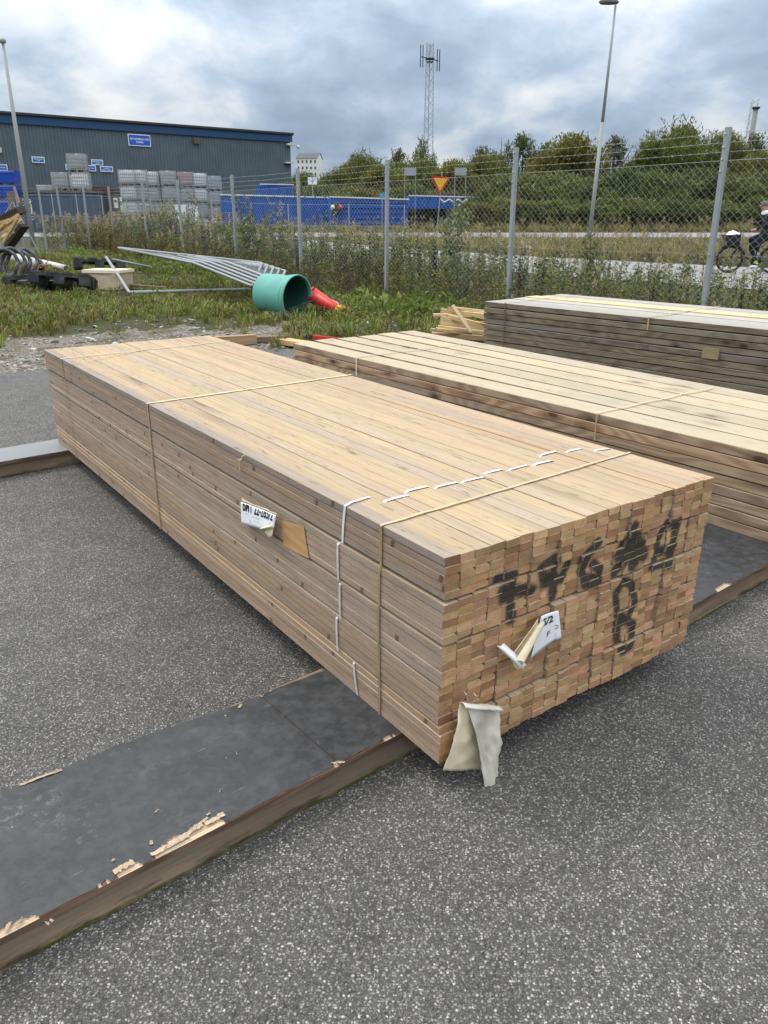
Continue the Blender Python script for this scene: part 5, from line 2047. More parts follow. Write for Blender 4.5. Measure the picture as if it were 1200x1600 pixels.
# pallet stack and white panels by the tanks
pb = (PY(352, 342, 62).x, 62, PY(352, 351, 62).z)
M_PALP = plain('pallet_wood', (0.40, 0.29, 0.17), 0.8, 0.2, 3)
PALN = ['lowest', 'second lowest', 'third lowest', 'third highest', 'second highest', 'topmost']
for k in range(6):
    t = thing('wooden_pallet', '%s wooden pallet of the low stack right of the tank wall' % PALN[k], 'pallet', (pb[0] + 0.03 * (k % 3), pb[1], pb[2] + 0.145 * k), R(6 + (k % 2)), 'pallets stacked right of the tank wall')
    for i in range(5):
        mb = MB()
        mb.box((-0.9 + 0.45 * i, 0, 0.13), (0.36, 0.8, 0.022))
        mb.build('slat', M_PALP, t)
    for i in range(4):
        mb = MB()
        mb.box((-0.85 + 0.57 * i, 0, 0.06), (0.12, 0.8, 0.10))
        mb.build('bearer_block', M_PALP, t)
for (x0, x1, y0, y1, lb) in ((272, 292, 320, 352, 'tall pale grey cabinet leaning by the tank wall'), (296, 311, 323, 354, 'tall white cabinet standing right of the pale grey one')):
    a_, b_ = PY(x0, y0, 62), PY(x1, y1, 62)
    t = thing('white_cabinet', lb, 'cabinet', ((a_.x + b_.x) / 2, 62, b_.z), R(8))
    wd, ht = b_.x - a_.x, a_.z - b_.z
    mm = M_SIGNW if x0 > 290 else M_TANKW
    mb = MB()
    mb.box((0, 0, ht / 2), (wd, 0.6, ht))
    mb.build('carcass', mm, t)
    mb = MB()
    mb.box((0, -0.32, ht / 2), (wd * 0.94, 0.04, ht * 0.96))
    mb.build('door', mm, t)

# ------------------------------------------------------------------ long blue containers
M_BLUE = plain('container_bright_blue', (0.016, 0.088, 0.37), 0.5, 0.08, 0.8, dirt=((0.03, 0.09, 0.26), 0.5))
M_LIPW = plain('white_lip', (0.66, 0.68, 0.66), 0.6, 0.1, 2)


def skip(label, x0, yt0, x1, yt1, yb, Y0, Y1, ribs='v', hbot=None):
    a_, b_ = PY(x0, yt0, Y0), PY(x1, yt1, Y1)
    dv = Vector((b_.x - a_.x, b_.y - a_.y, 0))
    L = dv.length
    t = thing('skip_container', label, 'container', (a_.x, a_.y, PY(x0, yb, Y0).z), math.atan2(dv.y, dv.x), 'blue containers along the road')
    h = a_.z - t.location.z
    h1 = b_.z - t.location.z
    mb = MB()
    mb.v = [(0, 0, 0), (L, 0, 0), (L, 2.2, 0), (0, 2.2, 0), (0, 0, h), (L, 0, h1), (L, 2.2, h1), (0, 2.2, h)]
    mb.f = [(0, 1, 5, 4), (1, 2, 6, 5), (2, 3, 7, 6), (3, 0, 4, 7), (4, 5, 6, 7)]
    mb.m = [0] * 5
    mb.build('body', M_BLUE, t)
    if ribs == 'v':
        for i in range(int(L / 0.8) + 1):
            m2 = MB()
            m2.box((min(L - 0.05, 0.05 + i * 0.8), -0.05, h / 2), (0.10, 0.10, h - 0.12))
            m2.build('rib', M_BLUE, t)
    else:
        for i in range(1, 6):
            m2 = MB()
            m2.box((L / 2, -0.05, h * i / 6), (L - 0.1, 0.10, 0.08))
            m2.build('rib', M_BLUE, t)
    mb = MB()
    mb.beam((-0.05, 0, h + 0.02), (L + 0.05, 0, h1 + 0.02), 0.18, 0.10)
    mb.build('top_rail', M_LIPW, t)
    return t


skip('long blue ribbed container behind the pallets and fence', 345, 304.5, 516, 309, 355, 64, 66)
sk = skip('blue container with horizontal ribs in the middle of the view', 517, 308, 638, 312, 357, 63, 64, 'h')
skip('short blue container right of the yield sign with draped white netting', 640, 306, 762, 309, 326, 70, 71, 'v')
skip('dark blue container higher behind at the warehouse corner', 407, 288, 458, 289, 306, 74, 75, 'v')
t = thing('dump_body', 'dark rusty open trailer beneath the short blue container', 'trailer', (PY(725, 342, 69.6).x, 69.6, 0.6))
mb = MB()
zt = PY(725, 325, 69.6).z - 0.6
mb.box((0, 0, zt / 2), (3.0, 1.6, zt - 0.05))
mb.build('body', plain('dark_rust', (0.085, 0.068, 0.06), 0.85, 0.2, 2), t)
for s_ in (-1, 1):
    m2 = MB()
    m2.lathe([(0, -0.1), (0.3, -0.1), (0.32, 0), (0.3, 0.1), (0, 0.1)], 14, 0, Matrix.Translation((s_ * 0.9, -0.9, 0.3)) @ Matrix.Rotation(R(90), 4, 'X'))
    m2.build('wheel', M_BLACKP, t)
M_LOG = plain('log_brown', (0.085, 0.05, 0.035), 0.9)
for i in range(9):
    p_ = PY(686 + i * 5, 305, 72)
    mb = MB()
    mb.tube([p_, p_ + Vector((0, 1, 0.01)), p_ + Vector((0, 2, 0))], [0.15, 0.14, 0.13], 10)
    tag(mb.build('log', M_LOG), ORD[i] + ' brown log from the left above the short blue container', 'log', 'row of logs above the short blue container')
mb = MB()
a_ = PY(688, 311, 69.7)
for k in range(3):
    mb.tube([PY(688 + 14 * k, 311, 69.7), PY(694 + 14 * k, 316, 69.7), PY(702 + 14 * k, 311.5, 69.7)], 0.07, 5)
tag(mb.build('white_netting', M_LIPW, None), 'white rope draped along the side of the short blue container', 'rope')
# lamp cluster on the ribbed container
t = thing('trailer_lamp', 'black lamp cluster with white and red lenses on the blue container', 'lamp', PY(526, 325, 62.6))
mb = MB()
mb.lathe([(0, -0.1), (0.42, -0.1), (0.46, 0), (0.40, 0.08), (0, 0.1)], 16, 0, Matrix.Rotation(R(90), 4, 'X') @ Matrix.Scale(0.9, 4))
mb.build('housing', M_BLACKP, t)
for x, cc, nm in ((-0.28, (0.75, 0.76, 0.76), 'white_lens'), (0.3, (0.5, 0.06, 0.07), 'red_lens')):
    mb = MB()
    mb.lathe([(0, 0.16), (0.13, 0.14), (0.17, 0.05), (0.17, 0)], 12, 0, Matrix.Translation((x, -0.05, 0.05)) @ Matrix.Rotation(R(90), 4, 'X'))
    mb.build(nm, plain(nm, cc, 0.3), t, smooth=True)

# ------------------------------------------------------------------ traffic signs and notice boards
def pole_sign(name, label, cat, px_, ytop, ybase_Y, maker):
    p = PY(px_, ytop, ybase_Y)
    g_ = gp(p.x, p.y)
    t = thing(name, label, cat, (g_.x, g_.y, g_.z), 0)
    maker(t, p.z - g_.z)
    return t


M_SIGNBACK = plain('sign_grey', (0.33, 0.36, 0.39), 0.5, 0.06, 2, metal=0.3)


def board2(t, h):
    mb = MB()
    for s_ in (-1, 1):
        m2 = MB()
        m2.tube([(s_ * 0.42, 0, 0), (s_ * 0.42, 0, h)], 0.026, 6)
        m2.build('pole', M_GALVD, t)
    mb.box((0, -0.05, h - 0.28), (0.92, 0.03, 0.56))
    mb.build('board', M_SIGNBACK, t)


pole_sign('notice_board', 'grey backed notice board on two poles left of the yield sign', 'sign', 641, 262, 66, board2)
pole_sign('notice_board', 'grey backed notice board on two poles right of the yield sign', 'sign', 720, 262, 66, board2)


def yield_sign(t, h):
    mb = MB()
    mb.tube([(0.05, 0.06, 0), (0.05, 0.06, h + 0.25)], 0.03, 8)
    mb.build('pole', M_GALVD, t)
    s_ = 0.60
    tri = [(-s_, h), (s_, h - 0.03), (0.03, h - 1.02)]
    def plate(scale, y, mat, nm):
        cx, cz_ = sum(p[0] for p in tri) / 3, sum(p[1] for p in tri) / 3
        mb = MB()
        vs = []
        for i in range(3):
            p0, p1, p2 = [Vector(tri[j % 3]) for j in (i - 1, i, i + 1)]
            for q in (p1.lerp(p0, 0.06), p1.lerp(p2, 0.06)):
                vs.append((cx + (q.x - cx) * scale, cz_ + (q.y - cz_) * scale))
        n_ = len(vs)
        mb.v = [(x, y, z) for x, z in vs] + [(x, y + 0.02, z) for x, z in vs]
        mb.f = [tuple(range(n_))[::-1], tuple(range(n_, 2 * n_))] + [(i, (i + 1) % n_, n_ + (i + 1) % n_, n_ + i) for i in range(n_)]
        mb.m = [0] * len(mb.f)
        mb.build(nm, mat, t)
    plate(1.0, 0, plain('sign_red', (0.52, 0.012, 0.018), 0.35, 0.05, 2), 'red_border')
    plate(0.70, -0.012, plain('sign_yellow', (0.80, 0.46, 0.01), 0.35, 0.05, 2), 'yellow_face')


YS = pole_sign('yield_sign', 'yellow triangular yield sign with red border beyond the fence', 'traffic sign', 682.5, 275, 50, yield_sign)
YS.rotation_euler = (0, R(4), R(-12))


def white_board(t, h):
    mb = MB()
    mb.tube([(0, 0.03, 0), (0, 0.03, h)], 0.035, 6)
    mb.build('pole', M_GALVD, t)
    mb = MB()
    mb.box((0, 0, h - 0.26), (0.7, 0.02, 0.52))
    f_ = mb.build('board', M_SIGNW, t)
    mb = MB()
    mb.box((0.0, -0.015, h - 0.26), (0.10, 0.01, 0.46))
    mb.beam((0.02, -0.015, h - 0.3), (0.25, -0.015, h - 0.05), 0.08, 0.01, 0, up=(0, -1, 0))
    mb.beam((-0.02, -0.015, h - 0.35), (-0.25, -0.015, h - 0.15), 0.05, 0.01, 0, up=(0, -1, 0))
    mb.build('arrow', M_INKG, f_)


pole_sign('direction_sign', 'small white direction board on a pole right of the warehouse corner', 'sign', 488, 277, 66, white_board)


def small_blue(t, h):
    mb = MB()
    mb.tube([(0, 0.03, 0), (0, 0.03, h)], 0.03, 6)
    mb.build('pole', M_GALVD, t)
    mb = MB()
    mb.box((0, 0, h - 0.16), (0.34, 0.02, 0.36))
    mb.build('plate', plain('plate_blue', (0.10, 0.30, 0.60), 0.4), t)


pole_sign('small_sign', 'small light blue plate on a pole above the blue container', 'sign', 597, 302, 62, small_blue)

# ------------------------------------------------------------------ lamp posts, masts, far houses
t = thing('lamp_post', 'tall tapered grey lamp post at the left in front of the warehouse', 'street lamp', gp(PY(46, 342, 35).x, 35))
zt = PY(8, 66, 35)
hb = Vector((PY(8, 66, 35).x - t.location.x, 0, 0))
M_LAMPP = plain('lamp_post_grey', (0.33, 0.34, 0.33), 0.6, 0.06, 2)
h = PY(30, 67, 35).z - t.location.z
mb = MB()
mb.tube([(0, 0, 0), (0.0, 0, h * 0.5), (0.0, 0, h)], [0.105, 0.085, 0.055], 12)
mb.build('pole', M_LAMPP, t, smooth=True)
mb = MB()
mb.lathe([(0.05, -0.02), (0.12, 0.0), (0.135, 0.08), (0.10, 0.15), (0.0, 0.17)], 14, 0, Matrix.Translation((0, 0, h)))
mb.build('lamp_head', M_LAMPP, t, smooth=True)
t = thing('lamp_post', 'slender galvanised street lamp leaning slightly right at the roadside', 'street lamp', gp(PY(923, 342, 36).x, 36))
h = PY(960, 8, 36).z - t.location.z
lean = PY(962, 8, 36).x - t.location.x
for nm, u0, u1, r0, r1 in (('lower_pole', 0, 0.55, 0.085, 0.075), ('upper_pole', 0.55, 1.0, 0.066, 0.04)):
    mb = MB()
    mb.tube([(lean * u0, 0, h * u0), (lean * u1, 0, h * u1)], [r0, r1], 12)
    mb.build(nm, M_LAMPP, t, smooth=True)
mb = MB()
mb.lathe([(0.0, 0.12), (0.16, 0.10), (0.20, 0.02), (0.16, -0.05), (0, -0.07)], 14, 0, Matrix.Translation((lean - 0.28, 0, h + 0.08)) @ Matrix.Diagonal((2.1, 0.8, 1, 1)))
mb.build('lamp_head', plain('lamp_head_grey', (0.12, 0.12, 0.11), 0.6), t, smooth=True)

M_LATT = plain('mast_steel', (0.36, 0.40, 0.43), 0.6, 0.08, 1)


def mast(label, px_, ytop, Y, wtop, wbot, seg, thick=0.09, antennas=True, mat=None):
    p = PY(px_, ytop, Y)
    t = thing('lattice_mast', label, 'mast', (p.x, Y, 0.5))
    h = p.z - 0.5
    C = [(-1, -0.6), (1, -0.6), (0, 1.1)]
    mb = MB()
    for (cx, cy) in C:
        mb.tube([(cx * wbot / 2, cy * wbot / 2, 0), (cx * wtop / 2, cy * wtop / 2, h)], thick, 5)
    mb.build('leg_tube', mat or M_LATT, t)
    mb = MB()
    for i in range(seg):
        z0, z1 = h * i / seg, h * (i + 1) / seg
        w0, w1 = [wbot + (wtop - wbot) * k / h for k in (z0, z1)]
        for a_ in range(3):
            b_ = (a_ + 1) % 3
            if i % 2:
                a_, b_ = b_, a_
            mb.tube([(C[a_][0] * w0 / 2, C[a_][1] * w0 / 2, z0), (C[b_][0] * w1 / 2, C[b_][1] * w1 / 2, z1)], thick * 0.5, 4, cap=False)
    mb.build('bracing', mat or M_LATT, t)
    if antennas:
        mb = MB()
        mb.beam((-1.6, -0.4, h - 2.2), (1.6, -0.4, h - 2.9), 0.14, 0.14)
        mb.box((0, 0, h - 2.5), (1.6, 1.2, 0.25))
        mb.box((0, 0, h - 5.0 + 2.0), (1.2, 1.0, 0.12))
        mb.build('cross_arm', M_DARK, t)
        for x, dz in ((-1.75, 0.0), (-1.3, 0.0), (1.35, -0.7), (1.8, -0.7)):
            m2 = MB()
            m2.beam((x, -0.45, h - 3.9 + dz), (x, -0.45, h - 0.3 + dz), 0.2, 0.16)
            m2.build('antenna', M_DARK, t)
        m2 = MB()
        for k in range(6):
            m2.beam((-0.4 + 0.16 * k, 0, h - 2.2), (-0.4 + 0.16 * k, 0, h + 0.2 - 0.25 * (k % 3)), 0.05, 0.05)
        m2.build('whip', M_LATT, t)
    return t


mast('tall lattice radio mast with antennas in the middle distance', 672, 68, 165, 1.25, 2.1, 34)
mast('second pale lattice mast at the right edge behind the chimney', 1178, 155, 190, 1.6, 2.6, 26, 0.15, False, plain('mast_pale', (0.58, 0.62, 0.66), 0.6))
t = thing('chimney', 'slim grey chimney with a dark cap at the right edge', 'chimney', (PY(1181, 171, 120).x - 0.2, 120, 0.5))
h = PY(1182, 171, 120).z - 0.5
mb = MB()
mb.tube([(0, 0, 0), (0.2, 0, h)], [0.38, 0.33], 14)
mb.build('stack', plain('chimney_grey', (0.22, 0.23, 0.22), 0.8), t, smooth=True)
mb = MB()
mb.lathe([(0.36, 0), (0.52, 0.1), (0.52, 0.3), (0.0, 0.35)], 14, 0, Matrix.Translation((0.2, 0, h)))
mb.build('cap', M_DARK, t)

M_HOUSE = plain('white_render', (0.70, 0.70, 0.66), 0.85, 0.05, 0.4)
M_ROOFG = plain('grey_roof', (0.10, 0.105, 0.115), 0.8, 0.1, 0.5)
M_WIN = plain('window_glass', (0.07, 0.08, 0.09), 0.2, 0.1, 0.5, spec=0.6)


def house(label, x0, x1, ye, yr, Y, rz, cols_, rows, zbase=0.5, rh=None):
    a_, b_ = PY(x0, ye, Y), PY(x1, ye, Y)
    wd = b_.x - a_.x
    t = thing('house', label, 'house', ((a_.x + b_.x) / 2, Y, zbase), rz)
    h = a_.z - zbase
    dp = 11
    mb = MB()
    mb.box((0, dp / 2, h / 2), (wd, dp, h))
    mb.add([(wd / 2, 0, h), (wd / 2, dp, h), (wd / 2, dp / 2, h + (PY(x0, yr, Y).z - a_.z)), (-wd / 2, 0, h), (-wd / 2, dp, h), (-wd / 2, dp / 2, h + (PY(x0, yr, Y).z - a_.z))], [(0, 1, 2), (5, 4, 3)])
    mb.build('wall', M_HOUSE, t)
    rr_ = PY(x0, yr, Y).z - a_.z
    mb = MB()
    mb.add([(-wd / 2 - .3, -.4, h - .1), (wd / 2 + .3, -.4, h - .1), (wd / 2 + .3, dp / 2, h + rr_ + .1), (-wd / 2 - .3, dp / 2, h + rr_ + .1), (wd / 2 + .3, dp + .4, h - .1), (-wd / 2 - .3, dp + .4, h - .1)], [(0, 1, 2, 3), (3, 2, 4, 5)])
    mb.build('roof', M_ROOFG, t)
    for i in range(cols_):
        for j in range(rows):
            m2 = MB()
            m2.box((-wd / 2 + wd * (i + 0.5) / cols_, -0.02, h - 1.6 - j * 2.9), (1.1, 0.1, 1.5))
            w_ = m2.build('window', M_SIGNW, t)
            m2 = MB()
            m2.box((-wd / 2 + wd * (i + 0.5) / cols_, -0.06, h - 1.6 - j * 2.9), (0.9, 0.1, 1.3))
            m2.build('pane', M_WIN, w_)
    return t


mb = MB()
mb.grid(lambda u, v: (-170 + 340 * u, 290 + 420 * v, 17.5 * float(sstep(0, 0.28, u) * sstep(0, 0.28, 1 - u) * sstep(0, 0.30, v) * sstep(0, 0.3, 1 - v))), 40, 30)
struct(mb.build('hill', M_SOIL, smooth=True))
house('white three storey house with grey roof right of the warehouse', 462, 496, 247, 238, 430, R(-10), 5, 3, zbase=17.0)
house('low house with dark roof half hidden by trees', 529, 552, 267, 259, 460, R(-6), 3, 2, zbase=17.0)
house('yellowish house front glimpsed between tree tops', 727, 740, 262, 254, 460, 0, 2, 2, zbase=17.0)
# second, thinner fence on the far side of the access road
t = thing('yard_fence', 'low thin post and rail fence in front of the dark container', 'fence', (0, 0, 0))
pp = [PY(x, y, 48) for x, y in ((40, 303), (80, 303), (118, 303), (158, 305), (197, 307), (235, 310), (268, 310), (330, 311), (392, 316), (450, 318), (545, 318), (632, 320))]
for p_ in pp:
    m2 = MB()
    m2.tube([(p_.x, p_.y, float(tz(p_.x, p_.y)) - 0.1), p_], 0.03, 6)
    m2.build('post', M_GALVD, t)
for dz in (0.05, 1.2):
    mb = MB()
    mb.tube([p_ + Vector((0, 0, -dz)) for p_ in pp], 0.012, 4)
    mb.build('rail', M_WIRE, t)
# ------------------------------------------------------------------ vegetation
VM = [leaf_mat('leaf_green', [(0.075, 0.11, 0.028), (0.125, 0.17, 0.045), (0.18, 0.22, 0.065)]),
      leaf_mat('leaf_olive', [(0.14, 0.14, 0.038), (0.23, 0.22, 0.06), (0.32, 0.285, 0.08)]),
      leaf_mat('dry_brown', [(0.08, 0.055, 0.034), (0.15, 0.105, 0.062), (0.24, 0.18, 0.11)]),
      leaf_mat('plume_beige', [(0.30, 0.245, 0.175), (0.44, 0.37, 0.275), (0.58, 0.51, 0.41)], 0.9),
      leaf_mat('seed_dark', [(0.016, 0.014, 0.013), (0.035, 0.028, 0.024), (0.06, 0.048, 0.038)], 0.9, 0.05),
      leaf_mat('plume_yellow', [(0.30, 0.24, 0.06), (0.42, 0.34, 0.09), (0.30, 0.28, 0.09)], 0.8),
      leaf_mat('leaf_bright', [(0.10, 0.155, 0.028), (0.16, 0.235, 0.045), (0.25, 0.31, 0.08)]),
      leaf_mat('leaf_pale_underside', [(0.11, 0.15, 0.075), (0.20, 0.24, 0.14), (0.33, 0.36, 0.27)])]


def unit(v):
    return v / np.maximum(1e-9, np.linalg.norm(v, axis=-1, keepdims=True))


def leaves(P, D, L, Wd, r, lift=0.12):
    """diamond leaves: base P, direction D"""
    n = len(P)
    D = unit(D)
    S = unit(np.cross(D, unit(r.normal(size=(n, 3)) * 0.5 + np.array([0, 0, 1.0]))))
    N = np.cross(S, D)
    L = np.broadcast_to(L, (n,))[:, None]
    Wd = np.broadcast_to(Wd, (n,))[:, None]
    mid = P + D * L * 0.45 + N * L * lift
    V = np.stack([P, mid + S * Wd * 0.5, P + D * L, mid - S * Wd * 0.5], 1).reshape(-1, 3)
    F = np.arange(n * 4).reshape(n, 4)
    return V, F


def stems(A, B, wd, r):
    n = len(A)
    D = unit(B - A)
    S = unit(np.cross(D, r.normal(size=(n, 3))))
    V = np.stack([A - S * wd, A + S * wd, B + S * wd * 0.5, B - S * wd * 0.5], 1).reshape(-1, 3)
    return V, np.arange(n * 4).reshape(n, 4)


class Veg:
    def __init__(s):
        s.V, s.F, s.M, s.n = [], [], [], 0

    def add(s, VF, mi):
        V, F = VF
        s.V.append(V)
        s.F.append(F + s.n)
        s.M.append(np.full(len(F), mi) if np.isscalar(mi) else mi)
        s.n += len(V)
        return s

    def arr(s):
        return np.concatenate(s.V), np.concatenate(s.F), np.concatenate(s.M)


def weed(seed, h=1.0, nl=34, ll=0.13, lw=0.026, leafm=(0, 1), plume=None, droop=0.4, brown=0.35, z0=0.08, bend=0.12):
    r = np.random.default_rng(seed)
    g = Veg()
    bx, by = r.normal(size=2) * bend
    zs = np.linspace(0, 1, 5)
    pts = np.stack([bx * zs ** 2 * h, by * zs ** 2 * h, zs * h], -1)
    g.add(stems(pts[:-1], pts[1:], 0.006, r), 2 if r.random() < 0.6 else leafm[0])
    g.add(stems(pts[:-1], pts[1:], 0.006, r), 2)
    t = np.sort(r.uniform(z0, 0.98, nl))
    P = np.stack([bx * t ** 2 * h, by * t ** 2 * h, t * h], -1)
    a = r.uniform(0, 2 * np.pi, nl)
    D = np.stack([np.cos(a), np.sin(a), r.uniform(-droop, 0.9, nl)], -1)
    VF = leaves(P, D, ll * r.uniform(0.6, 1.2, nl) * (1.15 - 0.5 * t), lw * r.uniform(0.7, 1.3, nl), r)
    mi = np.where(t < brown * r.uniform(0.5, 1.3, nl), 2, np.where(r.random(nl) < 0.6, leafm[0], leafm[1]))
    g.add(VF, mi)
    if plume is not None:
        k = 46
        tt = r.uniform(0, 1, k)
        P = np.stack([bx * h + r.normal(size=k) * 0.05 * (1.1 - tt), by * h + r.normal(size=k) * 0.05 * (1.1 - tt), h * (0.90 + 0.22 * tt)], -1)
        g.add(leaves(P, r.normal(size=(k, 3)) + np.array([0, 0, 0.6]), 0.045, 0.022, r), plume)
    return g.arr()


def dark_stalk(seed, h=0.9):
    r = np.random.default_rng(seed)
    g = Veg()
    g.add(stems(np.array([[0, 0, 0.0]]), np.array([[0.03, 0, h]]), 0.006, r), 4)
    k = 120
    tt = r.uniform(0.3, 1, k)
    P = np.stack([0.03 * tt + r.normal(size=k) * 0.018, r.normal(size=k) * 0.018, h * tt], -1)
    g.add(leaves(P, r.normal(size=(k, 3)) + np.array([0, 0, 1.0]), 0.05, 0.018, r), 4)
    return g.arr()


def bush(seed, rad=0.28, n=70, ll=0.11, lw=0.06, mats=(6, 0)):
    r = np.random.default_rng(seed)
    g = Veg()
    d = unit(r.normal(size=(n, 3)) + np.array([0, 0, 0.5]))
    d[:, 2] = np.abs(d[:, 2])
    P = d * rad * r.uniform(0.35, 1, n)[:, None]
    g.add(leaves(P, d + r.normal(size=(n, 3)) * 0.5, ll * r.uniform(0.6, 1.3, n), lw * r.uniform(0.7, 1.2, n), r), np.where(r.random(n) < 0.6, mats[0], mats[1]))
    k = n // 5
    g.add(stems(np.zeros((k, 3)), P[:k], 0.004, r), 2)
    return g.arr()


def tuft(seed, n=16, h=0.24, mats=(0, 6, 1), spread=0.10, wd=0.005):
    r = np.random.default_rng(seed)
    g = Veg()
    a = r.uniform(0, 2 * np.pi, n)
    P = np.stack([np.cos(a), np.sin(a), a * 0], -1) * r.uniform(0, spread * 0.6, n)[:, None]
    out = np.stack([np.cos(a), np.sin(a), a * 0], -1)
    hh = h * r.uniform(0.5, 1.15, n)[:, None]
    M_ = P + out * hh * 0.25 + np.array([0, 0, 1]) * hh * 0.65
    T = M_ + out * hh * 0.35 * r.uniform(0.2, 1.6, n)[:, None] + np.array([0, 0, 1]) * hh * 0.25
    S = unit(np.cross(out, np.array([0, 0, 1.0]))) * wd
    V = np.stack([P - S, P + S, M_ + S, M_ - S], 1).reshape(-1, 3)
    V2 = np.stack([M_ - S, M_ + S, T + S * 0.15, T - S * 0.15], 1).reshape(-1, 3)
    mi = np.asarray(mats)[r.integers(0, len(mats), n)]
    g.add((V, np.arange(n * 4).reshape(n, 4)), mi)
    g.add((V2, np.arange(n * 4).reshape(n, 4)), mi)
    return g.arr()


def scatter(name, label, cat, protos, X, Y, S, which, r, lift=0.0):
    Vs, Fs, Ms, n = [], [], [], 0
    Z = tz(X, Y) + lift
    A = r.uniform(0, 2 * np.pi, len(X))
    for i in range(len(protos)):
        k = np.where(which == i)[0]
        if not len(k):
            continue
        V, F, M_ = protos[i]
        c, s_ = np.cos(A[k]), np.sin(A[k])
        sc = S[k]
        x = (V[None, :, 0] * c[:, None] - V[None, :, 1] * s_[:, None]) * sc[:, None] + X[k][:, None]
        y = (V[None, :, 0] * s_[:, None] + V[None, :, 1] * c[:, None]) * sc[:, None] + Y[k][:, None]
        z = V[None, :, 2] * sc[:, None] + Z[k][:, None]
        Vs.append(np.stack([x, y, z], -1).reshape(-1, 3))
        Fs.append((F[None] + (np.arange(len(k)) * len(V))[:, None, None]).reshape(-1, 4) + n)
        Ms.append(np.tile(M_, len(k)))
        n += len(k) * len(V)
    o = link(name, np_mesh(name, np.concatenate(Vs), np.concatenate(Fs), VM, np.concatenate(Ms)))
    o['kind'] = 'stuff'
    return tag(o, label, cat)


r = np.random.default_rng(77)


def inside_asphalt(X, Y):
    ex = np.array([e_[0] for e_ in edge])
    ey = np.array([e_[1] for e_ in edge])
    return Y < np.interp(X, ex, ey)


def fence_sd(X, Y):
    dx, dy = X - FA.x, Y - FA.y
    return dx * FDIR.x + dy * FDIR.y, dx * FNOR.x + dy * FNOR.y


# weeds outside the fence
P_OUT = [weed(1, 1.0, 46, 0.15, 0.034), weed(2, 1.05, 50, 0.14, 0.032, leafm=(1, 0)), weed(3, 0.9, 40, 0.15, 0.034, leafm=(0, 7)), weed(4, 1.1, 44, leafm=(1, 2), brown=0.5), weed(5, 1.0, 30, plume=3, brown=0.4),
         weed(6, 1.0, 30, plume=3, leafm=(1, 2), brown=0.5), weed(7, 0.9, 34, plume=5, leafm=(1, 0)), dark_stalk(8), weed(9, 0.95, 26, leafm=(2, 2), brown=1.0), bush(10, 0.3, 60, 0.12, 0.05, (0, 1)),
         weed(12, 0.9, 44, 0.12, 0.036, leafm=(7, 0))]
n = 3000
S_ = r.uniform(-6.5, 26, n)
Dd = np.abs(r.normal(0, 1, n)) * 2.0 + 0.08
Dd = np.where(r.random(n) < 0.3, r.uniform(0.1, 6.6, n), Dd)
ok = Dd < 6.8
S_, Dd = S_[ok], Dd[ok]
X = FA.x + FDIR.x * S_ + FNOR.x * Dd
Y = FA.y + FDIR.y * S_ + FNOR.y * Dd
wh = r.choice(11, len(X), p=[.13, .15, .12, .13, .06, .06, .03, .08, .14, .02, .08])
tall = np.interp(S_, [-6, 0, 4, 8, 14, 26], [0.54, 0.62, 0.82, 0.90, 1.0, 1.05])
scatter('weeds_outside_fence', 'tall green and brown weeds growing along the outside of the fence', 'weeds', P_OUT, X, Y, tall * r.uniform(0.6, 1.3, len(X)) * np.interp(Dd, [1.5, 3.5], [1.0, 0.58]) * (1 + 0.35 * np.array([mnoise.noise((x * 0.5, y * 0.5, 9.0)) for x, y in zip(X, Y)])), wh, r)
# fringe just inside the fence
n = 760
S_ = r.uniform(-4, 24, n)
Dd = -np.abs(r.normal(0, 0.35, n)) - 0.05
X = FA.x + FDIR.x * S_ + FNOR.x * Dd
Y = FA.y + FDIR.y * S_ + FNOR.y * Dd
wh = r.choice([1, 3, 8, 9, 0, 5], n, p=[.15, .2, .3, .15, .12, .08])
scatter('weeds_inside_fence', 'brown and green weeds along the inner foot of the fence', 'weeds', P_OUT, X, Y, np.interp(S_, [0, 10, 24], [0.5, 0.6, 0.8]) * r.uniform(0.6, 1.2, n), wh, r)
# the far left corner by the mound: plumed weeds
n = 520
X, Y = r.uniform(-17, -7.5, n), r.uniform(27.0, 31, n)
ok = fence_sd(X, Y)[1] > -1.5
X, Y = X[ok], Y[ok]
wh = r.choice([4, 5, 6, 2, 3], len(X), p=[.28, .22, .2, .15, .15])
scatter('weeds_by_warehouse', 'plumed yellow and beige weeds at the left fence corner', 'weeds', P_OUT, X, Y, r.uniform(0.75, 1.2, len(X)), wh, r)
# verge between the access road and the main road
P_V = [weed(21, 0.9, 18, 0.14, 0.03, leafm=(1, 5), plume=5), weed(22, 0.9, 18, 0.14, 0.03, leafm=(1, 0), plume=3), weed(23, 0.8, 18, 0.15, 0.04, leafm=(1, 0)), tuft(24, 24, 0.75, (1, 5, 3), 0.25, 0.008), bush(25, 0.4, 50, 0.16, 0.08, (0, 1))]
n = 3600
S_ = r.uniform(-16, 40, n)
Dd = 15.0 + r.exponential(5.0, n)
X = FA.x + FDIR.x * S_ + FNOR.x * Dd
Y = FA.y + FDIR.y * S_ + FNOR.y * Dd
ok = (Y < 49.3) & (X > -3) & (X < 32)
X, Y = X[ok], Y[ok]
wh = r.choice(5, len(X), p=[.17, .20, .28, .25, .10])
scatter('verge_weeds', 'yellow green and straw coloured weeds on the verge between the two roads', 'weeds', P_V, X, Y, r.uniform(0.6, 1.05, len(X)) * np.interp(Y, [24, 32, 45], [1.05, 0.9, 0.75]), wh, r)
n = 2400
X, Y = r.uniform(-34, 45, n), 56.8 + r.exponential(2.2, n)
ok = (Y < 64) & ((X > 4) | (Y < 60.5))
X, Y = X[ok], Y[ok]
wh = r.choice(5, len(X), p=[.12, .15, .3, .25, .18])
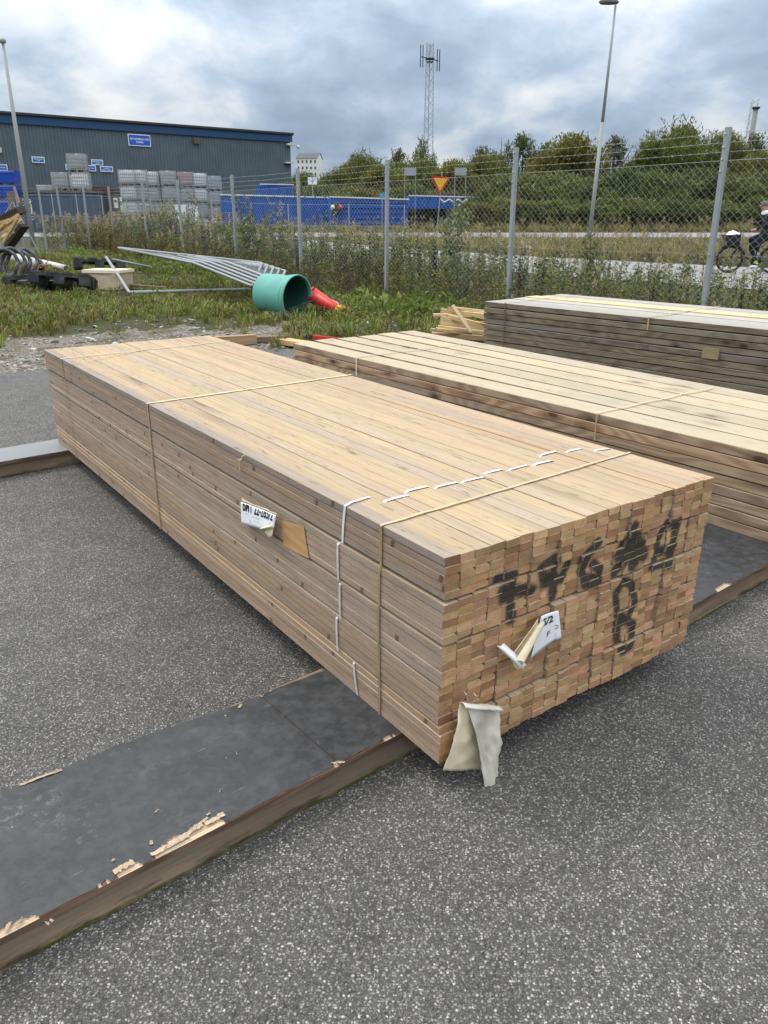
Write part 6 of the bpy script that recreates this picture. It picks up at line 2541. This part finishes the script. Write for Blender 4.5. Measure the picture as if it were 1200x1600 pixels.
scatter('far_verge_weeds', 'mixed rough grass and weeds on the far side of the road', 'weeds', P_V, X, Y, r.uniform(0.6, 1.1, len(X)), wh, r)

# grass and broadleaf weeds inside the yard
P_G = [tuft(31, 14, 0.11), tuft(32, 14, 0.15, (1, 0, 6)), tuft(33, 12, 0.09, (6, 1)), tuft(34, 12, 0.15, (1, 2, 0)), bush(35, 0.09, 18, 0.045, 0.022, (6, 0)), bush(36, 0.08, 16, 0.035, 0.018, (1, 6)), bush(37, 0.11, 24, 0.055, 0.024, (0, 1)), tuft(38, 12, 0.14, (2, 1))]
n = 26000
X, Y = r.uniform(-15, 6, n), r.uniform(7.5, 28, n)
sd_, dd_ = fence_sd(X, Y)
nz = np.array([mnoise.noise((x * 0.8, y * 0.8, 4.0)) for x, y in zip(X, Y)])
offE = Y - np.interp(X, [e_[0] for e_ in edge], [e_[1] for e_ in edge])
dens = np.clip((offE - 1.3) / 2.4 + 0.5 * nz, 0.0, 1)
left = np.where(X < -1.5, 1, 0)
dens = np.where(X > -1.3, np.clip(offE / 0.5 + 0.3 + nz, 0, 1), dens)
nz2 = np.array([mnoise.noise((x * 0.45 + 7, y * 0.45, 1.0)) for x, y in zip(X, Y)])
ok = (dd_ < 0.2) & (offE > 0.1) & (r.random(n) < dens * np.clip(0.72 + 1.5 * nz2, 0.12, 1))
X, Y, nz = X[ok], Y[ok], nz[ok]
wh = np.where(nz > 0.05, r.choice([0, 1, 2, 4, 5, 6], len(X), p=[.22, .24, .24, .12, .1, .08]), r.choice([0, 3, 7, 1, 5, 6], len(X), p=[.25, .25, .15, .15, .1, .1]))
scatter('yard_grass', 'patchy green grass and low weeds between the asphalt and the fence', 'grass', P_G, X, Y, r.uniform(0.7, 1.5, len(X)), wh, r)
# ring of denser broadleaf plants near the fence and debris
n = 420
X, Y = r.uniform(-14, 3, n), r.uniform(10, 27, n)
sd_, dd_ = fence_sd(X, Y)
ok = (dd_ < -0.3) & (dd_ > -2.4)
X, Y = X[ok], Y[ok]
P_B = [bush(41, 0.3, 70, 0.11, 0.05, (6, 0)), bush(42, 0.34, 80, 0.09, 0.04, (0, 6)), bush(43, 0.26, 60, 0.08, 0.04, (0, 1)), weed(44, 0.5, 26, 0.1, 0.03, (6, 0), brown=0.1)]
scatter('broadleaf_weeds', 'leafy green nettles and brambles near the inner side of the fence', 'weeds', P_B, X, Y, r.uniform(0.5, 1.15, len(X)), r.integers(0, 4, len(X)), r)
mb_pts = [(575, 478), (590, 492), (560, 492), (610, 500), (545, 498), (650, 470), (690, 462), (720, 458), (630, 490), (668, 492), (700, 476)]
X = np.array([G(*p_).x for p_ in mb_pts])
Y = np.array([G(*p_).y for p_ in mb_pts])
scatter('bramble_clump', 'bright green bramble clump behind the middle plank stack', 'bramble', P_B, X, Y, np.array([1.2, 1.1, 1.0, 1.1, 0.9, 1.5, 1.6, 1.3, 1.0, 1.1, 1.2]) * 0.95, np.array([0, 0, 1, 0, 1, 1, 1, 0, 0, 1, 1]), r)

# gravel strip: loose stones
n = 9000
X, Y = r.uniform(-8.5, 0.2, n), r.uniform(5.5, 12, n)
offE = Y - np.interp(X, [e_[0] for e_ in edge], [e_[1] for e_ in edge])
ok = (offE > -0.12) & (r.random(n) < np.exp(-np.maximum(offE, 0) / 2.0))
X, Y = X[ok], Y[ok]
bm = bmesh.new()
bmesh.ops.create_cube(bm, size=1.0)
bmesh.ops.subdivide_edges(bm, edges=bm.edges, cuts=1, use_grid_fill=True)
SV = np.array([v.co.normalized() * 0.5 for v in bm.verts])
SF = np.array([[v.index for v in f.verts] for f in bm.faces])
bm.free()
sz = 0.014 + r.exponential(0.014, len(X))
sz = np.minimum(sz, 0.09)
M3 = r.normal(size=(len(X), 3, 3)) * 0.22 + np.eye(3) * np.stack([r.uniform(0.8, 1.4, len(X)), r.uniform(0.7, 1.1, len(X)), r.uniform(0.4, 0.8, len(X))], -1)[:, None, :]
VV = np.einsum('nij,kj->nki', M3, SV) * sz[:, None, None] + np.stack([X, Y, tz(X, Y) + sz * 0.15 - 0.008], -1)[:, None, :]
FF = (SF[None] + (np.arange(len(X)) * len(SV))[:, None, None]).reshape(-1, 4)
gm = NT('gravel', 0.9, 0.2)
gr = gm.n('ShaderNodeNewGeometry').outputs['Random Per Island']
gc = gm.ramp(gr, [(0, (0.10, 0.09, 0.08)), (0.4, (0.22, 0.20, 0.175)), (0.75, (0.33, 0.31, 0.28)), (0.93, (0.55, 0.52, 0.48)), (1.0, (0.26, 0.17, 0.13))])
gm.out(gc)
o = link('gravel', np_mesh('gravel', VV.reshape(-1, 3), FF, gm.mat))
o['kind'] = 'stuff'
tag(o, 'loose grey gravel along the edge of the asphalt', 'gravel')
# gritty sand under the gravel
mb = MB()
gs = [(e_[0], e_[1]) for e_ in edge[2:9]]
def gfn(u, v):
    k_ = u * (len(gs) - 1)
    i_ = min(int(k_), len(gs) - 2)
    a_, b_ = Vector(gs[i_]), Vector(gs[i_ + 1])
    q_ = a_.lerp(b_, k_ - i_)
    wdt = 3.0 + 0.9 * mnoise.noise((u * 14, 0.3, 2)) + 0.5 * mnoise.noise((u * 50, 0.3, 2))
    y_ = q_.y - 0.1 + v * wdt * (1 if q_.x < -1.2 else 0.3)
    return (q_.x, y_, float(tz(q_.x, y_)) - 0.006 - 0.004 * (v > 0.95))
mb.grid(gfn, 120, 6)
sm = NT('grit', 0.95, 0.1)
pz = sm.pos()
sv = sm.voro(pz, 55, 'F1', 'Color')
ss = sm.n('ShaderNodeSeparateColor')
sm.l(sv, ss.inputs[0])
scol = sm.ramp(ss.outputs[0], [(0, (0.08, 0.068, 0.052)), (0.5, (0.16, 0.14, 0.112)), (0.85, (0.26, 0.235, 0.20)), (1, (0.42, 0.39, 0.34))])
scol = sm.mix(sm.mr(sm.noise(pz, 2.5, 5, 0.6), 0.48, 0.62, 0, 0.75), scol, (0.075, 0.065, 0.035))
sm.bump(sm.voro(pz, 55), 0.7, 0.01)
sm.out(scol)
struct(mb.build('gravel_strip', sm.mat, smooth=True))
# wood chips and splinters on the asphalt
n = 90
mb = MB()
rs = random.Random(3)
for i in range(n):
    x, y = rs.uniform(-2.4, 2.6), rs.uniform(0.9, 4.2)
    if -0.2 < (x - 0.144) * EX[0] + (y - 1.632) * EX[1] < 1.2 and (x - 0.144) * EY[0] + (y - 1.632) * EY[1] > -0.1:
        continue
    if abs((x + 1.66) * -math.sin(R(38.9)) + (y - 0.385) * math.cos(R(38.9)) - 0.22) < 0.3:
        continue
    a_ = rs.uniform(0, 6.3)
    l_ = rs.uniform(0.004, 0.018)
    c_, s_ = math.cos(a_), math.sin(a_)
    w2 = rs.uniform(0.001, 0.003)
    mb.box((x, y, 0.004), (l_, w2, 0.002), 0, Matrix.Rotation(a_, 3, 'Z') @ Matrix.Rotation(rs.uniform(-0.2, 0.2), 3, 'Y'))
o = mb.build('wood_chips', M_FRESHW)
o['kind'] = 'stuff'
tag(o, 'tiny pale wood splinters scattered on the asphalt', 'wood chips')


# ------------------------------------------------------------------ saplings beyond the fence
def sapling(label, base, h, seed, spread, n, mats=(0, 7)):
    r = np.random.default_rng(seed)
    t = thing('sapling', label, 'sapling', base, 0, 'young willows beyond the fence')
    mb = MB()
    g = Veg()
    for b_ in range(6):
        a_ = r.uniform(0, 6.28)
        top = Vector((math.cos(a_) * spread * r.uniform(0.2, 1), math.sin(a_) * spread * r.uniform(0.2, 1), h * r.uniform(0.65, 1.0)))
        mid = Vector((top.x * 0.35, top.y * 0.35, top.z * 0.5))
        mb.tube([(0, 0, 0), mid, top], [0.012, 0.008, 0.003], 5)
        k = n // 6
        tt = r.uniform(0.12, 1, k)
        P = np.array([list(Vector((0, 0, 0)).lerp(mid, min(1, q * 2)).lerp(mid.lerp(top, max(0, 2 * q - 1)), 1 if q > 0.5 else 0)) for q in tt]) + r.normal(size=(k, 3)) * 0.05
        g.add(leaves(P, r.normal(size=(k, 3)) + np.array([0, 0, 0.35]), 0.12 * r.uniform(0.6, 1.3, k), 0.045, r), np.where(r.random(k) < 0.6, mats[0], mats[1]))
    mb.build('stem', VM[2], t)
    V, F, M_ = g.arr()
    link('foliage', np_mesh('foliage', V, F, VM, M_), t)
    return t


sapling('leafy willow sapling beyond the fence below the yield sign', (1.35, 17.2, 0.0), 1.95, 51, 0.55, 620)
sapling('leafy sapling beyond the fence in front of the long blue container', (-3.2, 20.2, 0.05), 2.05, 52, 0.7, 640)
sapling('slim sapling rising beside the fence post right of the container', (-1.55, 19.3, 0.02), 1.6, 53, 0.45, 300)
sapling('broad leafy shrub behind the fence at the right edge', (4.2, 16.4, 0.0), 1.15, 54, 0.6, 420, (0, 1))
sapling('thin yellowing sapling in front of the tank wall', (-6.3, 26.2, 0.2), 2.0, 55, 0.5, 300, (1, 0))


# ------------------------------------------------------------------ trees
TM = {'willow': leaf_mat('willow_leaf', [(0.085, 0.105, 0.032), (0.145, 0.17, 0.05), (0.22, 0.245, 0.08)]),
      'yellow': leaf_mat('yellowing_leaf', [(0.115, 0.118, 0.032), (0.19, 0.185, 0.048), (0.27, 0.255, 0.075)]),
      'birch': leaf_mat('birch_leaf', [(0.085, 0.105, 0.055), (0.14, 0.165, 0.085), (0.21, 0.23, 0.13)]),
      'dark': leaf_mat('dark_leaf', [(0.065, 0.085, 0.032), (0.105, 0.135, 0.046), (0.16, 0.19, 0.07)])}
M_BARK = plain('bark', (0.085, 0.070, 0.055), 0.9, 0.25, 3)


def crown_mesh(kind, seed, lobes, n, ll, lw, upb, gap, wide=1.0):
    """unit-height crown standing on z = 0.12"""
    r = np.random.default_rng(seed)
    L = []
    for i in range(lobes * 3):
        d = unit(r.normal(size=3))
        q = np.array([0, 0, 0.50]) + d * np.array([0.24, 0.24, 0.34]) * r.uniform(0.3, 1.0) ** 0.5
        tp = 1.0 if q[2] < 0.62 else 1.0 - 0.9 * (q[2] - 0.62)
        L.append((q[0] * tp, q[1] * tp, q[2], r.uniform(0.07, 0.13), r.uniform(0.08, 0.14)))
    L = np.array(L)
    idx = r.integers(0, len(L), n)
    d = unit(r.normal(size=(n, 3)))
    rad = r.uniform(0.15, 1.0, n) ** 0.5
    P = L[idx, :3] + d * np.stack([L[idx, 3], L[idx, 3], L[idx, 4]], -1) * rad[:, None]
    P = P * np.array([wide, wide, 1.0])
    # sprays: leaves bunched along little upward shoots
    sh = np.floor(r.uniform(0, 1, n) * (n / 9)).astype(int)
    nsh = sh.max() + 1
    anchor = P[r.integers(0, n, nsh)]
    sdir = unit((anchor - np.array([0, 0, 0.45])) * np.array([1, 1, 0.6]) + np.array([0, 0, upb]) + r.normal(size=(nsh, 3)) * 0.15)
    P = anchor[sh] + sdir[sh] * r.uniform(-0.01, gap, n)[:, None] + r.normal(size=(n, 3)) * 0.010
    D = sdir[sh] + r.normal(size=(n, 3)) * 0.55
    V, F = leaves(P, D, ll * r.uniform(0.6, 1.3, n), lw * r.uniform(0.7, 1.3, n), r)
    return np_mesh('crown', V, F, TM[kind])


def trunk_mesh(seed, crown_h=0.75):
    r = random.Random(seed)
    mb = MB()
    mb.tube([(0, 0, 0), (0.01, 0, 0.3), (0.0, 0.01, 0.6), (0.01, 0, 0.9)], [0.022, 0.016, 0.009, 0.002], 7)
    for i in range(7):
        z = r.uniform(0.12, 0.6)
        a_ = r.uniform(0, 6.28)
        e_ = r.uniform(0.12, 0.28)
        mb.tube([(0.005, 0, z), (math.cos(a_) * e_ * 0.5, math.sin(a_) * e_ * 0.5, z + 0.12), (math.cos(a_) * e_, math.sin(a_) * e_, z + 0.30)], [0.010, 0.006, 0.002], 5)
    return mb.mesh('trunk', M_BARK)


CR = {'willow': [crown_mesh('willow', 61, 13, 20000, 0.036, 0.0105, 1.1, 0.11, 1.3), crown_mesh('willow', 62, 11, 20000, 0.036, 0.0105, 1.1, 0.11, 1.3)],
      'yellow': [crown_mesh('yellow', 63, 13, 20000, 0.036, 0.0105, 1.0, 0.11, 1.3), crown_mesh('yellow', 68, 11, 20000, 0.036, 0.0105, 1.0, 0.11, 1.3)],
      'birch': [crown_mesh('birch', 64, 10, 3600, 0.030, 0.014, 0.2, 0.06, 0.6), crown_mesh('birch', 65, 9, 3600, 0.030, 0.014, 0.2, 0.06, 0.6)],
      'dark': [crown_mesh('dark', 66, 12, 8000, 0.028, 0.012, 0.4, 0.06, 0.7), crown_mesh('dark', 67, 12, 8000, 0.028, 0.012, 0.4, 0.06, 0.7)],
      'willow_shrub': [crown_mesh('willow', 71, 13, 22000, 0.075, 0.021, 1.5, 0.24, 1.9), crown_mesh('willow', 72, 13, 22000, 0.075, 0.021, 1.5, 0.24, 1.9)],
      'yellow_shrub': [crown_mesh('yellow', 73, 13, 18000, 0.075, 0.021, 1.5, 0.24, 1.9)] * 2,
      'dark_shrub': [crown_mesh('dark', 74, 13, 20000, 0.070, 0.022, 1.2, 0.22, 1.9)] * 2}
WIDE = {'willow': 1.3, 'yellow': 1.3, 'birch': 0.6, 'dark': 0.7}
TRK = [trunk_mesh(1), trunk_mesh(2), trunk_mesh(3)]
rt = random.Random(12)
#  (x, top y, half-width px, Y, kind, label)
TREES = [(478, 272, 30, 84, 'willow', 'bushy green tree just right of the warehouse corner'),
         (520, 266, 34, 92, 'willow', 'round green tree between the white house and the low house'),
         (545, 258, 30, 100, 'yellow', 'yellow green tree in front of the low house'),
         (575, 240, 40, 96, 'willow', 'willow tree left of the radio mast'),
         (600, 262, 46, 82, 'yellow', 'yellowing willow above the middle blue container'),
         (623, 226, 24, 104, 'birch', 'thin topped birch left of the radio mast'),
         (660, 212, 22, 100, 'birch', 'tall birch at the foot of the radio mast'),
         (655, 246, 56, 86, 'willow', 'wide willow behind the notice boards'),
         (712, 252, 50, 84, 'yellow', 'pale willow behind the yield sign'),
         (748, 222, 26, 100, 'birch', 'slender birch right of the yield sign'),
         (760, 245, 46, 88, 'willow', 'willow left of the twin dark trees'),
         (778, 209, 26, 104, 'dark', 'left one of the twin dark trees'),
         (812, 202, 28, 102, 'dark', 'right and taller one of the twin dark trees'),
         (846, 216, 24, 100, 'birch', 'light birch right of the twin dark trees'),
         (880, 214, 68, 80, 'yellow', 'broad rounded willow left of the street lamp'),
         (950, 204, 30, 96, 'birch', 'feathery birch behind the street lamp'),
         (1004, 226, 44, 84, 'yellow', 'yellow tinged willow right of the street lamp'),
         (1052, 193, 66, 80, 'willow', 'largest willow, tallest of the right hand row'),
         (1112, 212, 52, 80, 'willow', 'dense willow behind the nearest fence post'),
         (1160, 200, 30, 96, 'birch', 'wispy birch left of the chimney'),
         (1178, 240, 50, 76, 'yellow', 'rounded yellow green willow below the chimney'),
         (1225, 210, 60, 82, 'willow', 'willow cut by the right edge of the view'),
         # lower shrubs in front
         (640, 292, 40, 76, 'willow', 'low shrub behind the middle blue container'),
         (790, 282, 52, 70, 'willow', 'big shrub right of the short blue container'),
         (845, 275, 60, 68, 'willow', 'leafy shrub left of the street lamp foot'),
         (905, 286, 52, 66, 'willow', 'shrub directly behind the street lamp'),
         (965, 272, 60, 68, 'dark', 'dark shrub right of the street lamp'),
         (1025, 280, 56, 66, 'willow', 'green shrub in front of the largest willow'),
         (1085, 270, 60, 68, 'dark', 'dark shrub behind the nearest fence post'),
         (1145, 284, 56, 66, 'willow', 'shrub behind the cyclist'),
         (1205, 276, 60, 68, 'dark', 'dark shrub at the right edge behind the cyclist'),
         (800, 312, 40, 63, 'yellow', 'low yellow green bush right of the small willow bush'),
         (870, 314, 44, 62.5, 'willow', 'low bush left of the lamp pole base'),
         (935, 316, 44, 62, 'willow', 'low bush behind the lamp pole base'),
         (990, 312, 44, 62.5, 'willow', 'low bush a little right of the lamp pole base'),
         (1060, 314, 46, 62, 'dark', 'low dark bush left of the nearest fence post'),
         (1120, 316, 44, 62.5, 'willow', 'low bush left of the cyclist'),
         (1185, 314, 46, 62, 'willow', 'low bush behind the head of the cyclist'),
         (680, 300, 46, 78, 'willow', 'bush behind the yield sign between the notice boards'),
         (500, 296, 50, 78, 'willow', 'bush behind the small white direction board'),
         (570, 296, 46, 80, 'yellow', 'yellowish bush behind the ribbed blue container'),
         (745, 318, 34, 64, 'yellow', 'small grassy willow bush right of the short blue container')]
for i, (x, yt, hw, Y, kind, lb) in enumerate(TREES):
    top, bx = PY(x, yt, Y), PY(x, 342, Y)
    gz_ = float(tz(bx.x, Y))
    h = (top.z - gz_) * 1.07
    wpx = hw * Y / 1296.0
    t = thing('tree' if i < 22 else 'shrub', lb, 'tree' if i < 22 else 'shrub', (bx.x, Y, gz_), rt.uniform(0, 6.28), 'trees and shrubs beyond the road')
    sx = wpx / 0.34
    if kind != 'birch' and kind != 'dark':
        sx *= 1.12
    key = kind if i < 22 else kind + '_shrub'
    wd_ = WIDE[kind] if i < 22 else 1.9
    t.scale = (sx / wd_, sx / wd_, h)
    link('trunk', TRK[i % 3], t)
    c_ = link('crown', CR[key][i % 2], t)
    if i >= 22:
        c_.location.z = -0.16
        c_.scale = (1.1, 1.1, 1.06)

# ------------------------------------------------------------------ cyclist
M_BIKE = plain('bicycle_black', (0.018, 0.018, 0.020), 0.4, 0.1, 5)
M_TYRE = plain('tyre', (0.02, 0.02, 0.02), 0.85, 0.1, 9)
bp = PY(1140, 404, 22.4)
gzb = float(tz(bp.x, bp.y)) + 0.012
bike = thing('bicycle', 'black bicycle with front basket ridden along the access road', 'bicycle', (bp.x, bp.y, gzb), R(-8))


def ring(r0, r1, n=36):
    return [(0, 0)]


for x, nm in ((0, 'front_wheel'), (1.12, 'rear_wheel')):
    wh_ = link(nm, MB().mesh('m', M_BIKE), bike)
    mb = MB()
    n = 40
    mb.tube([(x + 0.335 * math.cos(2 * math.pi * k / n), 0, 0.355 + 0.335 * math.sin(2 * math.pi * k / n)) for k in range(n)], 0.024, 8, closed=True)
    ty = mb.mesh('tyre', M_TYRE)
    wh_.data = ty
    wh_.name = nm
    mb = MB()
    mb.tube([(x + 0.305 * math.cos(2 * math.pi * k / n), 0, 0.355 + 0.305 * math.sin(2 * math.pi * k / n)) for k in range(n)], 0.010, 6, closed=True)
    mb.build('rim', M_BIKE, wh_)
    mb = MB()
    for k in range(18):
        a_ = 2 * math.pi * k / 18
        mb.tube([(x, 0.03 if k % 2 else -0.03, 0.355), (x + 0.305 * math.cos(a_), 0, 0.355 + 0.305 * math.sin(a_))], 0.002, 3, cap=False)
    mb.tube([(x, -0.05, 0.355), (x, 0.05, 0.355)], 0.035 if x == 0 else 0.07, 10)
    mb.build('spokes', M_GALV, wh_)
mb = MB()
for pts, r_ in (([(0.24, 0, 0.72), (0.40, 0, 0.42), (0.62, 0, 0.31)], 0.035), ([(0.62, 0, 0.31), (0.86, 0, 0.92)], 0.022), ([(0.62, 0.0, 0.30), (1.12, 0.05, 0.355)], 0.014), ([(0.62, 0.0, 0.30), (1.12, -0.05, 0.355)], 0.014),
               ([(0.80, 0, 0.74), (1.12, 0.05, 0.355)], 0.012), ([(0.80, 0, 0.74), (1.12, -0.05, 0.355)], 0.012), ([(0.27, 0, 0.78), (0.21, 0, 0.64)], 0.026)):
    mb.tube(pts, r_, 8)
mb.build('frame', M_BIKE, bike, smooth=True)
mb = MB()
for s_ in (-0.055, 0.055):
    mb.tube([(0.21, s_ * 0.6, 0.70), (0.17, s_, 0.62), (0.0, s_, 0.355)], 0.015, 6)
mb.build('fork', M_BIKE, bike, smooth=True)
mb = MB()
mb.tube([(0.26, 0, 0.76), (0.30, 0, 1.08)], 0.016, 8)
mb.tube([(0.52, -0.30, 1.08), (0.38, -0.28, 1.10), (0.30, -0.10, 1.10), (0.30, 0.10, 1.10), (0.38, 0.28, 1.10), (0.52, 0.30, 1.08)], 0.013, 8)
mb.build('handlebar', M_BIKE, bike, smooth=True)
mb = MB()
mb.v = [(-0.10, -0.17, 0.74), (0.20, -0.17, 0.74), (0.20, 0.17, 0.74), (-0.10, 0.17, 0.74), (-0.16, -0.20, 0.98), (0.24, -0.20, 0.98), (0.24, 0.20, 0.98), (-0.16, 0.20, 0.98)]
mb.f = [(0, 1, 5, 4), (1, 2, 6, 5), (2, 3, 7, 6), (3, 0, 4, 7), (3, 2, 1, 0)]
mb.m = [0] * 5
mb.tube([(-0.16, -0.2, 0.98), (0.24, -0.2, 0.98), (0.24, 0.2, 0.98), (-0.16, 0.2, 0.98)], 0.014, 6, closed=True)
mb.build('basket', M_BIKE, bike)
mb = MB()
mb.lathe([(0.10, -0.03), (0.13, 0.0), (0.10, 0.04), (0.0, 0.05)], 14, 0, Matrix.Translation((0.93, 0, 0.96)) @ Matrix.Diagonal((1.2, 0.8, 1, 1)))
mb.build('saddle', M_BIKE, bike, smooth=True)
mb = MB()
mb.tube([(0.62, -0.09, 0.30), (0.55, -0.09, 0.14)], 0.012, 6)
mb.tube([(0.62, 0.09, 0.30), (0.69, 0.09, 0.46)], 0.012, 6)
mb.box((0.55, -0.14, 0.14), (0.10, 0.09, 0.025))
mb.box((0.69, 0.14, 0.46), (0.10, 0.09, 0.025))
mb.lathe([(0, -0.02), (0.10, -0.02), (0.10, 0.02), (0, 0.02)], 18, 0, Matrix.Translation((0.62, -0.06, 0.30)) @ Matrix.Rotation(R(90), 4, 'X'))
mb.build('crank', M_BIKE, bike)
mb = MB()
n = 14
mb.tube([(0.385 * math.cos(R(20) + R(115) * k / n), 0, 0.355 + 0.385 * math.sin(R(20) + R(115) * k / n)) for k in range(n + 1)], 0.028, 6)
mb.build('mudguard', M_BIKE, bike)
bag = MB()
bag.grid(lambda u, v: (-0.10 + 0.34 * u, -0.15 + 0.3 * v, 0.97 + 0.10 * math.sin(math.pi * u) * math.sin(math.pi * v) + 0.06 * u + 0.03 * mnoise.noise((u * 5, v * 5, 3))), 10, 8)
o = bag.build('cloth_bag', M_SIGNW, None, smooth=True)
o.location = bike.location
o.rotation_euler = bike.rotation_euler
tag(o, 'white cloth bag stuffed in the bicycle basket', 'bag')

# rider: one skinned body
J = {'pelvis': ((0.98, 0, 1.00), .155), 'waist': ((1.00, 0, 1.16), .145), 'chest': ((0.98, 0, 1.36), .165), 'neck0': ((0.95, 0, 1.52), .075), 'neck1': ((0.92, 0, 1.58), .06),
     'jaw': ((0.90, 0, 1.64), .075), 'skull': ((0.915, 0, 1.73), .098), 'crown': ((0.925, 0, 1.81), .06), 'nose': ((0.80, 0, 1.685), .018),
     'shR': ((0.95, -0.19, 1.46), .075), 'elR': ((0.80, -0.30, 1.25), .052), 'wrR': ((0.60, -0.30, 1.12), .034), 'hdR': ((0.54, -0.30, 1.11), .036),
     'shL': ((0.95, 0.19, 1.46), .075), 'elL': ((0.86, 0.32, 1.24), .052), 'wrL': ((0.70, 0.30, 1.28), .034), 'hdL': ((0.65, 0.30, 1.31), .036),
     'hipR': ((0.96, -0.10, 0.96), .115), 'knR': ((0.50, -0.13, 0.70), .078), 'anR': ((0.66, -0.13, 0.26), .048), 'heR': ((0.68, -0.13, 0.19), .045), 'toR': ((0.47, -0.13, 0.155), .040),
     'hipL': ((0.96, 0.10, 0.96), .115), 'knL': ((0.56, 0.13, 0.86), .078), 'anL': ((0.79, 0.13, 0.55), .048), 'heL': ((0.80, 0.13, 0.49), .045), 'toL': ((0.60, 0.13, 0.49), .040)}
BN = [('pelvis', 'waist'), ('waist', 'chest'), ('chest', 'neck0'), ('neck0', 'neck1'), ('neck1', 'jaw'), ('jaw', 'skull'), ('skull', 'crown'), ('jaw', 'nose'),
      ('chest', 'shR'), ('shR', 'elR'), ('elR', 'wrR'), ('wrR', 'hdR'), ('chest', 'shL'), ('shL', 'elL'), ('elL', 'wrL'), ('wrL', 'hdL'),
      ('pelvis', 'hipR'), ('hipR', 'knR'), ('knR', 'anR'), ('anR', 'heR'), ('heR', 'toR'), ('pelvis', 'hipL'), ('hipL', 'knL'), ('knL', 'anL'), ('anL', 'heL'), ('heL', 'toL')]
for s_, sg in (('R', -1), ('L', 1)):
    hx, hy, hz = J['hd' + s_][0]
    for k in range(4):
        l_ = (0.060, 0.070, 0.066, 0.052)[k]
        dy = (k - 1.5) * 0.018
        if s_ == 'R':
            a_, b_ = (hx - 0.045, hy + dy * 0.3 - 0.0 + 0.0, hz + 0.012 - 0.0 + dy), (hx - 0.045 - l_ * 0.35, hy, hz - 0.03 + dy)
        else:
            a_, b_ = (hx - 0.04, hy + dy, hz + 0.03), (hx - 0.055 - l_ * 0.6, hy + dy * 1.7, hz + 0.035 + l_ * 0.5)
        J['f%s%d' % (s_, k)] = (a_, .0095)
        J['g%s%d' % (s_, k)] = (b_, .0085)
        BN += [('hd' + s_, 'f%s%d' % (s_, k)), ('f%s%d' % (s_, k), 'g%s%d' % (s_, k))]
    J['t' + s_] = ((hx - 0.01, hy - sg * 0.045, hz + 0.03), .010)
    BN.append(('hd' + s_, 't' + s_))
names = list(J)
me = bpy.data.meshes.new('person')
me.from_pydata([J[k][0] for k in names], [(names.index(a_), names.index(b_)) for a_, b_ in BN], [])
tmp = bpy.data.objects.new('tmp', me)
COL.objects.link(tmp)
tmp.modifiers.new('s', 'SKIN')
for i, k in enumerate(names):
    sv_ = me.skin_vertices[0].data[i]
    sv_.radius = (J[k][1], J[k][1])
    sv_.use_root = (k == 'pelvis')
sb = tmp.modifiers.new('u', 'SUBSURF')
sb.levels = 2
dg = bpy.context.evaluated_depsgraph_get()
bme = bpy.data.meshes.new_from_object(tmp.evaluated_get(dg))
bpy.data.objects.remove(tmp)
M_CLOTH = plain('dark_clothes', (0.012, 0.013, 0.017), 0.9, 0.2, 8)
M_SKINP = plain('skin', (0.46, 0.24, 0.18), 0.6, 0.06, 8)
bme.materials.clear()
for mm in (M_CLOTH, M_SKINP, M_SIGNW, plain('ankle_band', (0.55, 0.80, 0.03), 0.5)):
    bme.materials.append(mm)
for p_ in bme.polygons:
    c_ = p_.center
    mi = 0
    if c_.z > 1.55:
        mi = 1
    elif c_.x < 0.60 and c_.z > 1.0 and c_.y < 0 or (c_.x < 0.69 and c_.z > 1.22 and c_.y > 0.2):
        mi = 1
    elif c_.z < 0.21 and c_.y < 0 or (c_.y > 0.05 and c_.z < 0.53 and c_.x < 0.86):
        mi = 2
    elif c_.y < -0.05 and 0.24 < c_.z < 0.32 and c_.x < 0.72:
        mi = 3
    p_.material_index = mi
    p_.use_smooth = True
rider = link('person', bme)
rider.location = bike.location
rider.rotation_euler = bike.rotation_euler
tag(rider, 'cyclist in dark jacket, grey cap and white scarf riding to the left', 'person')
mb = MB()
mb.lathe([(0.108, 0.0), (0.112, 0.03), (0.095, 0.08), (0.05, 0.11), (0, 0.115)], 18, 0, Matrix.Translation((0.92, 0, 1.735)) @ Matrix.Rotation(R(-6), 4, 'Y'))
mb.build('cap', plain('cap_grey', (0.14, 0.13, 0.11), 0.9), rider, smooth=True)
mb = MB()
mb.grid(lambda u, v: (0.83 - 0.10 * u * (1 - 0.5 * abs(2 * v - 1)), -0.075 + 0.15 * v, 1.742 - 0.02 * u), 3, 6)
mb.build('cap_peak', plain('peak_blue', (0.22, 0.33, 0.38), 0.8), rider, smooth=True)
mb = MB()
mb.lathe([(0.08, 0.08), (0.12, 0.05), (0.14, 0.0), (0.12, -0.04)], 16, 0, Matrix.Translation((0.955, 0, 1.535)))
mb.build('scarf', M_SIGNW, rider, smooth=True)
for s_ in (-1, 1):
    mb = MB()
    mb.lathe([(0, 0.012), (0.012, 0.0), (0, -0.012)], 8, 0, Matrix.Translation((0.832, s_ * 0.035, 1.715)))
    mb.build('eye', M_INK, rider)

# the rider sits forward over the pedals: rake every part above the axles forwards
done = set()
for o in [c_ for c_ in bike.children if not c_.name.startswith(('front_wheel', 'rear_wheel', 'mudguard'))] + [rider, bpy.data.objects['cloth_bag']] + list(rider.children):
    if o.data.name in done:
        continue
    done.add(o.data.name)
    for v in o.data.vertices:
        v.co.x -= 0.15 * (v.co.z - 0.355)
    o.data.update()
